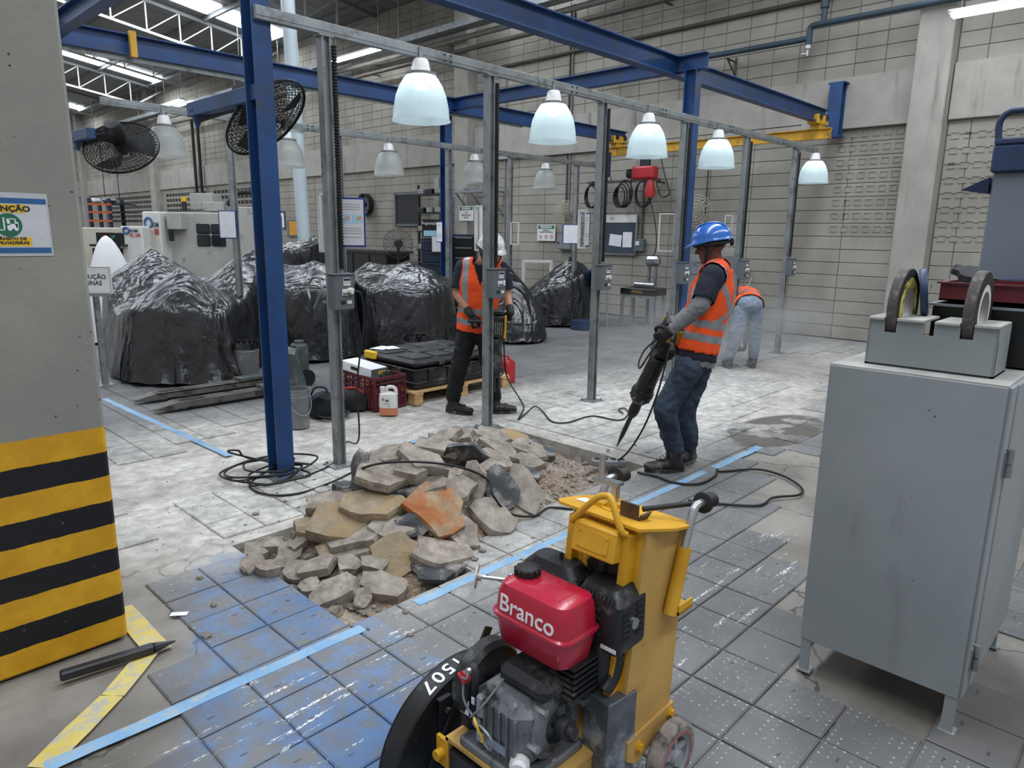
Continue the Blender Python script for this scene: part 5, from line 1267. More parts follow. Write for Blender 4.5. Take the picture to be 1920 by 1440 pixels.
# ================================================================ BAGS, CRATE, JUG, TOOL CASE, PALLET
def blob(name, p, size, mt, label, cat, seed, rotz=0.0, sq=.75):
    bm = bmesh.new(); bmesh.ops.create_icosphere(bm, subdivisions=4, radius=1)
    for q in bm.verts:
        c = q.co.copy(); n = mnoise.noise(c * 1.6 + Vector((seed, 0, 0))) * .22 + mnoise.noise(c * 4 + Vector((0, seed, 0))) * .08
        c = Vector([math.copysign(abs(a) ** sq, a) for a in c]); q.co = Vector((c.x * size[0], c.y * size[1], max(c.z, -.55) * size[2])) * (1 + n)
    mz = min(q.co.z for q in bm.verts)
    for q in bm.verts: q.co.z -= mz
    me = bpy.data.meshes.new(name); bm.to_mesh(me); bm.free(); me.materials.append(mt)
    me.polygons.foreach_set('use_smooth', [True] * len(me.polygons)); return me
m_bagk = mat('black_canvas', '#17181b', .8, 0, .3, 12, .4, 90); m_bagr = mat('red_canvas', '#a3262c', .75, 0, .15, 10, .3, 90); m_bagb = mat('navy_canvas', '#16233d', .75, 0, .2, 10, .3, 90)
e = thing('tool_bag', 'black and navy canvas tool bag behind the grey bucket', 'bag', G(602, 780), R_(-40))
link_mesh('bag_body', blob('bag_body', 0, (.13, .09, .13), m_bagk, '', '', 3), e)
T = MB(); T.tube(spline([(-.08, 0, .19), (-.05, 0, .25), (0, 0, .265), (.05, 0, .25), (.08, 0, .18)], 6), .01, 8); T.obj('strap', m_bagb, e, sm=60)
T = MB(); T.tube(spline([(-.10, -.07, .10), (-.06, -.105, .16), (0, -.10, .20), (.06, -.09, .17)], 6), .012, 8); T.obj('trim', m_bagb, e, sm=60)
T = MB()
c = G(608, 782)
for k in range(4): T.tube([c + Vector(((.11 + .01 * k) * math.cos(a) + .06, (.09 + .008 * k) * math.sin(a) - .07, .006 + .009 * k)) for a in [2 * math.pi * i / 28 for i in range(28)]], .006, 6, closed=True)
single('coiled_cord', T, mat('grey_cord', '#3c3d3f', .6), 'dark grey cord coiled on the floor by the navy tool bag', 'cord', sm=60)
e = thing('tool_bag', 'red and black canvas tool bag beside the maroon crate', 'bag', G(660, 768), R_(-35))
link_mesh('bag_body', blob('bag_body', 0, (.15, .09, .11), m_bagk, '', '', 9), e)
T = MB(); T.box((-.09, -.078, .09), (.07, .02, .11), bev=.006); T.obj('red_panel', m_bagr, e)
T = MB(); T.tube(spline([(-.12, -.05, .17), (-.06, -.07, .215), (.04, -.06, .215), (.11, -.05, .16)], 6), .010, 8); T.obj('handle', m_bagr, e, sm=60)

def crate(p, L, W, H, mt, label):
    e = thing('plastic_crate', label, 'crate', p)
    def wall(a, b, n):
        a, b = Vector(a), Vector(b); L_ = (b - a).length; t = (b - a) / L_
        T = MB()
        for z, h in ((.012, .024), (H * .32, .012), (H * .62, .012), (H * .80, .012), (H - .014, .028)): T.bar(a + Vector((0, 0, z)), b + Vector((0, 0, z)), .014, h, (0, 0, 1))
        for k in range(n + 1): q = a + t * (L_ * k / n); T.box(q + Vector((0, 0, H / 2)), (.008, .008, H - .02))
        for k in range(4 * n): q = a + t * (L_ * (k + .5) / (4 * n)); T.box(q + Vector((0, 0, H * .38)), (.0045, .0045, H * .72))
        return T
    for k, (a, b, n) in enumerate((((0, 0, 0), (L, 0, 0), 5), ((0, 0, 0), (0, W, 0), 7), ((L, 0, 0), (L, W, 0), 7), ((0, W, 0), (L, W, 0), 5))): wall(a, b, n).obj('lattice_side', mt, e)
    T = MB(); T.box((L / 2, W / 2, .01), (L, W, .012)); T.obj('bottom', mt, e)
    for x, y in ((0, 0), (L, 0), (0, W), (L, W)):
        T = MB(); T.box((x, y, H / 2), (.022, .022, H), bev=.004); T.obj('corner_post', mt, e)
    return e
m_crate = mat('maroon_crate_plastic', '#5d1a25', .5, 0, .12, 6)
crate(Vector((3.61, 5.20, 0)), .34, .56, .31, m_crate, 'maroon slatted plastic crate holding boxes beside the jug')
wbx = thing('carton', 'white and grey carton lying tilted across the maroon crate', 'box', (3.70, 5.50, .30), R_(8))
T = MB(); T.box((0, 0, .055), (.20, .42, .085), Matrix.Rotation(.10, 3, 'X'), bev=.002); cb_ = T.obj('box', m_paper, wbx)
T = MB(); T.box((0, -.211, .033), (.20, .003, .085), Matrix.Rotation(.10, 3, 'X')); T.obj('grey_end', m_dkgrey, wbx)
T = MB(); T.box((.03, -.2135, .035), (.09, .002, .032), Matrix.Rotation(.10, 3, 'X')); T.obj('yellow_label', m_yelp, wbx)
T = MB(); T.box((-.101, .02, .06), (.002, .09, .03), Matrix.Rotation(.10, 3, 'X')); T.obj('logo', m_ink, wbx)
o = link_mesh('bottle_bag', blob('bottle_bag', 0, (.09, .08, .11), mat('dark_green_plastic', '#143026', .3, 0, .2, 8), '', '', 21), None, (3.80, 5.34, .16)); tag(o, 'dark green plastic bag poking out of the maroon crate', 'bag')
# jug
def jugmat():
    t = NT('jug_plastic'); v = t.coord(False); z = t.n('SeparateXYZ', {0: v}).outputs[2]
    k = t.mix(t.m('LESS_THAN', z, .072), '#dcdcd8', '#c77f5c'); t.set(t.bsdf.inputs['Base Color'], k); t.bsdf.inputs['Roughness'].default_value = .35
    t.bsdf.inputs['Subsurface Weight'].default_value = .3; t.bsdf.inputs['Subsurface Radius'].default_value = (.02, .02, .02); return t.mat
jg = thing('plastic_jug', 'white plastic jug with orange liquid at the bottom', 'jug', G(729, 777), R_(-44))
def rr2(a, b, z, r): return rrect(-a / 2, a / 2, -b / 2, b / 2, z, r, 4)
T = MB(); loft(T, [rr2(.145, .10, .0, .025), rr2(.16, .115, .008, .03), rr2(.16, .115, .16, .03), rr2(.15, .105, .195, .03), rr2(.05, .05, .212, .02)]); T.obj('body', jugmat(), jg, sm=40)
T = MB(); T.tube(spline([(-.015, 0, .19), (-.012, 0, .24), (.01, 0, .255), (.05, 0, .25), (.068, 0, .225), (.07, 0, .18)], 6), .016, 10); T.obj('handle', m_white, jg, sm=60)
T = MB(); T.cyl((-.05, 0, .20), (-.05, 0, .235), .022, n=18); T.cyl((-.05, 0, .235), (-.05, 0, .255), .025, n=18); T.obj('cap', m_white, jg, sm=40)
T = MB(); T.box((-.015, -.0585, .125), (.085, .001, .085)); lb_ = T.obj('label', m_labelw, jg)
T = MB(); T.box((-.04, -.0595, .15), (.016, .001, .016), Matrix.Rotation(R_(45), 3, 'Y')); T.obj('hazard_diamond', m_redp, lb_)
T = MB(); T.box((-.005, -.0595, .14), (.03, .001, .02)); T.box((-.01, -.0595, .105), (.05, .001, .003)); T.box((-.01, -.0595, .115), (.05, .001, .003)); T.box((.01, -.0595, .09), (.02, .001, .006)); T.obj('print', m_dkgrey, lb_)
# pallet
plt = thing('wooden_pallet', 'light wooden pallet under the black tool case', 'pallet', (4.0, 5.12, 0))
for k in range(6):
    T = MB(); T.box((.64, .06 + .155 * k, .122), (1.30, .10, .02), bev=.003); T.obj('deck_board', m_wood, plt)
for x in (.06, .64, 1.24):
    for y in (.06, .45, .83):
        T = MB(); T.box((x, y, .054), (.10, .11, .084), bev=.004); T.obj('block', m_wood, plt)
    T = MB(); T.box((x, .45, .104), (.10, .9, .016)); T.obj('stringer', m_wood, plt)
    T = MB(); T.box((x, .45, .006), (.10, .9, .012)); T.obj('bottom_board', m_wood, plt)
# tool case
m_case = mat('black_case_plastic', '#1b1c1e', .48, 0, .15, 6, .1, 90, dirt=('#4a4a48', .3, 5))
tc = thing('tool_case', 'large black ribbed plastic tool case on the pallet', 'case', (4.05, 5.17, .134))
def lbx(T, x0, x1, y0, y1, z0, z1, b=.02): T.box(((x0 + x1) / 2, (y0 + y1) / 2, (z0 + z1) / 2), (x1 - x0, y1 - y0, z1 - z0), bev=b)
T = MB(); lbx(T, 0, 1.08, 0, .86, 0, .20); lbx(T, -.012, 1.092, -.012, .872, .055, .075, .006); lbx(T, -.012, 1.092, -.012, .872, .185, .20, .006); T.obj('lower_shell', m_case, tc)
T = MB(); lbx(T, 0, 1.08, 0, .86, .203, .285, .03); ld = T.obj('lid', m_case, tc)
for k, (x0, x1, y0, y1) in enumerate(((.04, .28, .05, .35), (.04, .28, .50, .82), (.34, .52, .05, .28), (.34, .52, .58, .82), (.58, .76, .05, .28), (.58, .76, .58, .82), (.80, 1.04, .05, .35), (.80, 1.04, .50, .82), (.30, .78, .33, .53))):
    T = MB(); lbx(T, x0, x1, y0, y1, .275, .305, .012); T.obj('raised_panel', m_case, ld)
for x in (.16, .40, .66, .90):
    T = MB(); lbx(T, x, x + .06, -.016, .01, .06, .19, .006); T.obj('side_rib', m_case, tc)
for x in (.28, .56, .80):
    T = MB(); lbx(T, x, x + .07, -.022, .01, .215, .255, .005); lt = T.obj('latch', m_case, tc)
    for d in (.015, .055):
        T = MB(); T.cyl((x + d, -.022, .235), (x + d, -.026, .235), .005, n=8); T.obj('rivet', m_steel, lt)
for y in (.2, .45, .68):
    T = MB(); lbx(T, -.016, .01, y, y + .06, .06, .19, .006); T.obj('side_rib', m_case, tc)
T = MB(); lbx(T, -.03, .02, .62, .80, .22, .30, .01); T.obj('corner_guard', m_yelp, tc)
T = MB(); T.box((4.20, 5.90, .445), (.20, .16, .003), .3); T.box((4.26, 5.84, .448), (.14, .18, .003), -.2); single('paper_sheets', T, m_paper, 'loose white paper sheets on the black tool case', 'paper')
jc = thing('jerrycan', 'small red plastic jerrycan at the pallet end', 'jerrycan', (5.42, 5.33, 0), .1)
T = MB(); loft(T, [rr2(.13, .20, .0, .02), rr2(.15, .22, .01, .025), rr2(.15, .22, .22, .025), rr2(.10, .17, .265, .03)]); T.obj('body', m_red, jc, sm=40)
T = MB(); T.tube(spline([(0, -.06, .255), (0, -.05, .295), (0, .05, .295), (0, .06, .255)], 6), .012, 8); T.cyl((0, .09, .24), (0, .105, .28), .018, n=12); T.obj('handle', m_red, jc, sm=60)
# ================================================================ SIGNS ON PILLAR AND POSTS
YP = 3.27 - .415 - .0015
def zat(px, py, D): return AD(px, py, D).z
sg = thing('warning_sign', 'laminated forklift traffic warning sign taped to the striped pillar', 'sign', (.30, YP, 1.39))
x1 = PL(94, 420, 1, YP).x; zt = PL(50, 362, 1, YP).z; zb = PL(50, 480, 1, YP).z; w = (x1 - PL(0, 420, 1, YP).x) / 94 * 158; x0 = x1 - w; h = zt - zb; zc = (zt + zb) / 2
def sgb(T, a, b, c, d, off, m=0): T.box(((x0 + w * (a + b) / 2), YP - off, zb + h * (c + d) / 2), (w * (b - a), .0006, h * (d - c)), m=m)
m_lam = NT('laminate'); m_lam.bsdf.inputs['Roughness'].default_value = .12; m_lam.set(m_lam.bsdf.inputs['Base Color'], lin('#b9bcbd')); m_lam.bump(m_lam.noise(m_lam.coord(), 9, 4), .5, .01); m_lam = m_lam.mat
m_lam2 = NT('laminated_paper'); m_lam2.bsdf.inputs['Roughness'].default_value = .15; m_lam2.set(m_lam2.bsdf.inputs['Base Color'], lin('#c9cace')); m_lam2.bump(m_lam2.noise(m_lam2.coord(), 9, 4), .5, .01); m_lam2 = m_lam2.mat
T = MB(); sgb(T, 0, 1, 0, 1, .001); T.obj('sleeve', m_lam, sg, world=True)
T = MB(); sgb(T, .03, .975, .05, .915, .002); pg = T.obj('sheet', m_lam2, sg, world=True)
T = MB(); sgb(T, .03, .975, .83, .915, .0028); T.obj('blue_bar', m_bluep, pg, world=True); T = MB(); sgb(T, .03, .975, .05, .136, .0028); T.obj('blue_bar', m_bluep, pg, world=True)
T = MB(); sgb(T, .27, .725, .685, .812, .0028); T.obj('yellow_band', m_yelp, pg, world=True); T = MB(); sgb(T, .24, .75, .155, .30, .0028); T.obj('yellow_band', m_yelp, pg, world=True)
cxs, czs = x0 + .50 * w, zb + .49 * h
T = MB(); T.cyl((cxs, YP - .0022, czs), (cxs, YP - .003, czs), h * .185, n=40); gc = T.obj('green_disc', m_green, pg, world=True)
def sx_(q): return cxs + q * h
T = MB()
def fb(a, b, c, d): T.box((sx_((a + b) / 2), YP - .0034, czs + (c + d) / 2 * h), ((b - a) * h, .0006, (d - c) * h))
fb(-.02, .12, -.06, .02); fb(.10, .13, -.06, .05); fb(-.02, .02, .0, .10); fb(.0, .10, .09, .105); fb(.085, .105, .0, .10); fb(-.07, -.05, -.08, .12); fb(-.13, -.05, -.085, -.07)
for a in (.01, .10): T.cyl((sx_(a), YP - .0032, czs - .065 * h), (sx_(a), YP - .0045, czs - .065 * h), .026 * h, n=16)
T.obj('forklift_pictogram', m_paper, gc, world=True)
text_obj('lettering', 'ATENÇÃO', .0245, m_ink, pg, facing((x0 + .497 * w, YP - .0036, zb + .745 * h), (1, 0, 0), (0, 0, 1)), .0003, bold=.0009, sx=1.15)
text_obj('lettering', 'TRÂNSITO DE\nEMPILHADEIRAS', .0135, m_ink, pg, facing((x0 + .495 * w, YP - .0036, zb + .242 * h), (1, 0, 0), (0, 0, 1)), .0003, bold=.0005, sx=1.1)

ps_ = thing('area_sign', 'white area sign on a short post behind the pillar', 'sign', (2.37, 7.93, 1.10))
c = AD(168, 525, 7.08); rt = CR
M = facing(c, rt, (0, 0, 1))
T = MB(); T.T = M; T.box((.02, 0, 0), (.40, .27, .012)); T.T = None; T.obj('board', m_white, ps_, world=True)
T = MB(); T.T = M
for (a, b, c_, d) in ((-.17, .21, .125, .128), (-.17, .21, -.128, -.125)): T.box(((a + b) / 2, (c_ + d) / 2, .0065), (b - a, d - c_, .001))
T.box((.208, 0, .0065), (.003, .25, .001)); T.T = None; T.obj('border', m_navyink, ps_, world=True)
text_obj('lettering', 'PRODUÇÃO\nBOBINAS', .062, m_navyink, ps_, facing(c + M.to_3x3() @ Vector((-.002, 0, .0072)), rt, (0, 0, 1)), .0004, bold=.0014)
T = MB(); T.T = M; T.box((.03, -.15, -.02), (.30, .03, .04)); T.T = None; T.obj('clamp', m_grey, ps_, world=True)
T = MB(); q = G(198, 722); T.bar((q.x, q.y, 0), (q.x, q.y, c.z - .10), .05, .05); T.box((q.x, q.y, .005), (.16, .16, .01)); T.obj('post', m_galv, ps_, world=True)

# ---- document pockets on posts
def doc(label, px, py, D, wpx, hpx, turn, kind='page', tilt=0.0):
    c = AD(px, py, D); k = (D * .978 - (c.z - 1.6) * .208) / FPX; w_, h_ = wpx * k, hpx * k
    rt = Matrix.Rotation(R_(turn), 3, 'Z') @ CR; w_ = w_ / max(.25, math.cos(R_(turn)))
    M = facing(c, rt, Vector((0, 0, 1)) + rt * tilt)
    e = thing('document_holder', label, 'document holder', (c.x, c.y, c.z - h_ / 2))
    T = MB(); T.T = M
    if kind != 'frame': T.box((0, 0, 0), (w_, h_, .006), bev=.002)
    else:
        for s_ in (-1, 1): T.box((s_ * w_ / 2, 0, 0), (.014, h_, .03)); T.box((0, s_ * h_ / 2, 0), (w_ + .014, .014, .03))
    T.T = None; T.obj('frame' if kind == 'frame' else 'pocket', m_folder if kind in ('page', 'blank', 'photo') else m_white, e, world=True)
    if kind != 'frame':
        T = MB(); T.T = M; T.box((.0, .0, .004), (w_ * .88, h_ * .92, .001)); T.T = None; sh = T.obj('page', m_lam2 if kind == 'photo' else m_paper, e, world=True)
        T = MB(); T.T = M
        for q in (.36, .31, .26, -.12, -.17, -.22, -.3): T.box((-.04 * w_ * (q > 0), q * h_, .0048), (w_ * .7, h_ * .012, .0006))
        T.T = None
        if kind in ('photo', 'page'): T.obj('text_lines', m_grey, sh, world=True)
        if kind == 'photo':
            for s_, mm in ((-.22, m_bagr), (.22, m_green)):
                T = MB(); T.T = M; T.box((s_ * w_, .07 * h_, .0048), (w_ * .38, h_ * .17, .0006)); T.T = None; T.obj('photo', m_lblue, sh, world=True)
                T = MB(); T.T = M; T.box((s_ * w_ + .01, .08 * h_, .0055), (w_ * .2, h_ * .07, .0006), .4); T.T = None; T.obj('photo_detail', mat('photo_skin', '#c39a80', .6), sh, world=True)
    return e
doc('blue framed instruction page with two photographs on the first front post', 659, 417, 4.78, 50, 91, 12, 'photo', -.03)
doc('empty white document frame on the left of the first front post', 603, 418, 4.95, 5, 104, 50, 'frame')
doc('blue document pocket with a blank page on the rear post', 427, 421, 8.15, 36, 52, -10, 'blank')
doc('blue document pocket with a blank page below the notice board wall', 1070, 439, 9.6, 30, 36, -8, 'blank')
doc('white document frame with folders on the third front post', 1092, 430, 7.0, 12, 68, -40, 'frame')
doc('blue document pocket seen edge-on beside the third front post', 1101, 431, 6.95, 9, 62, -50, 'page')
doc('blue document pocket leaning out from the third front post', 1126, 431, 6.85, 14, 64, 40, 'page', .08)
doc('white document frame on the second front post', 897, 428, 6.1, 9, 80, -40, 'frame')
doc('narrow white page beside the second front post', 926, 425, 5.75, 5, 70, 50, 'page', .08)
doc('empty white document frame on the fourth front post', 1250, 436, 8.0, 26, 68, -20, 'frame')
doc('empty white document frame on the fifth front post', 1365, 430, 9.0, 12, 50, -20, 'frame')
doc('white document frame with dark pages on the rear post by the wall', 965, 438, 11.4, 14, 40, -25, 'frame')
doc('blue document pocket on the rear blue crane post', 824, 435, 10.5, 12, 38, -20, 'page')
doc('white paper sheet hung on the tool drawers', 819, 458, 13.12, 18, 28, 0, 'sheet')

# ================================================================ WALL FITTINGS
def Wp(px, py, off=.05): return PL(px, py, 0, WX - off)
def wall_rect(px0, py0, px1, py1, off):
    a, b = Wp(px0, py0, off), Wp(px1, py1, off); return max(a.y, b.y), min(a.y, b.y), max(a.z, b.z), min(a.z, b.z)
def wall_pipe(name, pts, r, off, mt, label, cat='pipe', group=None):
    T = MB(); T.tube([Wp(x, y, off) for x, y in pts], r, 8); return single(name, T, mt, label, cat, group, sm=60)
m_pipe = mat('teal_pipe', '#2b3d49', .5, 0, .15, 4); m_cond = mat('grey_conduit', '#77756f', .6, .1, .1, 4); m_condd = mat('dark_conduit', '#4d4640', .6, .1, .15, 4)
ap = thing('air_pipe', 'dark blue compressed air pipe with drop valve along the block wall', 'pipe', (WX - .38, 4.9, 4.5))
T = MB(); a, b = Wp(1200, 124, .2), Wp(1525, 78, .2); b.z = a.z = 4.72; T.tube([(WX - .38, 9.0, 4.65), (WX - .38, 4.87, 4.65)], .045, 10); T.tube([(WX - .38, 4.87, q) for q in (4.55, 4.74, 4.78)] + [(WX - .38, 4.858, 4.81), (WX - .38, 4.83, 4.826), (WX - .38, 4.79, 4.83), (WX - .38, 1.0, 4.83), (WX - .38, -1.0, 4.83)], .048, 10); T.tube([(WX - .38, 4.67, 4.83), (WX - .38, 4.67, 6.4)], .045, 10); T.obj('pipe_run', m_pipe, ap, world=True, sm=60)
T = MB(); T.cyl((WX - .38, 4.67, 5.05), (WX - .38, 4.67, 5.18), .065, n=12); T.cyl((WX - .38, 4.67, 5.22), (WX - .38, 4.67, 5.28), .06, n=12); T.obj('valve', m_pipe, ap, world=True)
T = MB(); T.cyl((WX - .38, 4.87, 4.55), (WX - .38, 4.87, 4.50), .05, n=12); T.cyl((WX - .38, 4.87, 4.50), (WX - .38, 4.87, 4.40), .018, n=8); T.box((WX - .38, 4.92, 4.44), (.02, .10, .015)); T.obj('drain_tap', m_steel, ap, world=True)
T = MB(); q = Wp(1400, 110, .1); T.box((WX - .20, 6.25, 4.57), (.38, .02, .03)); T.box((WX - .03, 6.25, 4.47), (.02, .03, .34)); T.bar((WX - .34, 6.25, 4.57), (WX - .04, 6.25, 4.36), .02, .02); T.obj('bracket', m_condd, ap, world=True)
for k, (y, z, r, mt, lb_) in enumerate(((15, 5.98, .06, m_cond, 'upper grey service pipe hung along the top of the block wall'), (15, 5.72, .05, m_condd, 'brown service pipe hung below the cable tray'))):
    T = MB(); T.cyl((WX - .42, 1.0, z), (WX - .42, 44, z), r, n=10)
    for j in range(14): T.box((WX - .22, 4.6 + 3 * j, z + .02), (.40, .03, .03))
    single('service_pipe', T, mt, lb_, 'pipe', sm=40)
ct = thing('cable_tray', 'grey steel cable tray running along the top of the block wall', 'cable tray', (WX - .6, 20, 6.1))
T = MB(); T.box((WX - .6, 22.5, 6.12), (.30, 43, .012)); T.box((WX - .75, 22.5, 6.18), (.01, 43, .13)); T.box((WX - .45, 22.5, 6.18), (.01, 43, .13)); T.obj('trough', m_galv, ct, world=True)
for j in range(14):
    T = MB(); T.cyl((WX - .6, 3 + 3 * j, 6.1), (WX - .6, 3 + 3 * j, zr(WX - .6)), .012, n=6); T.obj('hanger_rod', m_galv, ct, world=True)
T = MB(); T.cyl((WX - .06, 2.9, 5.30), (WX - .06, 12.4, 5.30), .035, n=8); single('wall_conduit', T, m_condd, 'brown horizontal conduit fixed on the upper block courses', 'conduit', sm=40)
def vcond(px, py, z0, z1, r, mt, label): y = Wp(px, py).y; T = MB(); T.cyl((WX - .04, y, z0), (WX - .04, y, z1), r, n=8); return single('wall_conduit', T, mt, label, 'conduit', None, 40)
vcond(1068, 300, 1.9, 6.2, .022, m_cond, 'thin vertical conduit dropping to the white wall fan'); vcond(1063, 300, 1.9, 6.2, .016, m_condd, 'thin brown conduit beside the one above the wall fan')
vcond(947, 300, 1.2, 5.2, .016, m_cond, 'thin vertical conduit beside the strut shelf bracket'); vcond(1205, 400, 1.4, 2.85, .025, m_condd, 'conduit dropping from the hose rack to the switch box')
vcond(1322, 400, 1.6, 3.0, .01, m_ink, 'thin black wire hanging on the wall over the blue helmet')
for x, tx in ((372, 'black cable bundle dropping down the far wall behind the lathe'), (382, 'second black cable bundle dropping down the far wall')):
    y = Wp(x, 300).y; T = MB(); T.cyl((WX - .2, y, 2.6), (WX - .2, y, 6.0), .06, n=8); single('cable_drop', T, m_rubber, tx, 'cable', sm=40)
for x, tx in ((222, 'thin black pull cord by the orange rack'), (195, 'thin black wire on the far wall behind the fan')):
    y = Wp(x, 330).y; T = MB(); T.cyl((WX - .1, y, .8), (WX - .1, y, 6.0), .02, n=6); single('hanging_wire', T, m_rubber, tx, 'wire', sm=40)
# pale downpipe
p = AD(572, 430, 15.0); T = MB(); T.cyl((p.x, p.y, 0), (p.x - .12, p.y + .1, 7.4), .135, n=20); T.cyl((p.x - .05, p.y + .04, 3.6), (p.x - .051, p.y + .041, 3.66), .15, n=20); single('downpipe', T, mat('pale_pipe', '#b7c4c9', .4, 0, .05, 3), 'pale blue-white rain downpipe standing clear of the wall', 'downpipe', sm=40)
# signs
def wsign(label, px0, py0, px1, py1, off, lines, head='SEGURANÇA', icons=False):
    y0, y1, z0, z1 = wall_rect(px0, py0, px1, py1, off); x = WX - off; w_, h_ = y0 - y1, z0 - z1
    e = thing('safety_sign', label, 'sign', (x, (y0 + y1) / 2, z1))
    T = MB(); T.box((x, (y0 + y1) / 2, (z0 + z1) / 2), (.012, w_, h_)); b = T.obj('board', m_white, e, world=True)
    T = MB(); T.box((x - .007, (y0 + y1) / 2, z0 - .16 * h_), (.002, w_ * .9, h_ * .22)); g_ = T.obj('green_band', m_green, e, world=True)
    text_obj('lettering', head, h_ * .20, m_paper, g_, facing((x - .0085, (y0 + y1) / 2, z0 - .16 * h_), (0, -1, 0), (0, 0, 1)), .0003, bold=.002, sx=.80)
    text_obj('lettering', lines, h_ * (.10 if icons else .17), m_ink, b, facing((x - .0075, (y0 + y1) / 2, z0 - (.42 if icons else .62) * h_), (0, -1, 0), (0, 0, 1)), .0003, bold=.001, sx=.9)
    if icons:
        for s_ in (-.3, 0, .3):
            T = MB(); c = Vector((x - .008, (y0 + y1) / 2 + s_ * w_, z1 + .25 * h_)); T.tube(arc(c, .10 * h_, 0, 2 * math.pi * 19 / 20, 19, (0, 1, 0), (0, 0, 1)), .012 * h_, 6, closed=True); T.bar(c + Vector((0, .07, .07)) * h_, c - Vector((0, .07, .07)) * h_, .012, .004); T.obj('prohibition_symbol', m_redp, b, world=True)
    return e
wsign('white and green safety sign requiring protective gear on the wall column', 861, 387, 888, 414, .33, "USO\nOBRIGATÓRIO\nDE EPI'S")
wsign('white and green safety sign with three prohibition symbols', 1008, 421, 1041, 452, .05, 'É PROIBIDO A\nUTILIZAÇÃO DE ADORNOS', icons=True)
def wbox(name, label, cat, px0, py0, px1, py1, dep, mt, detail=None):
    y0, y1, z0, z1 = wall_rect(px0, py0, px1, py1, dep); x = WX - dep / 2 - .016; e = thing(name, label, cat, (x, (y0 + y1) / 2, z1))
    T = MB(); T.box((x, (y0 + y1) / 2, (z0 + z1) / 2), (dep, y0 - y1, z0 - z1), bev=.006); T.obj('body', mt, e, world=True); 
    if detail: detail(e, WX - dep - .016, y0, y1, z0, z1)
    return e
def d_panel(e, x, y0, y1, z0, z1):
    T = MB(); T.box((x - .004, (y0 + y1) / 2, (z0 + z1) / 2), (.008, (y0 - y1) * .9, (z0 - z1) * .9), bev=.003); d_ = T.obj('door', m_grey, e, world=True); T = MB(); T.box((x - .012, y0 - .12 * (y0 - y1), (z0 + z1) / 2), (.01, .03, .05)); T.obj('lock', m_ink, d_, world=True)
wbox('electric_panel', 'grey electrical panel box on the wall below the white fan', 'electric box', 1046, 443, 1070, 468, .12, m_grey, d_panel)
def d_sw(e, x, y0, y1, z0, z1): T = MB(); T.box((x - .012, (y0 + y1) / 2 + .02, (z0 + z1) / 2 + .03), (.024, (y0 - y1) * .4, (z0 - z1) * .35), bev=.004); T.obj('switch', m_labelw, e, world=True)
wbox('switch_box', 'grey switch box on the wall beside the notice board', 'switch box', 1190, 448, 1206, 471, .10, m_dkgrey, d_sw)
# notice board
y0, y1, z0, z1 = wall_rect(1122, 404, 1192, 478, .05); x = WX - .05
nb = thing('notice_board', 'dark blue notice board with pinned sheets and white header', 'notice board', (x, (y0 + y1) / 2, z1))
T = MB(); T.box((x, (y0 + y1) / 2, (z0 + z1) / 2), (.02, y0 - y1, z0 - z1)); T.obj('felt', mat('notice_felt', '#3d4653', .9, 0, .06), nb, world=True)
T = MB()
for s_ in (y0, y1): T.box((x - .015, s_, (z0 + z1) / 2), (.03, .03, z0 - z1 + .03))
T.box((x - .015, (y0 + y1) / 2, z1), (.03, y0 - y1, .03)); T.obj('frame', m_steel, nb, world=True)
T = MB(); T.box((x - .014, (y0 + y1) / 2, z0 - .07), (.02, y0 - y1, .15)); hb = T.obj('header', m_white, nb, world=True)
text_obj('lettering', 'R1', .10, m_redp, hb, facing((x - .026, (y0 + y1) / 2 + .1, z0 - .07), (0, -1, 0), (0, 0, 1)), .0004)
for (a, b, w_, h_, r) in ((.52, .36, .30, .23, .1), (.22, .38, .22, .30, 0)):
    T = MB(); T.box((x - .013, y1 + a * (y0 - y1), z1 + b * (z0 - z1)), (.002, w_, h_), Matrix.Rotation(r, 3, 'X')); T.obj('pinned_sheet', m_paper, nb, world=True)
# bench, roll and pad stand
bh = thing('steel_bench', 'small bench with black top and pale grey legs by the wall', 'bench', (11.0, 7.25, 0), 0)
T = MB(); T.box((0, 0, .62), (.42, .74, .12), bev=.01); tp2 = T.obj('top', m_binb, bh)
for a in (-.18, .18):
    for b in (-.33, .33):
        T = MB(); T.box((a, b, .28), (.05, .05, .56)); T.obj('leg', m_grey, bh)
T = MB(); T.box((-.18, 0, .53), (.04, .66, .05)); T.obj('rail', m_grey, bh)
text_obj('lettering', 'PRENSA', .07, mat('gold_print', '#b79a4a', .5), tp2, facing((11.0 - .212, 7.25, .62), (0, -1, 0), (0, 0, 1)), .0005)
T = MB(); T.cyl((10.98, 7.0, .735), (10.98, 7.42, .735), .05, n=18); single('foil_roll', T, m_steel, 'silver roll lying on the black bench top', 'roll', sm=40)
st = thing('pad_stand', 'foil-covered pad on a forked metal stand behind the bench', 'stand', (11.35, 7.3, 0))
T = MB(); T.box((0, -.07, .55), (.05, .04, 1.1)); T.box((0, .07, .55), (.05, .04, 1.1)); T.box((0, 0, .01), (.3, .3, .02)); T.obj('fork', m_galv, st)
T = MB(); T.box((0, 0, 1.16), (.16, .30, .18), bev=.05); T.obj('foil_pad', mat('crumpled_foil', '#a8a9aa', .3, .9, .2, 20, 1.0, 14), st)
T = MB(); T.tube(spline([(11.35, 7.3, 1.22), (11.4, 7.28, 1.5), (11.6, 7.5, 2.0), (11.85, 7.9, 2.6)], 6), .012, 6); single('air_hose', T, m_rubber, 'black hose hanging from the rack to the foil pad stand', 'hose', sm=60)
hr = thing('hose_rack', 'steel angle rack with coiled black hoses high on the wall', 'rack', (11.7, 8.3, 2.6))
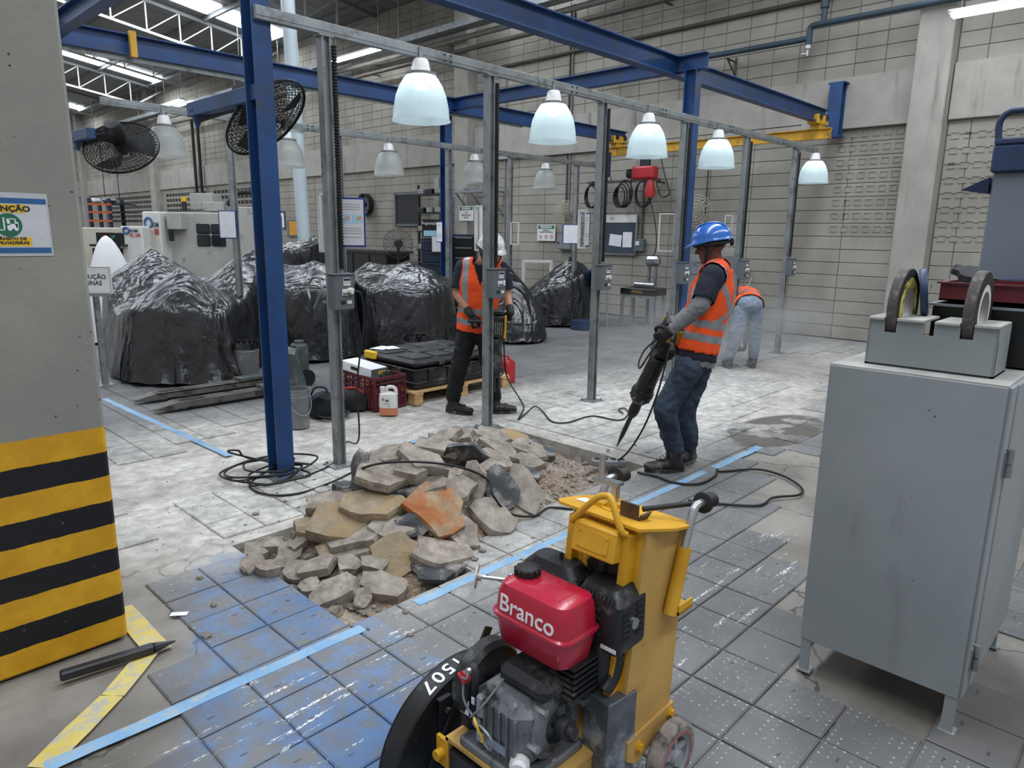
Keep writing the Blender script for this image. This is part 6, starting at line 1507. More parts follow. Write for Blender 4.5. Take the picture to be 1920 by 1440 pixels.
T = MB(); T.box((11.75, 8.35, 2.66), (.05, 1.7, .05)); T.box((11.85, 7.55, 2.62), (.25, .04, .04)); T.box((11.85, 9.1, 2.62), (.25, .04, .04)); T.obj('angle_bar', m_condd, hr, world=True)
for y, n_ in ((8.25, 4), (9.0, 3), (7.8, 2)):
    T = MB()
    for k in range(n_): T.tube(arc((11.69 - .02 * k, y + .03 * k, 2.42 - .02 * k), .19 - .015 * k, 0, 2 * math.pi * 23 / 24, 23, (.1, 1, 0), (0, 0, 1.35)), .014, 6, closed=True)
    T.obj('hose_coil', m_rubber, hr, world=True, sm=60)
for y in (8.0, 8.6, 8.8):
    T = MB(); T.tube(spline([(11.72, y, 2.68), (11.70, y + .05, 2.80), (11.7, y + .12, 2.68)], 5), .01, 5); T.tube([(11.7, y + .12, 2.69), (11.71, y + .12, 2.25)], .01, 5); T.obj('hose_end', m_rubber, hr, world=True, sm=60)
fc = thing('drawer_cabinet', 'grey drawer cabinet against the wall behind the far blue post', 'cabinet', (11.6, 6.3, 0))
T = MB(); T.box((0, 0, .65), (.6, .9, 1.3), bev=.006); T.obj('carcass', m_grey, fc)
for k in range(4):
    T = MB(); T.box((-.306, 0, .18 + .31 * k), (.02, .84, .29), bev=.004); d_ = T.obj('drawer', m_grey, fc); T = MB(); T.box((-.325, 0, .26 + .31 * k), (.02, .16, .02)); T.obj('handle', m_steel, d_)
# wall fans (white), exhaust fan, dark window
m_cream = mat('cream_fan', '#b5b0a2', .5, 0, .05)
def small_fan(label, px, py, off, r):
    c = Wp(px, py, off); e = thing('wall_fan', label, 'fan', c)
    n = Vector((-.75, -.55, -.2)).normalized(); xx = n.orthogonal().normalized(); yy = n.cross(xx); M = Matrix((xx, yy, n)).transposed().to_4x4(); M.translation = c
    T = MB()
    for q in (.3, .5, .7, .85, 1.0): T.tube([M @ Vector((r * q * math.cos(a), r * q * math.sin(a), .06 * (1 - q * q))) for a in [2 * math.pi * i / 24 for i in range(24)]], .006, 4, closed=True)
    for k in range(16): a = 2 * math.pi * k / 16; T.tube([M @ Vector((r * q * math.cos(a), r * q * math.sin(a), .06 * (1 - q * q))) for q in (.1, .5, 1)], .005, 4)
    T.obj('cage', m_cream, e, world=True)
    for k in range(3):
        T = MB(); vs = [M @ Vector((r * q * math.cos(a0), r * q * math.sin(a0), zz)) for q, a0, zz in ((.1, k * 2.09, 0), (.85, k * 2.09 - .3, -.04), (.9, k * 2.09 + .5, .03), (.12, k * 2.09 + .6, .02))]; T.add(vs, [(0, 1, 2, 3)]); T.obj('blade', m_cream, e, world=True)
    T = MB(); T.T = M; T.cyl((0, 0, -.16), (0, 0, .02), .06, n=14); T.T = None; T.obj('motor', m_cream, e, world=True, sm=40)
    T = MB(); T.bar(M @ Vector((0, 0, -.12)), (WX - .02, c.y - .05, c.z - .35), .035, .035); T.box((WX - .02, c.y - .05, c.z - .38), (.03, .12, .25)); T.obj('bracket', m_cream, e, world=True); return e
small_fan('cream wall fan above the electrical panel', 1060, 400, .45, .26); small_fan('cream wall fan behind the blue-helmeted man', 1303, 397, .45, .30)
y0, y1, z0, z1 = wall_rect(668, 366, 712, 402, .05)
ef = thing('exhaust_fan', 'black round exhaust fan set in the block wall', 'fan', (WX - .1, (y0 + y1) / 2, z1)); c = Vector((WX - .08, (y0 + y1) / 2, (z0 + z1) / 2)); rr_ = (z0 - z1) / 2 * 1.1
T = MB(); T.lathe([(rr_ * .8, .0), (rr_ * .8, .12), (rr_, .14), (rr_, 0)], c, 28, rot=Matrix.Rotation(R_(-90), 3, 'Y')); T.cyl(c, c + Vector((.05, 0, 0)), rr_ * .85, n=28); T.obj('housing', m_black, ef, world=True, sm=40)
for k in range(4):
    a = k * math.pi / 2 + .4; T = MB(); T.bar(c + Vector((-.05, 0, 0)), c + Vector((-.05, rr_ * .78 * math.cos(a), rr_ * .78 * math.sin(a))), .16, .01, (1, .4, 0)); T.obj('blade', m_dkgrey, ef, world=True)
T = MB(); T.cyl(c + Vector((-.12, 0, 0)), c, .07, n=12); T.obj('hub', m_black, ef, world=True)
y0, y1, z0, z1 = wall_rect(741, 364, 786, 422, .05)
wn = MB(); wn.box((WX - .03, (y0 + y1) / 2, (z0 + z1) / 2), (.03, y0 - y1, z0 - z1)); wnd = wn.obj('window_7', m_glassdk); tag(wnd, kind='structure')
T = MB()
for s_ in (y0, y1): T.box((WX - .05, s_, (z0 + z1) / 2), (.05, .06, z0 - z1 + .06))
for s_ in (z0, z1): T.box((WX - .05, (y0 + y1) / 2, s_), (.05, y0 - y1, .06))
T.obj('window_frame', m_dkgrey, wnd, world=True)
# doorway with shelving behind the rear blue post, dark bench below
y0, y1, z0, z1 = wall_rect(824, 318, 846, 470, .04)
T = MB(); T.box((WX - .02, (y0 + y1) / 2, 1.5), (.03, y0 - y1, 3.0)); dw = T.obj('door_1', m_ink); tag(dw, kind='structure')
T = MB(); T.box((WX - .04, y0 + .10, 1.5), (.06, .2, 3.0)); T.obj('door_jamb', m_conc, dw, world=True)
rk = thing('parts_rack', 'dark open parts rack standing in the wall doorway', 'rack', (11.6, (y0 + y1) / 2, 0))
for a in (-.5, .5):
    T = MB(); T.box((-.1, a, 1.4), (.05, .05, 2.8)); T.obj('upright', m_iron, rk)
for k in range(6):
    T = MB(); T.box((-.05, 0, .3 + .45 * k), (.3, 1.0, .03)); T.obj('shelf', m_iron, rk)
    for j in range(3): 
        T = MB(); T.box((-.08, -.33 + .33 * j, .38 + .45 * k), (.2, .22, .12), bev=.01); tag(T.obj('storage_box', m_galv if (k + j) % 3 else m_binb, rk))
bw = thing('workbench', 'long dark workbench cupboard under the wall window', 'workbench', (11.2, 17.2, 0))
T = MB(); T.box((0, 0, .55), (.7, 4.6, 1.1)); T.obj('carcass', m_binb, bw)
T = MB(); T.box((0, 0, 1.12), (.8, 4.8, .05)); T.obj('worktop', m_iron, bw)
for k in range(6):
    T = MB(); T.box((-.36, -1.9 + .76 * k, .55), (.02, .7, 1.0)); T.obj('door', m_black, bw)
T = MB(); T.box((-.38, 1.5, .55), (.03, .06, 1.0)); T.obj('blue_strip', m_blue, bw)
e = thing('pedestal_fan', 'dark pedestal fan standing in front of the workbench', 'fan', TP(745, 15.5)); 
T = MB(); cz_ = 1.38
for q in (.15, .3, .45, .6, .75, .9, 1.0): T.tube([Vector((.32 * q * math.cos(a) * CR.x, .32 * q * math.cos(a) * CR.y, cz_ + .32 * q * math.sin(a))) for a in [2 * math.pi * i / 28 for i in range(28)]], .006, 4, closed=True)
for k in range(20): a = 2 * math.pi * k / 20; T.tube([Vector((0, 0, cz_)), Vector((.32 * math.cos(a) * CR.x, .32 * math.cos(a) * CR.y, cz_ + .32 * math.sin(a)))], .004, 4)
T.obj('cage', m_iron, e)
T = MB(); T.cyl((0, 0, .03), (0, 0, 1.3), .03, n=12); T.cyl((0, 0, 0), (0, 0, .03), .25, n=24); T.obj('stand', m_black, e, sm=40)
T = MB(); T.cyl(Vector((0, 0, cz_)) - FH * .05, Vector((0, 0, cz_)) + FH * .15, .08, n=16); T.obj('motor', m_black, e, sm=40)
# blue tool drawer cabinets
def cam_box(T, px0, px1, z0, z1, D, dep, m=0, bev=.0):
    a, b = TP(px0, D), TP(px1, D); c = (a + b) / 2 + FH * dep / 2; w_ = (b - a).length
    T.box((c.x, c.y, (z0 + z1) / 2), (w_, dep, z1 - z0), Matrix.Rotation(math.atan2(CR.y, CR.x), 3, 'Z'), m, bev); return c, w_
m_drawer = mat('navy_drawer', '#1d2a40', .45, 0, .1, 5)
for (pa, pb, z1_, D, lbl, nd) in ((788, 842, 1.52, 13.2, 'navy tool drawer cabinet with a black header board', 7), (843, 890, 1.60, 13.6, 'navy tool drawer cabinet with black trays on its top', 8)):
    e = thing('tool_cabinet', lbl, 'cabinet', TP((pa + pb) / 2, D)); T = MB(); cam_box(T, pa, pb, 0, z1_, D, .5); T.obj('carcass', m_drawer, e, world=True)
    for k in range(nd):
        T = MB(); cam_box(T, pa + 2, pb - 2, .06 + k * (z1_ - .08) / nd, .04 + (k + 1) * (z1_ - .08) / nd, D - .02, .03, bev=.004); d_ = T.obj('drawer', m_drawer if pa < 800 else m_binb, e, world=True)
        T = MB(); cam_box(T, pa + 8, pb - 8, .06 + (k + .72) * (z1_ - .08) / nd, .06 + (k + .82) * (z1_ - .08) / nd, D - .035, .02); T.obj('pull', m_iron if pa < 800 else m_steel, d_, world=True)
hb = thing('header_board', 'black header board with white title over the tool drawers', 'board', TP(815, 13.15)); T = MB(); cam_box(T, 790, 843, 1.54, 1.86, 13.15, .03); b_ = T.obj('board', m_binb, hb, world=True)
T = MB(); cam_box(T, 793, 836, 1.56, 1.66, 13.14, .01); T.obj('photo_strip', m_lblue, b_, world=True)
c = TP(815, 13.12); c.z = 1.79; text_obj('lettering', 'Programação Produção', .075, m_paper, b_, facing(c, CR, (0, 0, 1)), .0006, sx=.72)
sh = thing('strut_shelf', 'galvanised strut shelf bracket with diagonal braces on the wall column', 'shelf', (11.3, 12.3, 2.6))
T = MB(); a = Wp(848, 360, .7); b = Wp(906, 352, .7); T.bar(a, (a.x, b.y, a.z), .06, .06); T.bar((a.x + .35, a.y, a.z + .1), (a.x + .35, b.y, a.z + .1), .06, .05); T.obj('channel', m_galv, sh, world=True)
for yy in (a.y, (a.y + b.y) / 2, b.y): T = MB(); T.bar((a.x, yy, a.z), (WX - .02, yy, a.z), .04, .04); T.bar((a.x + .1, yy, a.z), (WX - .02, yy, a.z - .55), .035, .035); T.obj('brace', m_galv, sh, world=True)
T = MB(); a = TP(979, 14.0); b = TP(1030, 14.0); T.bar((a.x, a.y, 1.10), (b.x, b.y, 1.10), .05, .05); T.bar((a.x, a.y, 0), (a.x, a.y, 1.12), .05, .05); T.bar((b.x, b.y, 0), (b.x, b.y, 1.12), .05, .05); single('guard_rail', T, m_white, 'white tube guard rail between the two rear covered machines', 'rail')
e = thing('blue_bench', 'blue workbench with grey legs beside the last covered machine', 'workbench', TP(1122, 12.6)); T = MB(); cam_box(T, 1108, 1140, .70, 1.02, 12.6, .5); T.obj('apron', m_bluep, e, world=True)
for q in (1110, 1136):
    T = MB(); cam_box(T, q, q + 4, 0, .7, 12.62, .05); T.obj('leg', m_grey, e, world=True)
T = MB(); q = TP(1092, 12.2); T.cyl((q.x, q.y, 0), (q.x, q.y, .16), .22, .2, n=24); single('machine_foot', T, m_blue_dk, 'round blue pedestal foot under the last covered machine', 'pedestal', sm=40)
T = MB(); q = Wp(634, 308, .03)
for k in range(4): T.box((WX - .09, q.y, q.z + .30 - .2 * k), (.02, .28, .2), m=k % 2)
single('striped_sign', T, [m_redp, m_yelp], 'red and yellow striped marker plate on the concrete band', 'marker')
T = MB(); q = Wp(551, 428, .04); T.box(q, (.03, .85, .55)); T.box(q + Vector((-.02, 0, 0)), (.012, .5, .44), m=1); q = Wp(529, 413, .03); T2 = MB(); T2.box(q, (.03, .42, .56)); T2.box(q + Vector((-.018, 0, 0)), (.008, .34, .48), m=1); single('framed_notice', T2, [m_blue_dk, m_paper], 'framed white notice on the far wall by the near blue post', 'notice'); single('poster_board', T, [m_dkgrey, mat('orange_poster', '#c9902e', .6)], 'orange poster on a dark board behind the near blue post', 'poster')

# ================================================================ FLUORESCENT FITTINGS
m_tube = emit('fluorescent_tube', '#f4faff', TUBE_POWER)
def fluor(label, x, y0, y1, z, hang):
    e = thing('fluorescent_light', label, 'light', (x, (y0 + y1) / 2, z), 0, 'fluorescent fittings'); L = y1 - y0
    T = MB(); T.box((0, 0, .05), (.16, L, .05), bev=.01); T.box((-.09, 0, .045), (.05, L, .01), Matrix.Rotation(.5, 3, 'Y')); T.box((.09, 0, .045), (.05, L, .01), Matrix.Rotation(-.5, 3, 'Y')); T.obj('reflector', m_white, e)
    for s_ in (-.045, .045):
        T = MB(); T.cyl((s_, -L / 2 + .03, .005), (s_, L / 2 - .03, .005), .018, n=10); T.obj('tube', m_tube, e)
    T = MB()
    for s_ in (-.4, .4): T.cyl((0, s_ * L, .07), (0, s_ * L, hang), .008, n=6)
    T.obj('hanger', m_galv, e)
fluor('lit fluorescent fitting high behind the first front post', 11.0, 15.05, 17.4, 6.02, zr(11) - 6.02)
fluor('lit fluorescent fitting above the blue air pipe by the column', 10.7, 1.5, 2.72, 4.36, zr(10.7) - 4.36)
fluor('lit fluorescent fitting above the rear frame lamps beside the fan', 11.0, 27.3, 30.0, 6.2, zr(11) - 6.2)
fluor('lit fluorescent fitting beside the pale downpipe', 10.2, 19.9, 21.2, 6.15, zr(10.2) - 6.15)

# ================================================================ CNC MACHINES, RACK FAR LEFT
def lathe_machine(name, label, pa, pb, ztop, D, dep): 
    e = thing(name, label, 'machine', TP((pa + pb) / 2, D)); T = MB(); cam_box(T, pa, pb, 0.05, ztop, D, dep, bev=.02); T.obj('housing', m_ltgrey, e, world=True); return e
def cz(px, py, D): return zat(px, py, D)
def ctext(txt, px, py, D, size, mt, par, sx=1.0, bold=.003):
    c = AD(px, py, D); return text_obj('lettering', txt, size, mt, par, facing(c, CR, (0, 0, 1)), .001, bold=bold, sx=sx)
m_cncw = mat('cnc_white', '#cfcfca', .45, 0, .04, 3)
mA = thing('cnc_lathe', 'cream CNC turning machine with a small blue ring logo', 'machine', TP(240, 13.6))
T = MB(); cam_box(T, 160, 272, .05, cz(230, 427, 13.6), 13.8, 1.2, bev=.02); T.obj('housing', mat('cnc_cream', '#c3bdb0', .5, 0, .05, 3), mA, world=True)
T = MB(); cam_box(T, 231, 272, .6, cz(250, 424, 13.6), 13.55, .3, bev=.02); dA = T.obj('door_panel', m_cncw, mA, world=True)
ctext('ROMI', 251, 433, 13.53, .075, m_ink, dA, .8, .0015); ctext('GL 240', 253, 441, 13.53, .085, m_redp, dA, .8, .002)
T = MB(); c = AD(236, 432, 13.53); T.tube(arc(c, .055, 0, 2 * math.pi * 23 / 24, 23, CR, (0, 0, 1)), .016, 6, closed=True); T.obj('logo_ring', m_bluep, dA, world=True)
T = MB(); cam_box(T, 172, 230, cz(200, 462, 13.4), cz(200, 458, 13.4), 13.3, .4); cam_box(T, 176, 228, .2, cz(200, 466, 13.4), 13.5, .25); T.obj('tray', m_binb, mA, world=True)
mB = thing('cnc_machining_centre', 'grey CNC machining centre with dark windowed door and ring logo', 'machine', TP(370, 14.6))
T = MB(); cam_box(T, 306, 486, .05, cz(400, 398, 14.6), 14.7, 1.6, bev=.03); T.obj('housing', m_ltgrey, mB, world=True)
T = MB(); cam_box(T, 273, 306, .3, cz(290, 397, 14.6), 14.3, .5, bev=.03); dB = T.obj('side_panel', m_cncw, mB, world=True)
ctext('ROMI', 291, 422, 14.28, .13, m_ink, dB, .45, .002); ctext('D 800', 289.5, 435, 14.28, .17, m_redp, dB, .42, .004)
T = MB(); c = AD(278, 418, 14.28); T.tube(arc(c, .075, 0, 2 * math.pi * 23 / 24, 23, CR, (0, 0, 1.3)), .02, 6, closed=True); T.obj('logo_ring', m_bluep, dB, world=True)
for (pa, pb) in ((371, 396), (398, 424)):
    for (qa, qb) in ((420, 439), (441, 462)):
        T = MB(); cam_box(T, pa, pb, cz(397, qb, 14.6), cz(397, qa, 14.6), 14.66, .06, bev=.02); T.obj('window_pane', m_glassdk, mB, world=True)
T = MB(); cam_box(T, 318, 345, cz(330, 430, 14.5), cz(330, 399, 14.5), 14.45, .3, bev=.01); pn = T.obj('control_pendant', m_ltgrey, mB, world=True)
T = MB(); cam_box(T, 320, 328, cz(330, 452, 14.5), cz(330, 431, 14.5), 14.44, .05); T.obj('screen', m_glassdk, pn, world=True)
T = MB(); cam_box(T, 363, 405, cz(380, 393, 15), cz(380, 361, 15), 15.2, .5, bev=.02); cam_box(T, 386, 425, cz(400, 397, 15), cz(400, 378, 15), 15.0, .5, bev=.02); T.obj('drive_head', m_ltgrey, mB, world=True)
T = MB(); q = TP(353, 15.0); T.cyl((q.x, q.y, cz(353, 396, 15)), (q.x, q.y, cz(353, 378, 15)), .05, n=12); T.cyl((q.x, q.y, cz(353, 378, 15)), (q.x, q.y, cz(353, 369, 15)), .055, n=12, m=1); T.obj('stack_light', [m_iron, m_yelp], mB, world=True)
T = MB(); q = TP(432, 15.0); T.tube(spline([(q.x, q.y, cz(430, 385, 15)), (q.x + .2, q.y - .1, cz(430, 362, 15)), (q.x + .5, q.y - .4, cz(430, 365, 15)), (q.x + .6, q.y - .5, cz(430, 400, 15))], 6), .05, 8); T.obj('hose', m_rubber, mB, world=True, sm=60)
T = MB(); cam_box(T, 448, 484, .3, cz(460, 388, 14.4), 14.3, .4, bev=.02); el = T.obj('electric_cubicle', m_ltgrey, mB, world=True)
rk2 = thing('pallet_rack', 'orange and dark blue pallet rack with wrapped goods at the far wall', 'rack', TP(205, 22))
for q in (172, 190, 208, 232):
    T = MB(); cam_box(T, q, q + 5, 0, cz(200, 372, 22), 22 + (.9 if q in (190, 232) else 0), .08); T.obj('upright', m_blue_dk, rk2, world=True)
for qy in (381, 396, 412, 430):
    T = MB(); cam_box(T, 172, 214, cz(190, qy + 4, 22), cz(190, qy, 22), 21.95, .06); T.obj('beam', m_orangest, rk2, world=True)
    T = MB(); cam_box(T, 172, 234, cz(190, qy, 22) - .03, cz(190, qy, 22), 22.05, .9); T.obj('shelf', m_iron, rk2, world=True)
T = MB(); cam_box(T, 176, 186, cz(190, 380.5, 22), cz(190, 371, 22), 22.1, .4, bev=.05); single('wrapped_goods', T, m_clothw, 'white wrapped goods on the top shelf of the orange rack', 'package')
T = MB(); cam_box(T, 196, 214, cz(190, 380.5, 22), cz(190, 369, 22), 22.2, .5, bev=.08); single('wrapped_goods', T, m_galv, 'grey wrapped bundle on the top shelf of the orange rack', 'package')
e = thing('control_console', 'black control console with red and green buttons on a stand', 'console', TP(205, 12.3)); zc0 = cz(205, 459, 12.3); T = MB(); cam_box(T, 186, 222, zc0, cz(205, 436, 12.3), 12.3, .3, bev=.01); b_ = T.obj('console', m_binb, e, world=True)
for px, mm in ((197, m_redp), (213, m_green)):
    T = MB(); c = AD(px, 444, 12.29); T.cyl(c, c - FH * .03, .03, n=12); T.obj('button', mm, b_, world=True)
T = MB(); cam_box(T, 190, 218, 0, zc0, 12.35, .2); T.obj('stand', m_iron, e, world=True)
# ================================================================ PEOPLE
def ellcap(T, p0, p1, a0, a1, side=None, flat=None):
    """tapered capsule; a = radius or (radius along side, radius across)"""
    p0, p1 = Vector(p0), Vector(p1); z = p1 - p0; L = z.length
    if L < 1e-5: z = Vector((0, 0, 1)); L = 1e-5
    else: z = z / L
    if side is None: x = z.orthogonal().normalized()
    else: x = Vector(side); x = (x - z * x.dot(z)).normalized()
    y = z.cross(x); a0 = a0 if isinstance(a0, tuple) else (a0, a0); a1 = a1 if isinstance(a1, tuple) else (a1, a1)
    n = 16; rings = []
    for k in range(5): t = math.pi / 2 * (1 - k / 4); rings.append((-math.sin(t) * min(a0), math.cos(t), a0))
    for k in range(5): t = math.pi / 2 * k / 4; rings.append((L + math.sin(t) * min(a1), math.cos(t), a1))
    vs = []
    for (h, s, a) in rings:
        for i in range(n): an = 2 * math.pi * i / n; vs.append(p0 + z * h + x * (a[0] * s * math.cos(an)) + y * (a[1] * s * math.sin(an)))
    fs = [(r * n + i, r * n + (i + 1) % n, (r + 1) * n + (i + 1) % n, (r + 1) * n + i) for r in range(len(rings) - 1) for i in range(n)]
    T.add(vs, fs + [tuple(reversed(range(n))), tuple((len(rings) - 1) * n + i for i in range(n))])
def ellip(T, c, x, y, z): # axis vectors scaled
    c, x, y, z = Vector(c), Vector(x), Vector(y), Vector(z); vs = []; n, m = 16, 10
    for j in range(m + 1):
        t = math.pi * (j + .0) / m; t = min(max(t, .05), math.pi - .05)
        for i in range(n): a = 2 * math.pi * i / n; vs.append(c + x * (math.sin(t) * math.cos(a)) + y * (math.sin(t) * math.sin(a)) + z * math.cos(t))
    T.add(vs, [(j * n + i, (j + 1) * n + i, (j + 1) * n + (i + 1) % n, j * n + (i + 1) % n) for j in range(m) for i in range(n)] + [tuple(range(n)), tuple(m * n + i for i in reversed(range(n)))])
def melt(T, voxel, smooth=6, fac=.5):
    me = bpy.data.meshes.new('melt'); me.from_pydata(T.v, [], T.f); o = bpy.data.objects.new('melt', me); COL.objects.link(o)
    r = o.modifiers.new('r', 'REMESH'); r.mode = 'VOXEL'; r.voxel_size = voxel
    s = o.modifiers.new('s', 'SMOOTH'); s.iterations = smooth; s.factor = fac
    dg = bpy.context.evaluated_depsgraph_get(); dg.update(); out = bpy.data.meshes.new_from_object(o.evaluated_get(dg))
    bpy.data.objects.remove(o); return out
def finish(name, me, mt, parent, wr=None, keep=None, off=0.0):
    """world mesh -> part; wr = wrinkle (amp, scale, squash), keep = face filter on centre"""
    if wr or off:
        amp, sc, sq = wr if wr else (0, 1, 1)
        no = [v.normal.copy() for v in me.vertices]
        for v, n in zip(me.vertices, no):
            q = Vector((v.co.x * sc, v.co.y * sc, v.co.z * sc * sq)); w = abs(mnoise.noise(q)) * 1.5 - .35 + .4 * mnoise.noise(q * 2.3)
            v.co += n * (amp * w + off)
    if keep:
        bm = bmesh.new(); bm.from_mesh(me); bmesh.ops.delete(bm, geom=[f for f in bm.faces if not keep(f.calc_center_median(), f.normal)], context='FACES'); bm.to_mesh(me); bm.free()
    r = parent
    while r.parent: r = r.parent
    me.transform(ROOT[r]); me.materials.clear(); me.materials.append(mt); me.name = name
    me.polygons.foreach_set('use_smooth', [True] * len(me.polygons))
    o = bpy.data.objects.new(name, me); COL.objects.link(o); o.parent = parent; return o
def thicken(o, t):
    m = o.modifiers.new('thickness', 'SOLIDIFY'); m.thickness = t; m.offset = 1
def hand_parts(T, w, d, n, s, k=1.0, curl=(35, 100, 165)):
    """palm, four curled fingers of unequal length, thumb from the side of the palm"""
    w, d, n, s = [Vector(q) for q in (w, d, n, s)]; d.normalize(); n = (n - d * n.dot(d)).normalized(); s0 = d.cross(n); s = s0 if s0.dot(s) > 0 else -s0
    ellcap(T, w + d * .01 * k, w + d * .075 * k, (.030 * k, .017 * k), (.038 * k, .016 * k), s)
    for i, L in enumerate((.92, 1.0, .95, .78)):
        p = w + d * (.088 - .004 * abs(i - 1)) * k + s * (i - 1.5) * .0205 * k
        for j, (a, l) in enumerate(zip(curl, (.042, .028, .022))):
            a = R_(a + 4 * (i - 1)); q = p + (d * math.cos(a) + n * math.sin(a)) * l * L * k; ellcap(T, p, q, (.0095 - .0006 * j) * k, (.0090 - .0008 * j) * k); p = q
    p = w + d * .028 * k - s * .028 * k
    for (v, l) in ((d * .55 - s * .65 + n * .35, .042), (d * .75 - s * .05 + n * .65, .034), (d * .55 + s * .35 + n * .7, .026)):
        q = p + v.normalized() * l * k; ellcap(T, p, q, .0115 * k, .0105 * k); p = q
m_skin1 = mat('brown_skin', '#6b4434', .5, 0, .08, 20); m_skin2 = mat('tan_skin', '#a5755c', .5, 0, .08, 20)
def fabric(name, col, var=.12, sc=9, rough=.85): return mat(name, col, rough, 0, var, sc, .25, 260)
m_navy = fabric('navy_shirt', '#121828'); m_orange = fabric('orange_vest', '#f2541a', .06); m_refl = mat('reflective_tape', '#8d8f92', .35, .2, .08, 14)
def denim(name, a, b):
    t = NT(name); v = t.coord(True); k = t.mix(t.ss(t.noise(v, 7, 5), .32, .68), a, b); k = t.mix(t.m('MULTIPLY', t.ss(t.noise(t.scale(v, (1, 1, 3)), 11, 5, .6), .5, .75), .5), k, b)
    t.set(t.bsdf.inputs['Base Color'], k); t.bsdf.inputs['Roughness'].default_value = .85; t.bump(t.noise(v, 200, 2), .2, .002); return t.mat
m_denim = denim('dark_denim', '#1d2836', '#3a4859'); m_denim2 = denim('light_denim', '#5d6d7f', '#7e8c9a'); m_trou = fabric('black_trousers', '#0d0e11'); m_greysl = fabric('grey_sleeve', '#6f7072')
m_boot = mat('black_leather', '#1c1b1b', .5, 0, .2, 12, .2, 60, dirt=('#6e6a63', .35, 8)); m_sole = mat('boot_sole', '#2a2826', .8, 0, .2, 14, dirt=('#7a766e', .4, 9))
m_glove = mat('black_glove', '#17181a', .7, 0, .25, 30, .3, 120); m_hblue = mat('blue_helmet', '#2f66b5', .22, 0, .03, 3, coat=.5); m_hwhite = mat('white_helmet', '#d8d9da', .25, 0, .02, 3, coat=.4); m_strap = mat('black_strap', '#101012', .6)
m_hair = mat('black_hair', '#100d0c', .8, 0, .2, 40, .5, 120)
def helmet(par, c, up, fwd, r, mt, strap=True):
    up = Vector(up).normalized(); fwd = Vector(fwd); fwd = (fwd - up * fwd.dot(up)).normalized(); lf = up.cross(fwd)
    M = Matrix((fwd, lf, up)).transposed().to_4x4(); M.translation = Vector(c); T = MB(); vs = []; n, m = 36, 12
    for j in range(m + 1):
        t = math.pi / 2 * j / m
        for i in range(n):
            a = 2 * math.pi * i / n; rx, ry = r * 1.16, r * .95; q = Vector((rx * math.sin(t) * math.cos(a), ry * math.sin(t) * math.sin(a), r * .92 * math.cos(t)))
            if j == m: q.z -= .012
            vs.append(M @ q)
    k0 = len(vs)
    for i in range(n):                              # brim, longer at the front
        a = 2 * math.pi * i / n; f = max(0, math.cos(a)); e = .010 + .045 * f ** 1.5; vs.append(M @ Vector((r * 1.16 * math.cos(a) + e * math.cos(a), (r * .95 + e * .6) * math.sin(a), -.02 - .018 * f)))
    fs = [(j * n + i, (j + 1) * n + i, (j + 1) * n + (i + 1) % n, j * n + (i + 1) % n) for j in range(m + 1) for i in range(n)]
    T.add(vs, fs); o = T.obj('helmet', mt, par, 60, world=True); thicken(o, .003)
    T = MB()
    for s in (-1, 0, 1): T.tube([M @ Vector((r * 1.16 * math.sin(t) * (1 if True else 0), s * r * .28 * math.cos(abs(t) * .4), r * .925 * math.cos(t) + .002)) for t in [(-.95 + 1.7 * k / 12) for k in range(13)]], .006, 6)
    T.obj('ridge', mt, o, 60, world=True)
    T = MB(); T.tube([M @ Vector((r * 1.02 * math.cos(a), r * .86 * math.sin(a), -.035)) for a in [2 * math.pi * i / 24 for i in range(24)]], .012, 6, closed=True); T.cyl(M @ Vector((-r * 1.06, 0, -.04)), M @ Vector((-r * 1.25, 0, -.045)), .022, n=12); T.obj('suspension', m_strap, o, 60, world=True)
    if strap:
        T = MB()
        for s in (-1, 1): T.tube([M @ Vector((.03, s * r * .86, -.03)), M @ Vector((.035, s * r * .80, -.10)), M @ Vector((.05, s * r * .45, -.175)), M @ Vector((.055, 0, -.19))], .007, 6); T.tube([M @ Vector((-.05, s * r * .84, -.03)), M @ Vector((.03, s * r * .80, -.105))], .006, 6)
        T.obj('chin_strap', m_strap, o, 60, world=True)
    return o
def head_parts(T, c, up, fwd, k=1.0):
    up = Vector(up).normalized(); fwd = Vector(fwd); fwd = (fwd - up * fwd.dot(up)).normalized(); lf = up.cross(fwd); c = Vector(c)
    P = lambda a, b, d: c + fwd * a * k + lf * b * k + up * d * k
    ellip(T, P(-.008, 0, .03), fwd * .098 * k, lf * .076 * k, up * .088 * k)          # skull
    ellip(T, P(.025, 0, -.045), fwd * .068 * k, lf * .058 * k, up * .075 * k)          # face, jaw
    ellip(T, P(.062, 0, -.10), fwd * .026 * k, lf * .030 * k, up * .022 * k)          # chin
    ellcap(T, P(.092, 0, .005), P(.112, 0, -.035), .010 * k, .013 * k)                  # nose
    ellcap(T, P(.085, -.014, -.068), P(.085, .014, -.068), .010 * k, .010 * k)          # mouth
    ellcap(T, P(.078, -.045, .022), P(.078, .045, .022), .012 * k, .012 * k)            # brow
    for s in (-1, 1): ellip(T, P(-.005, s * .078, -.015), fwd * .018 * k, lf * .010 * k, up * .032 * k); ellip(T, P(.055, s * .045, -.04), fwd * .025 * k, lf * .02 * k, up * .025 * k)
    return P
def eyes(par, P, k):
    for s in (-1, 1):
        T = MB(); ellip(T, P(.088, s * .031, -.002), (.007, 0, 0), (0, .009, 0), (0, 0, .006)); T.obj('eye', m_ink, par, 60, world=True)
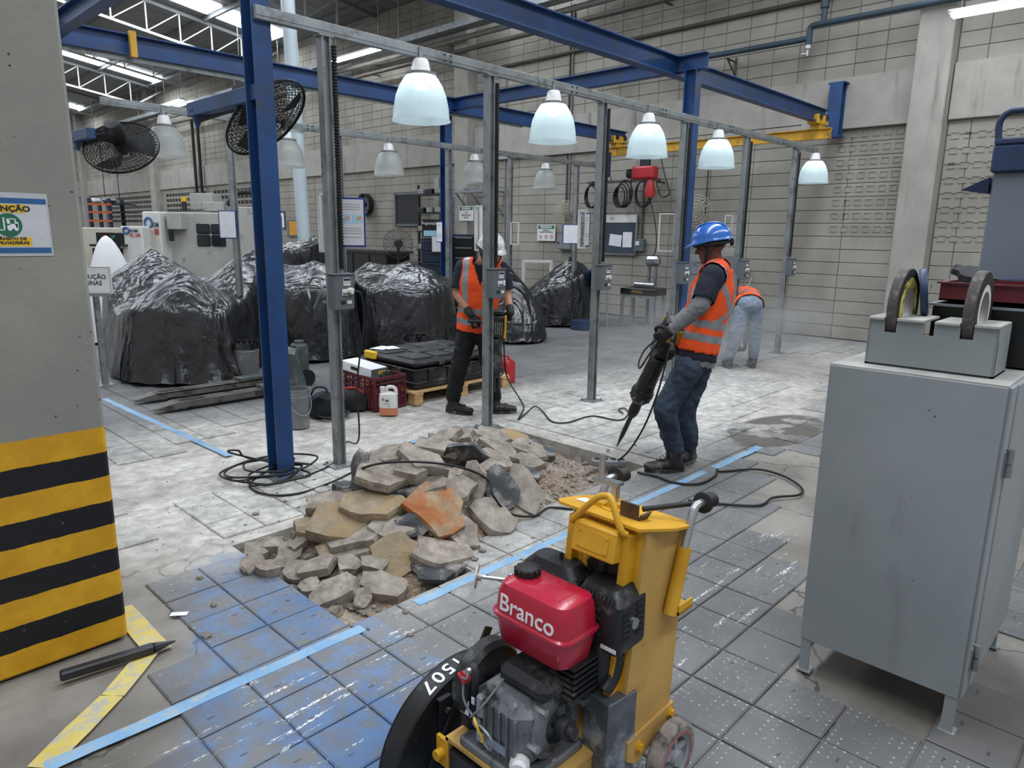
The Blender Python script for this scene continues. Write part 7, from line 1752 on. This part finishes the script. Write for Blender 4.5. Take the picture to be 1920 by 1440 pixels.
def boot(par, ankle, toe, heelz, sc=1.0):
    a, t = Vector(ankle), Vector(toe); d = Vector((t.x - a.x, t.y - a.y, 0)).normalized(); L = .20 * sc; g_ = Vector((a.x, a.y, 0)) + Vector((0, 0, heelz)); T = MB(); sd = Vector((-d.y, d.x, 0))
    ellcap(T, a + Vector((0, 0, .05)), g_ + Vector((0, 0, .06)), .056 * sc, .054 * sc); ellcap(T, g_ - d * .035 + Vector((0, 0, .045)), g_ + d * L * .5 + Vector((0, 0, .05)), (.044 * sc, .042), (.046 * sc, .04), sd); ellcap(T, g_ + d * L * .4 + Vector((0, 0, .045)), g_ + d * (L - .02) + Vector((0, 0, .038)), (.048 * sc, .036), (.042 * sc, .032), sd)
    o = finish('boot', melt(T, .009, 5), m_boot, par, (.002, 22, 1))
    T = MB(); pts = []
    for i in range(28): an = 2 * math.pi * i / 28; c, s = math.cos(an), math.sin(an); w = .052 * sc * (1 if c > -.3 else .9); pts.append((c * (.145 * sc) + .06 * sc, s * w))
    M = Matrix((d, sd, Vector((0, 0, 1)))).transposed().to_4x4(); M.translation = g_; T.prism(pts, .026, M); T.obj('sole', m_sole, o, 40, world=True)
    T = MB()
    for k in range(4): q = g_ + d * (.05 + .022 * k) + Vector((0, 0, .118 - .012 * k)); T.tube([q - sd * .028, q + Vector((0, 0, .006)), q + sd * .028], .003, 5)
    T.obj('laces', m_strap, o, 60, world=True); return o
def seg_d(p, a, b):
    a, b = Vector(a), Vector(b); t = max(0, min(1, (p - a).dot(b - a) / (b - a).length_squared)); return (p - a - (b - a) * t).length, t
def person(label, J, fwd, skin, cfg):
    up = Vector((0, 0, 1)); base = Vector(((J['la'].x + J['ra'].x) / 2, (J['la'].y + J['ra'].y) / 2, 0)); e = thing('person', label, 'person', base)
    fwd = Vector(fwd).normalized(); lf = up.cross(fwd); spine = (J['neck'] - J['pel']).normalized(); side = (J['ls'] - J['rs']).normalized(); k = cfg.get('k', 1.0)
    chest = J['pel'].lerp(J['neck'], .68); waist = J['pel'].lerp(J['neck'], .28)
    def torso(T, g_, hem=0.0):
        ellcap(T, J['pel'] - spine * hem, waist, (.155 + g_, .115 + g_), (.150 + g_, .112 + g_), side); ellcap(T, waist, chest, (.150 + g_, .112 + g_), (.165 + g_, .120 + g_), side); ellcap(T, chest, J['neck'] - spine * .06, (.165 + g_, .120 + g_), (.125 + g_, .085 + g_), side)
        for s in ('ls', 'rs'): ellcap(T, J['neck'] - spine * .03, J[s], .062 + g_, .062 + g_)
    # body, one continuous mesh
    T = MB(); P = head_parts(T, J['head'], J['hup'], J['hfwd'], k); ellcap(T, J['neck'] - spine * .02, J['head'] - Vector(J['hup']).normalized() * .05, .058, .054); torso(T, -.02)
    for s in 'lr':
        ellcap(T, J[s + 's'], J[s + 'e'], .050, .042); ellcap(T, J[s + 'e'], J[s + 'w'], .044, .029); ellcap(T, J[s + 'h'], J[s + 'k'], .078, .054); ellcap(T, J[s + 'k'], J[s + 'a'], .052, .036); ellcap(T, J[s + 'a'], Vector((J[s + 'a'].x, J[s + 'a'].y, .05)), .036, .036)
        hd = cfg['hand'][s]; hand_parts(T, J[s + 'w'], *hd, k=.98)
    body = finish('body', melt(T, .0085, 4), skin, e)
    eyes(e, P, k)
    T = MB(); ellip(T, P(-.02, 0, .045), Vector(J['hfwd']).normalized() * .100, lf * .080, Vector(J['hup']).normalized() * .085); finish('hair', melt(T, .012, 3), m_hair, e, (.003, 40, 1), lambda c, n: True)
    # clothes
    T = MB(); torso(T, .004, .0); sb = cfg.get('shem', .08); ellcap(T, J['pel'] - spine * (sb + .10), J['pel'] + spine * .02, (.182, .146), (.168, .130), side)
    for s in 'lr': ellcap(T, J[s + 's'], J[s + 's'].lerp(J[s + 'e'], .80), .078, .070)
    ends = [(J[s + 's'], J[s + 'e']) for s in 'lr']
    def shirt_keep(c, n):
        if (c - J['pel']).dot(spine) < -sb: return False
        for a, b in ends:
            d_, t_ = seg_d(c, a, b)
            if (c - a).dot((b - a).normalized()) > (b - a).length * .80 and d_ < .12: return False
        return (c - J['neck']).length > .075 or n.dot(spine) < .2
    sh = finish('shirt', melt(T, .013, 6), m_navy, e, (.006, 9, 1.4), shirt_keep); thicken(sh, .003)
    if cfg.get('sleeve'):
        for s in 'lr':
            T = MB(); ellcap(T, J[s + 's'].lerp(J[s + 'e'], .55), J[s + 'e'], .060, .054); ellcap(T, J[s + 'e'], J[s + 'w'], .055, .040); finish('sleeve', melt(T, .008, 4), m_greysl, e, (.007, 26, .9))
    T = MB(); torso(T, .026, .05 + cfg.get('hem', 0)); vm = melt(T, .012, 8)
    hp = J['pel'] - spine * (.06 + cfg.get('hem', 0)); vn = J['hfwd']; fw = (fwd - spine * fwd.dot(spine)).normalized()
    def vest_keep(c, n):
        if (c - hp).dot(spine) < 0: return False
        for a, b in ends:
            ax = (b - a).normalized()
            if (c - a).cross(side).length < .088 and abs((c - a).dot(side)) < .12 and ((c - J['neck']).dot(side) * (a - J['neck']).dot(side)) > 0 and abs((c - J['neck']).dot(side)) > .155: return False
        d_ = c - J['neck']; lat = abs(d_.dot(side)); hgt = d_.dot(spine); fr = d_.dot(fw)
        if lat < .075 and hgt > -.02: return False
        if fr > 0 and lat < .065 + hgt * .35 and hgt > -.19: return False     # neckline V
        return True
    vest = finish('vest', vm.copy(), m_orange, e, (.005, 8, 1.2), vest_keep); thicken(vest, .0025)
    H = (J['neck'] - hp).length
    def band(f):
        def kp(c, n): return vest_keep(c, n) and f((c - hp).dot(spine), (c - J['pel']).dot(side), (c - J['pel']).dot(fw))
        o = finish('reflective_stripe', vm.copy(), m_refl, vest, (.005, 8, 1.2), kp, .0035)
    for f in cfg['bands']: band(f)
    T = MB(); ellcap(T, J['pel'] + spine * .02, J['pel'] - spine * .04, (.160, .122), (.158, .125), side)
    for s in 'lr': ellcap(T, J[s + 'h'], J[s + 'k'], .098, .080); ellcap(T, J[s + 'k'], J[s + 'a'] + Vector((0, 0, .02)), .078, .068)
    tr = finish('trousers', melt(T, .012, 6), cfg['trousers'], e, (.012, 11, 1.5))
    for s in 'lr':
        ft = boot(e, J[s + 'a'], J[s + 't'], 0.0)
        T = MB(); hd = cfg['hand'][s]; hand_parts(T, J[s + 'w'], *hd, k=1.06); dv = (J[s + 'w'] - J[s + 'e']).normalized(); ellcap(T, J[s + 'w'] - dv * .045, J[s + 'w'] + dv * .02, .037, .034); finish('glove', melt(T, .006, 2), m_glove, e)
    return e, P, body, vest
def band_h(a, b): return lambda h, s, f: a < h < b
# ---- man with the blue helmet
fw1 = (-CR * .93 + FH * .36).normalized()
J1 = dict(la=AD(1264, 843, 4.66), ra=AD(1291, 846, 4.86), lt=G(1222, 884), rt=G(1262, 874), lk=AD(1246, 766, 4.58), rk=AD(1283, 768, 4.80), lh=AD(1294, 686, 4.62), rh=AD(1310, 684, 4.80), pel=AD(1308, 656, 4.71), neck=AD(1347, 496, 4.73), head=AD(1334, 462, 4.70), ls=AD(1336, 518, 4.54), rs=AD(1348, 512, 4.92), le=AD(1314, 574, 4.46), re=AD(1308, 572, 4.96), lw=AD(1262, 617, 4.50), rw=AD(1270, 603, 4.78))
J1['hup'] = (Vector((0, 0, 1)) + fw1 * .16).normalized(); J1['hfwd'] = (fw1 - Vector((0, 0, 1)) * .35).normalized()
J1['la'].z = max(J1['la'].z, .13); J1['ra'].z = max(J1['ra'].z, .13)
HT = G(1157, 837); HA = AD(1262, 606, 4.62); hd1 = (HT - HA).normalized()        # hammer axis, top to tip
xbands = [band_h(.075, .125), band_h(.165, .215), lambda h, s, f: f < .0 and h > .215 and abs(abs(s) - (.02 + (h - .30) * .55 if h > .30 else .02 + (.30 - h) * 1.1)) < .026, lambda h, s, f: f > 0 and h > .215 and abs(abs(s) - .10) < .024]
w1, P1, b1, v1 = person('man in blue helmet and orange vest leaning on a jackhammer', J1, fw1, m_skin1, dict(hand=dict(l=(hd1 * .5 - CR * .75 - FH * .0 + Vector((0, 0, -.3)), FH, hd1), r=(-FH * .8 - CR * .3, -CR * .3 + hd1, CR)), bands=xbands, trousers=m_denim, sleeve=True, hem=-.055, shem=.055, k=.92))
helmet(w1, P1(-.005, 0, .055), J1['hup'], J1['hfwd'], .110, m_hblue)
T = MB(); ellcap(T, J1['pel'] - (J1['neck'] - J1['pel']).normalized() * .20, J1['pel'] - (J1['neck'] - J1['pel']).normalized() * .03, (.178, .142), (.172, .134), (J1['ls'] - J1['rs'])); finish('undershirt', melt(T, .012, 4), m_greysl, w1, (.004, 9, 1), lambda c, n: (c - J1['pel']).dot((J1['neck'] - J1['pel']).normalized()) > -.095)
# ---- man with the white helmet
fw2 = (-FH * .97 + CR * .22).normalized(); D2 = 6.22
J2 = dict(ra=AD(850, 752, D2), la=AD(927, 752, D2), rt=G(862, 775), lt=G(945, 774), rk=AD(861, 688, D2 - .08), lk=AD(918, 688, D2 - .08), rh=AD(876, 626, D2), lh=AD(912, 626, D2), pel=AD(894, 606, D2), neck=AD(903, 492, D2 - .04), head=AD(920, 470, D2 - .12), rs=AD(869, 503, D2), ls=AD(939, 506, D2), re=AD(857, 551, D2 - .02), le=AD(951, 553, D2 - .02), rw=AD(881, 588, D2 - .19), lw=AD(957, 584, D2 - .19))
J2['hup'] = (Vector((0, 0, 1)) + fw2 * .25 + CR * .1).normalized(); J2['hfwd'] = (fw2 + CR * .35 - Vector((0, 0, 1)) * .55).normalized()
J2['la'].z = max(J2['la'].z, .13); J2['ra'].z = max(J2['ra'].z, .13)
vb2 = [band_h(.06, .11), band_h(.16, .21), lambda h, s, f: f > 0 and h > .21 and abs(abs(s) - .105) < .026, lambda h, s, f: f < 0 and h > .21 and abs(abs(s) - .10) < .026]
w2, P2, b2, v2 = person('man in white helmet and orange vest holding an upright jackhammer', J2, fw2, m_skin2, dict(hand=dict(r=(CR * .75 + Vector((0, 0, -.6)), -FH * .2 + Vector((0, 0, -1)) + FH * .6, FH), l=(-CR * .35 + Vector((0, 0, -.9)), FH - CR * .2, FH)), bands=vb2, trousers=m_trou, hem=.0, shem=.02, k=.94))
helmet(w2, P2(-.005, 0, .055), J2['hup'], J2['hfwd'], .114, m_hwhite, True)
c = AD(926, 546, D2 - .20); T = MB(); T.T = facing(c, CR, (.1, 0, 1)); T.box((0, 0, 0), (.055, .08, .003)); T.box((-.005, .055, 0), (.02, .04, .004), m=1); T.T = None; T.obj('badge', [m_paper, m_ink], w2, world=True)
# ---- bent-over man
fw3 = (FH * .95 - CR * .3).normalized(); D3 = 8.72
J3 = dict(la=AD(1366, 684, D3), ra=AD(1411, 680, D3 + .05), lt=G(1352, 680), rt=G(1400, 678), lk=AD(1379, 634, D3 - .02), rk=AD(1415, 632, D3 + .02), lh=AD(1391, 584, D3), rh=AD(1417, 584, D3), pel=AD(1405, 570, D3 + .02), neck=AD(1394, 552, D3 + .52), head=AD(1388, 562, D3 + .68), ls=AD(1375, 560, D3 + .46), rs=AD(1415, 560, D3 + .48), le=AD(1372, 600, D3 + .50), re=AD(1408, 600, D3 + .52), lw=AD(1382, 640, D3 + .48), rw=AD(1398, 640, D3 + .5))
J3['hup'] = (fw3 * .8 - Vector((0, 0, .3))).normalized(); J3['hfwd'] = Vector((0, 0, -1)) + fw3 * .2
J3['la'].z = max(J3['la'].z, .13); J3['ra'].z = max(J3['ra'].z, .13)
w3, P3, b3, v3 = person('man in orange vest and light jeans bending over near the wall', J3, fw3, m_skin2, dict(hand=dict(l=(Vector((0, 0, -1)), CR, FH), r=(Vector((0, 0, -1)), -CR, FH)), bands=[band_h(.10, .15), band_h(.22, .27)], trousers=m_denim2, sleeve=True, hem=-.01, shem=.03))
helmet(w3, P3(-.005, 0, .060), J3['hup'], J3['hfwd'], .118, m_hwhite, False)

# ================================================================ JACKHAMMERS
m_dwy = mat('tool_yellow', '#c79420', .45, 0, .1, 10, dirt=('#7a6a3a', .3, 14)); m_dwk = mat('tool_black', '#1a1b1c', .5, 0, .25, 10, .1, 60, dirt=('#5a5853', .35, 9))
def jackhammer(label, top, tip, sidev, kind, ws=1.2):
    top, tip = Vector(top), Vector(tip); e = thing('jackhammer', label, 'jackhammer', tip); ax = (top - tip); L = ax.length; ax = ax / L
    s = Vector(sidev); s = (s - ax * s.dot(ax)).normalized(); t = ax.cross(s)
    M = Matrix((s * ws, t * ws, ax)).transposed().to_4x4(); M.translation = tip
    def tl(prof, ell=1.0, n=24):
        T = MB(); T.lathe(prof, (0, 0, 0), n, ell=ell); T.v = [tuple(M @ Vector(q)) for q in T.v]; return T
    bl = L * .27
    tl([(0, 0), (.004, .0), (.015, bl * .35), (.015, bl), (0, bl)], n=8).obj('chisel', m_iron, e, 30, world=True)
    tl([(0, bl * .93), (.022, bl * .93), (.030, bl), (.034, bl * 1.1), (.030, L * .36), (.040, L * .37), (0, L * .37)]).obj('chuck', m_dwk, e, 40, world=True)
    T = MB(); T.T = M; T.bar((.036, 0, bl * 1.0), (.04, 0, L * .37), .03, .02, bev=.005); T.T = None; T.obj('retainer', m_dwk, e, world=True)
    tl([(0, L * .365), (.045, L * .37), (.066, L * .40), (.070, L * .44), (.058, L * .47), (.052, L * .56), (.050, L * .66), (.056, L * .70), (0, L * .70)]).obj('barrel', m_dwk, e, 40, world=True)
    T = MB()
    for k in range(8):
        a = 2 * math.pi * k / 8; T.T = M; T.bar((.071 * math.cos(a), .071 * math.sin(a), L * .405), (.056 * math.cos(a + .39), .056 * math.sin(a + .39), L * .47), .006, .006); T.T = None
    T.obj('nose_ribs', m_galv, e, world=True)
    T = MB(); T.T = M; T.box((0, 0, L * .80), (.115, .125, L * .20), bev=.022); T.T = None; mo = T.obj('motor_housing', m_dwk, e, 30, world=True)
    for q in (-1, 1):
        T = MB(); T.T = M; T.box((q * .060, 0, L * (.80 if kind else .87)), (.014, .11, L * (.19 if kind else .09)), bev=.006); T.T = None; T.obj('yellow_shell', m_dwy, mo, world=True)
    T = MB(); T.T = M
    for k in range(8): T.box((-.042 + .012 * k, -.064 if kind else .064, L * .79), (.005, .006, L * .10)); T.box((-.042 + .012 * k, .064 if kind else -.064, L * .79), (.005, .006, L * .10))
    T.T = None; T.obj('cooling_vents', m_galv, mo, world=True)
    T = MB(); T.T = M; T.box((0, 0, L * .915), (.10, .11, L * .05), bev=.015); T.T = None; T.obj('top_cover', m_dwk, e, 30, world=True)
    for q in (-1, 1):
        T = MB(); T.T = M; hz_ = L * (.83 if kind else .86); T.tube(spline([(q * .050, 0, hz_ + .01), (q * .08, 0, hz_ + .004), (q * .11, 0, hz_), (q * .155, 0, hz_)] if kind else [(q * .05, 0, hz_ + .04), (q * .10, 0, hz_ + .03), (q * .13, 0, hz_), (q * .20, 0, hz_)], 5), .017, 10); T.T = None; T.obj('handle', m_dwk, e, 60, world=True)
    Mx = M.to_3x3()
    vdir = (-FH if True else t); fn = (vdir - ax * vdir.dot(ax)).normalized(); upl = ax.cross(fn)
    T = MB(); c = tip + ax * (L * .585) + fn * .050 * ws; T.T = facing(c, ax, fn.cross(ax)); T.box((0, 0, 0), (L * .17, .036, .012), bev=.004); T.T = None; pl_ = T.obj('name_panel', m_dwk, e, world=True)
    text_obj('lettering', 'DEWALT', .034, m_castd, pl_, facing(c + fn * .0065, ax, fn.cross(ax)), .0015, bold=.001, sx=1.0)
    return e
jackhammer('black and yellow jackhammer tilted in the hands of the blue-helmeted man', AD(1277, 582, 4.66), HT + Vector((0, 0, .004)), FH, 0)
jackhammer('black and yellow jackhammer held upright by the white-helmeted man', AD(930, 566, 6.0), G(918, 788), CR, 1, 1.5)
cable('power_cable', [AD(1234, 640, 4.56), AD(1215, 668, 4.55), AD(1200, 690, 4.58), AD(1198, 678, 4.62), AD(1210, 655, 4.66), AD(1232, 636, 4.62)], .006, 'black cable loop hanging at the top of the tilted jackhammer')
cable('power_cable', [AD(1257, 645, 4.50), AD(1246, 690, 4.48), AD(1230, 745, 4.50), AD(1205, 805, 4.62), AD(1175, 850, 4.80), march(1150, 868, .03)], .0065, 'black cable running down the leg to the power strip')
cable('power_cable', [AD(942, 606, 6.05), AD(945, 650, 6.03), AD(950, 705, 6.1), G(973, 745, .05), G(982, 762, .01), G(978, 775, .01), G(972, 786, .012), G(985, 776, .012), G(1003, 762, .03), G(1018, 772, .012), G(1035, 790, .01), G(1065, 792, .01), G(1110, 780, .01), G(1160, 788, .01), G(1178, 776, .012), G(1172, 766, .012), G(1160, 768, .015), G(1168, 775, .012)], .0065, 'black cable snaking from the upright jackhammer over the tiles')
# ================================================================ DUST HAZE BY THE BENDING MAN
t = NT('dust_haze'); t.t.nodes.remove(t.bsdf)
v = t.coord(False); ln = t.n('VectorMath', {0: v}, operation='LENGTH').outputs['Value']
den = t.m('MULTIPLY', t.ss(ln, 1.0, .15), t.ss(t.noise(v, 2.2, 4), .32, .68))
vol = t.n('VolumeScatter', {'Color': (.93, .91, .87, 1), 'Density': t.m('MULTIPLY', den, .9), 'Anisotropy': .2}); t.t.links.new(vol.outputs[0], t.out.inputs['Volume'])
bm = bmesh.new(); bmesh.ops.create_icosphere(bm, subdivisions=3, radius=1.0); me = bpy.data.meshes.new('dust_cloud'); bm.to_mesh(me); bm.free(); me.materials.append(t.mat)
o = link_mesh('dust_cloud', me, None, (8.2, 4.2, .45), None, (2.4, 1.7, .75)); tag(o, 'pale grinding dust drifting round the bending man', 'dust', kind='stuff')
# fine rows too small to pick apart singly
for o in bpy.data.objects:
    if o.parent and o.type == 'MESH' and o.name.split('.')[0] in ('vent_slots', 'text_lines', 'cooling_vents', 'nose_ribs', 'laces', 'casting_ribs', 'cylinder_fins', 'starter_grille', 'print', 'side_panels', 'blue_bar', 'yellow_band'):
        if o.name.split('.')[0] not in ('side_panels', 'blue_bar', 'yellow_band'): o['kind'] = 'stuff'
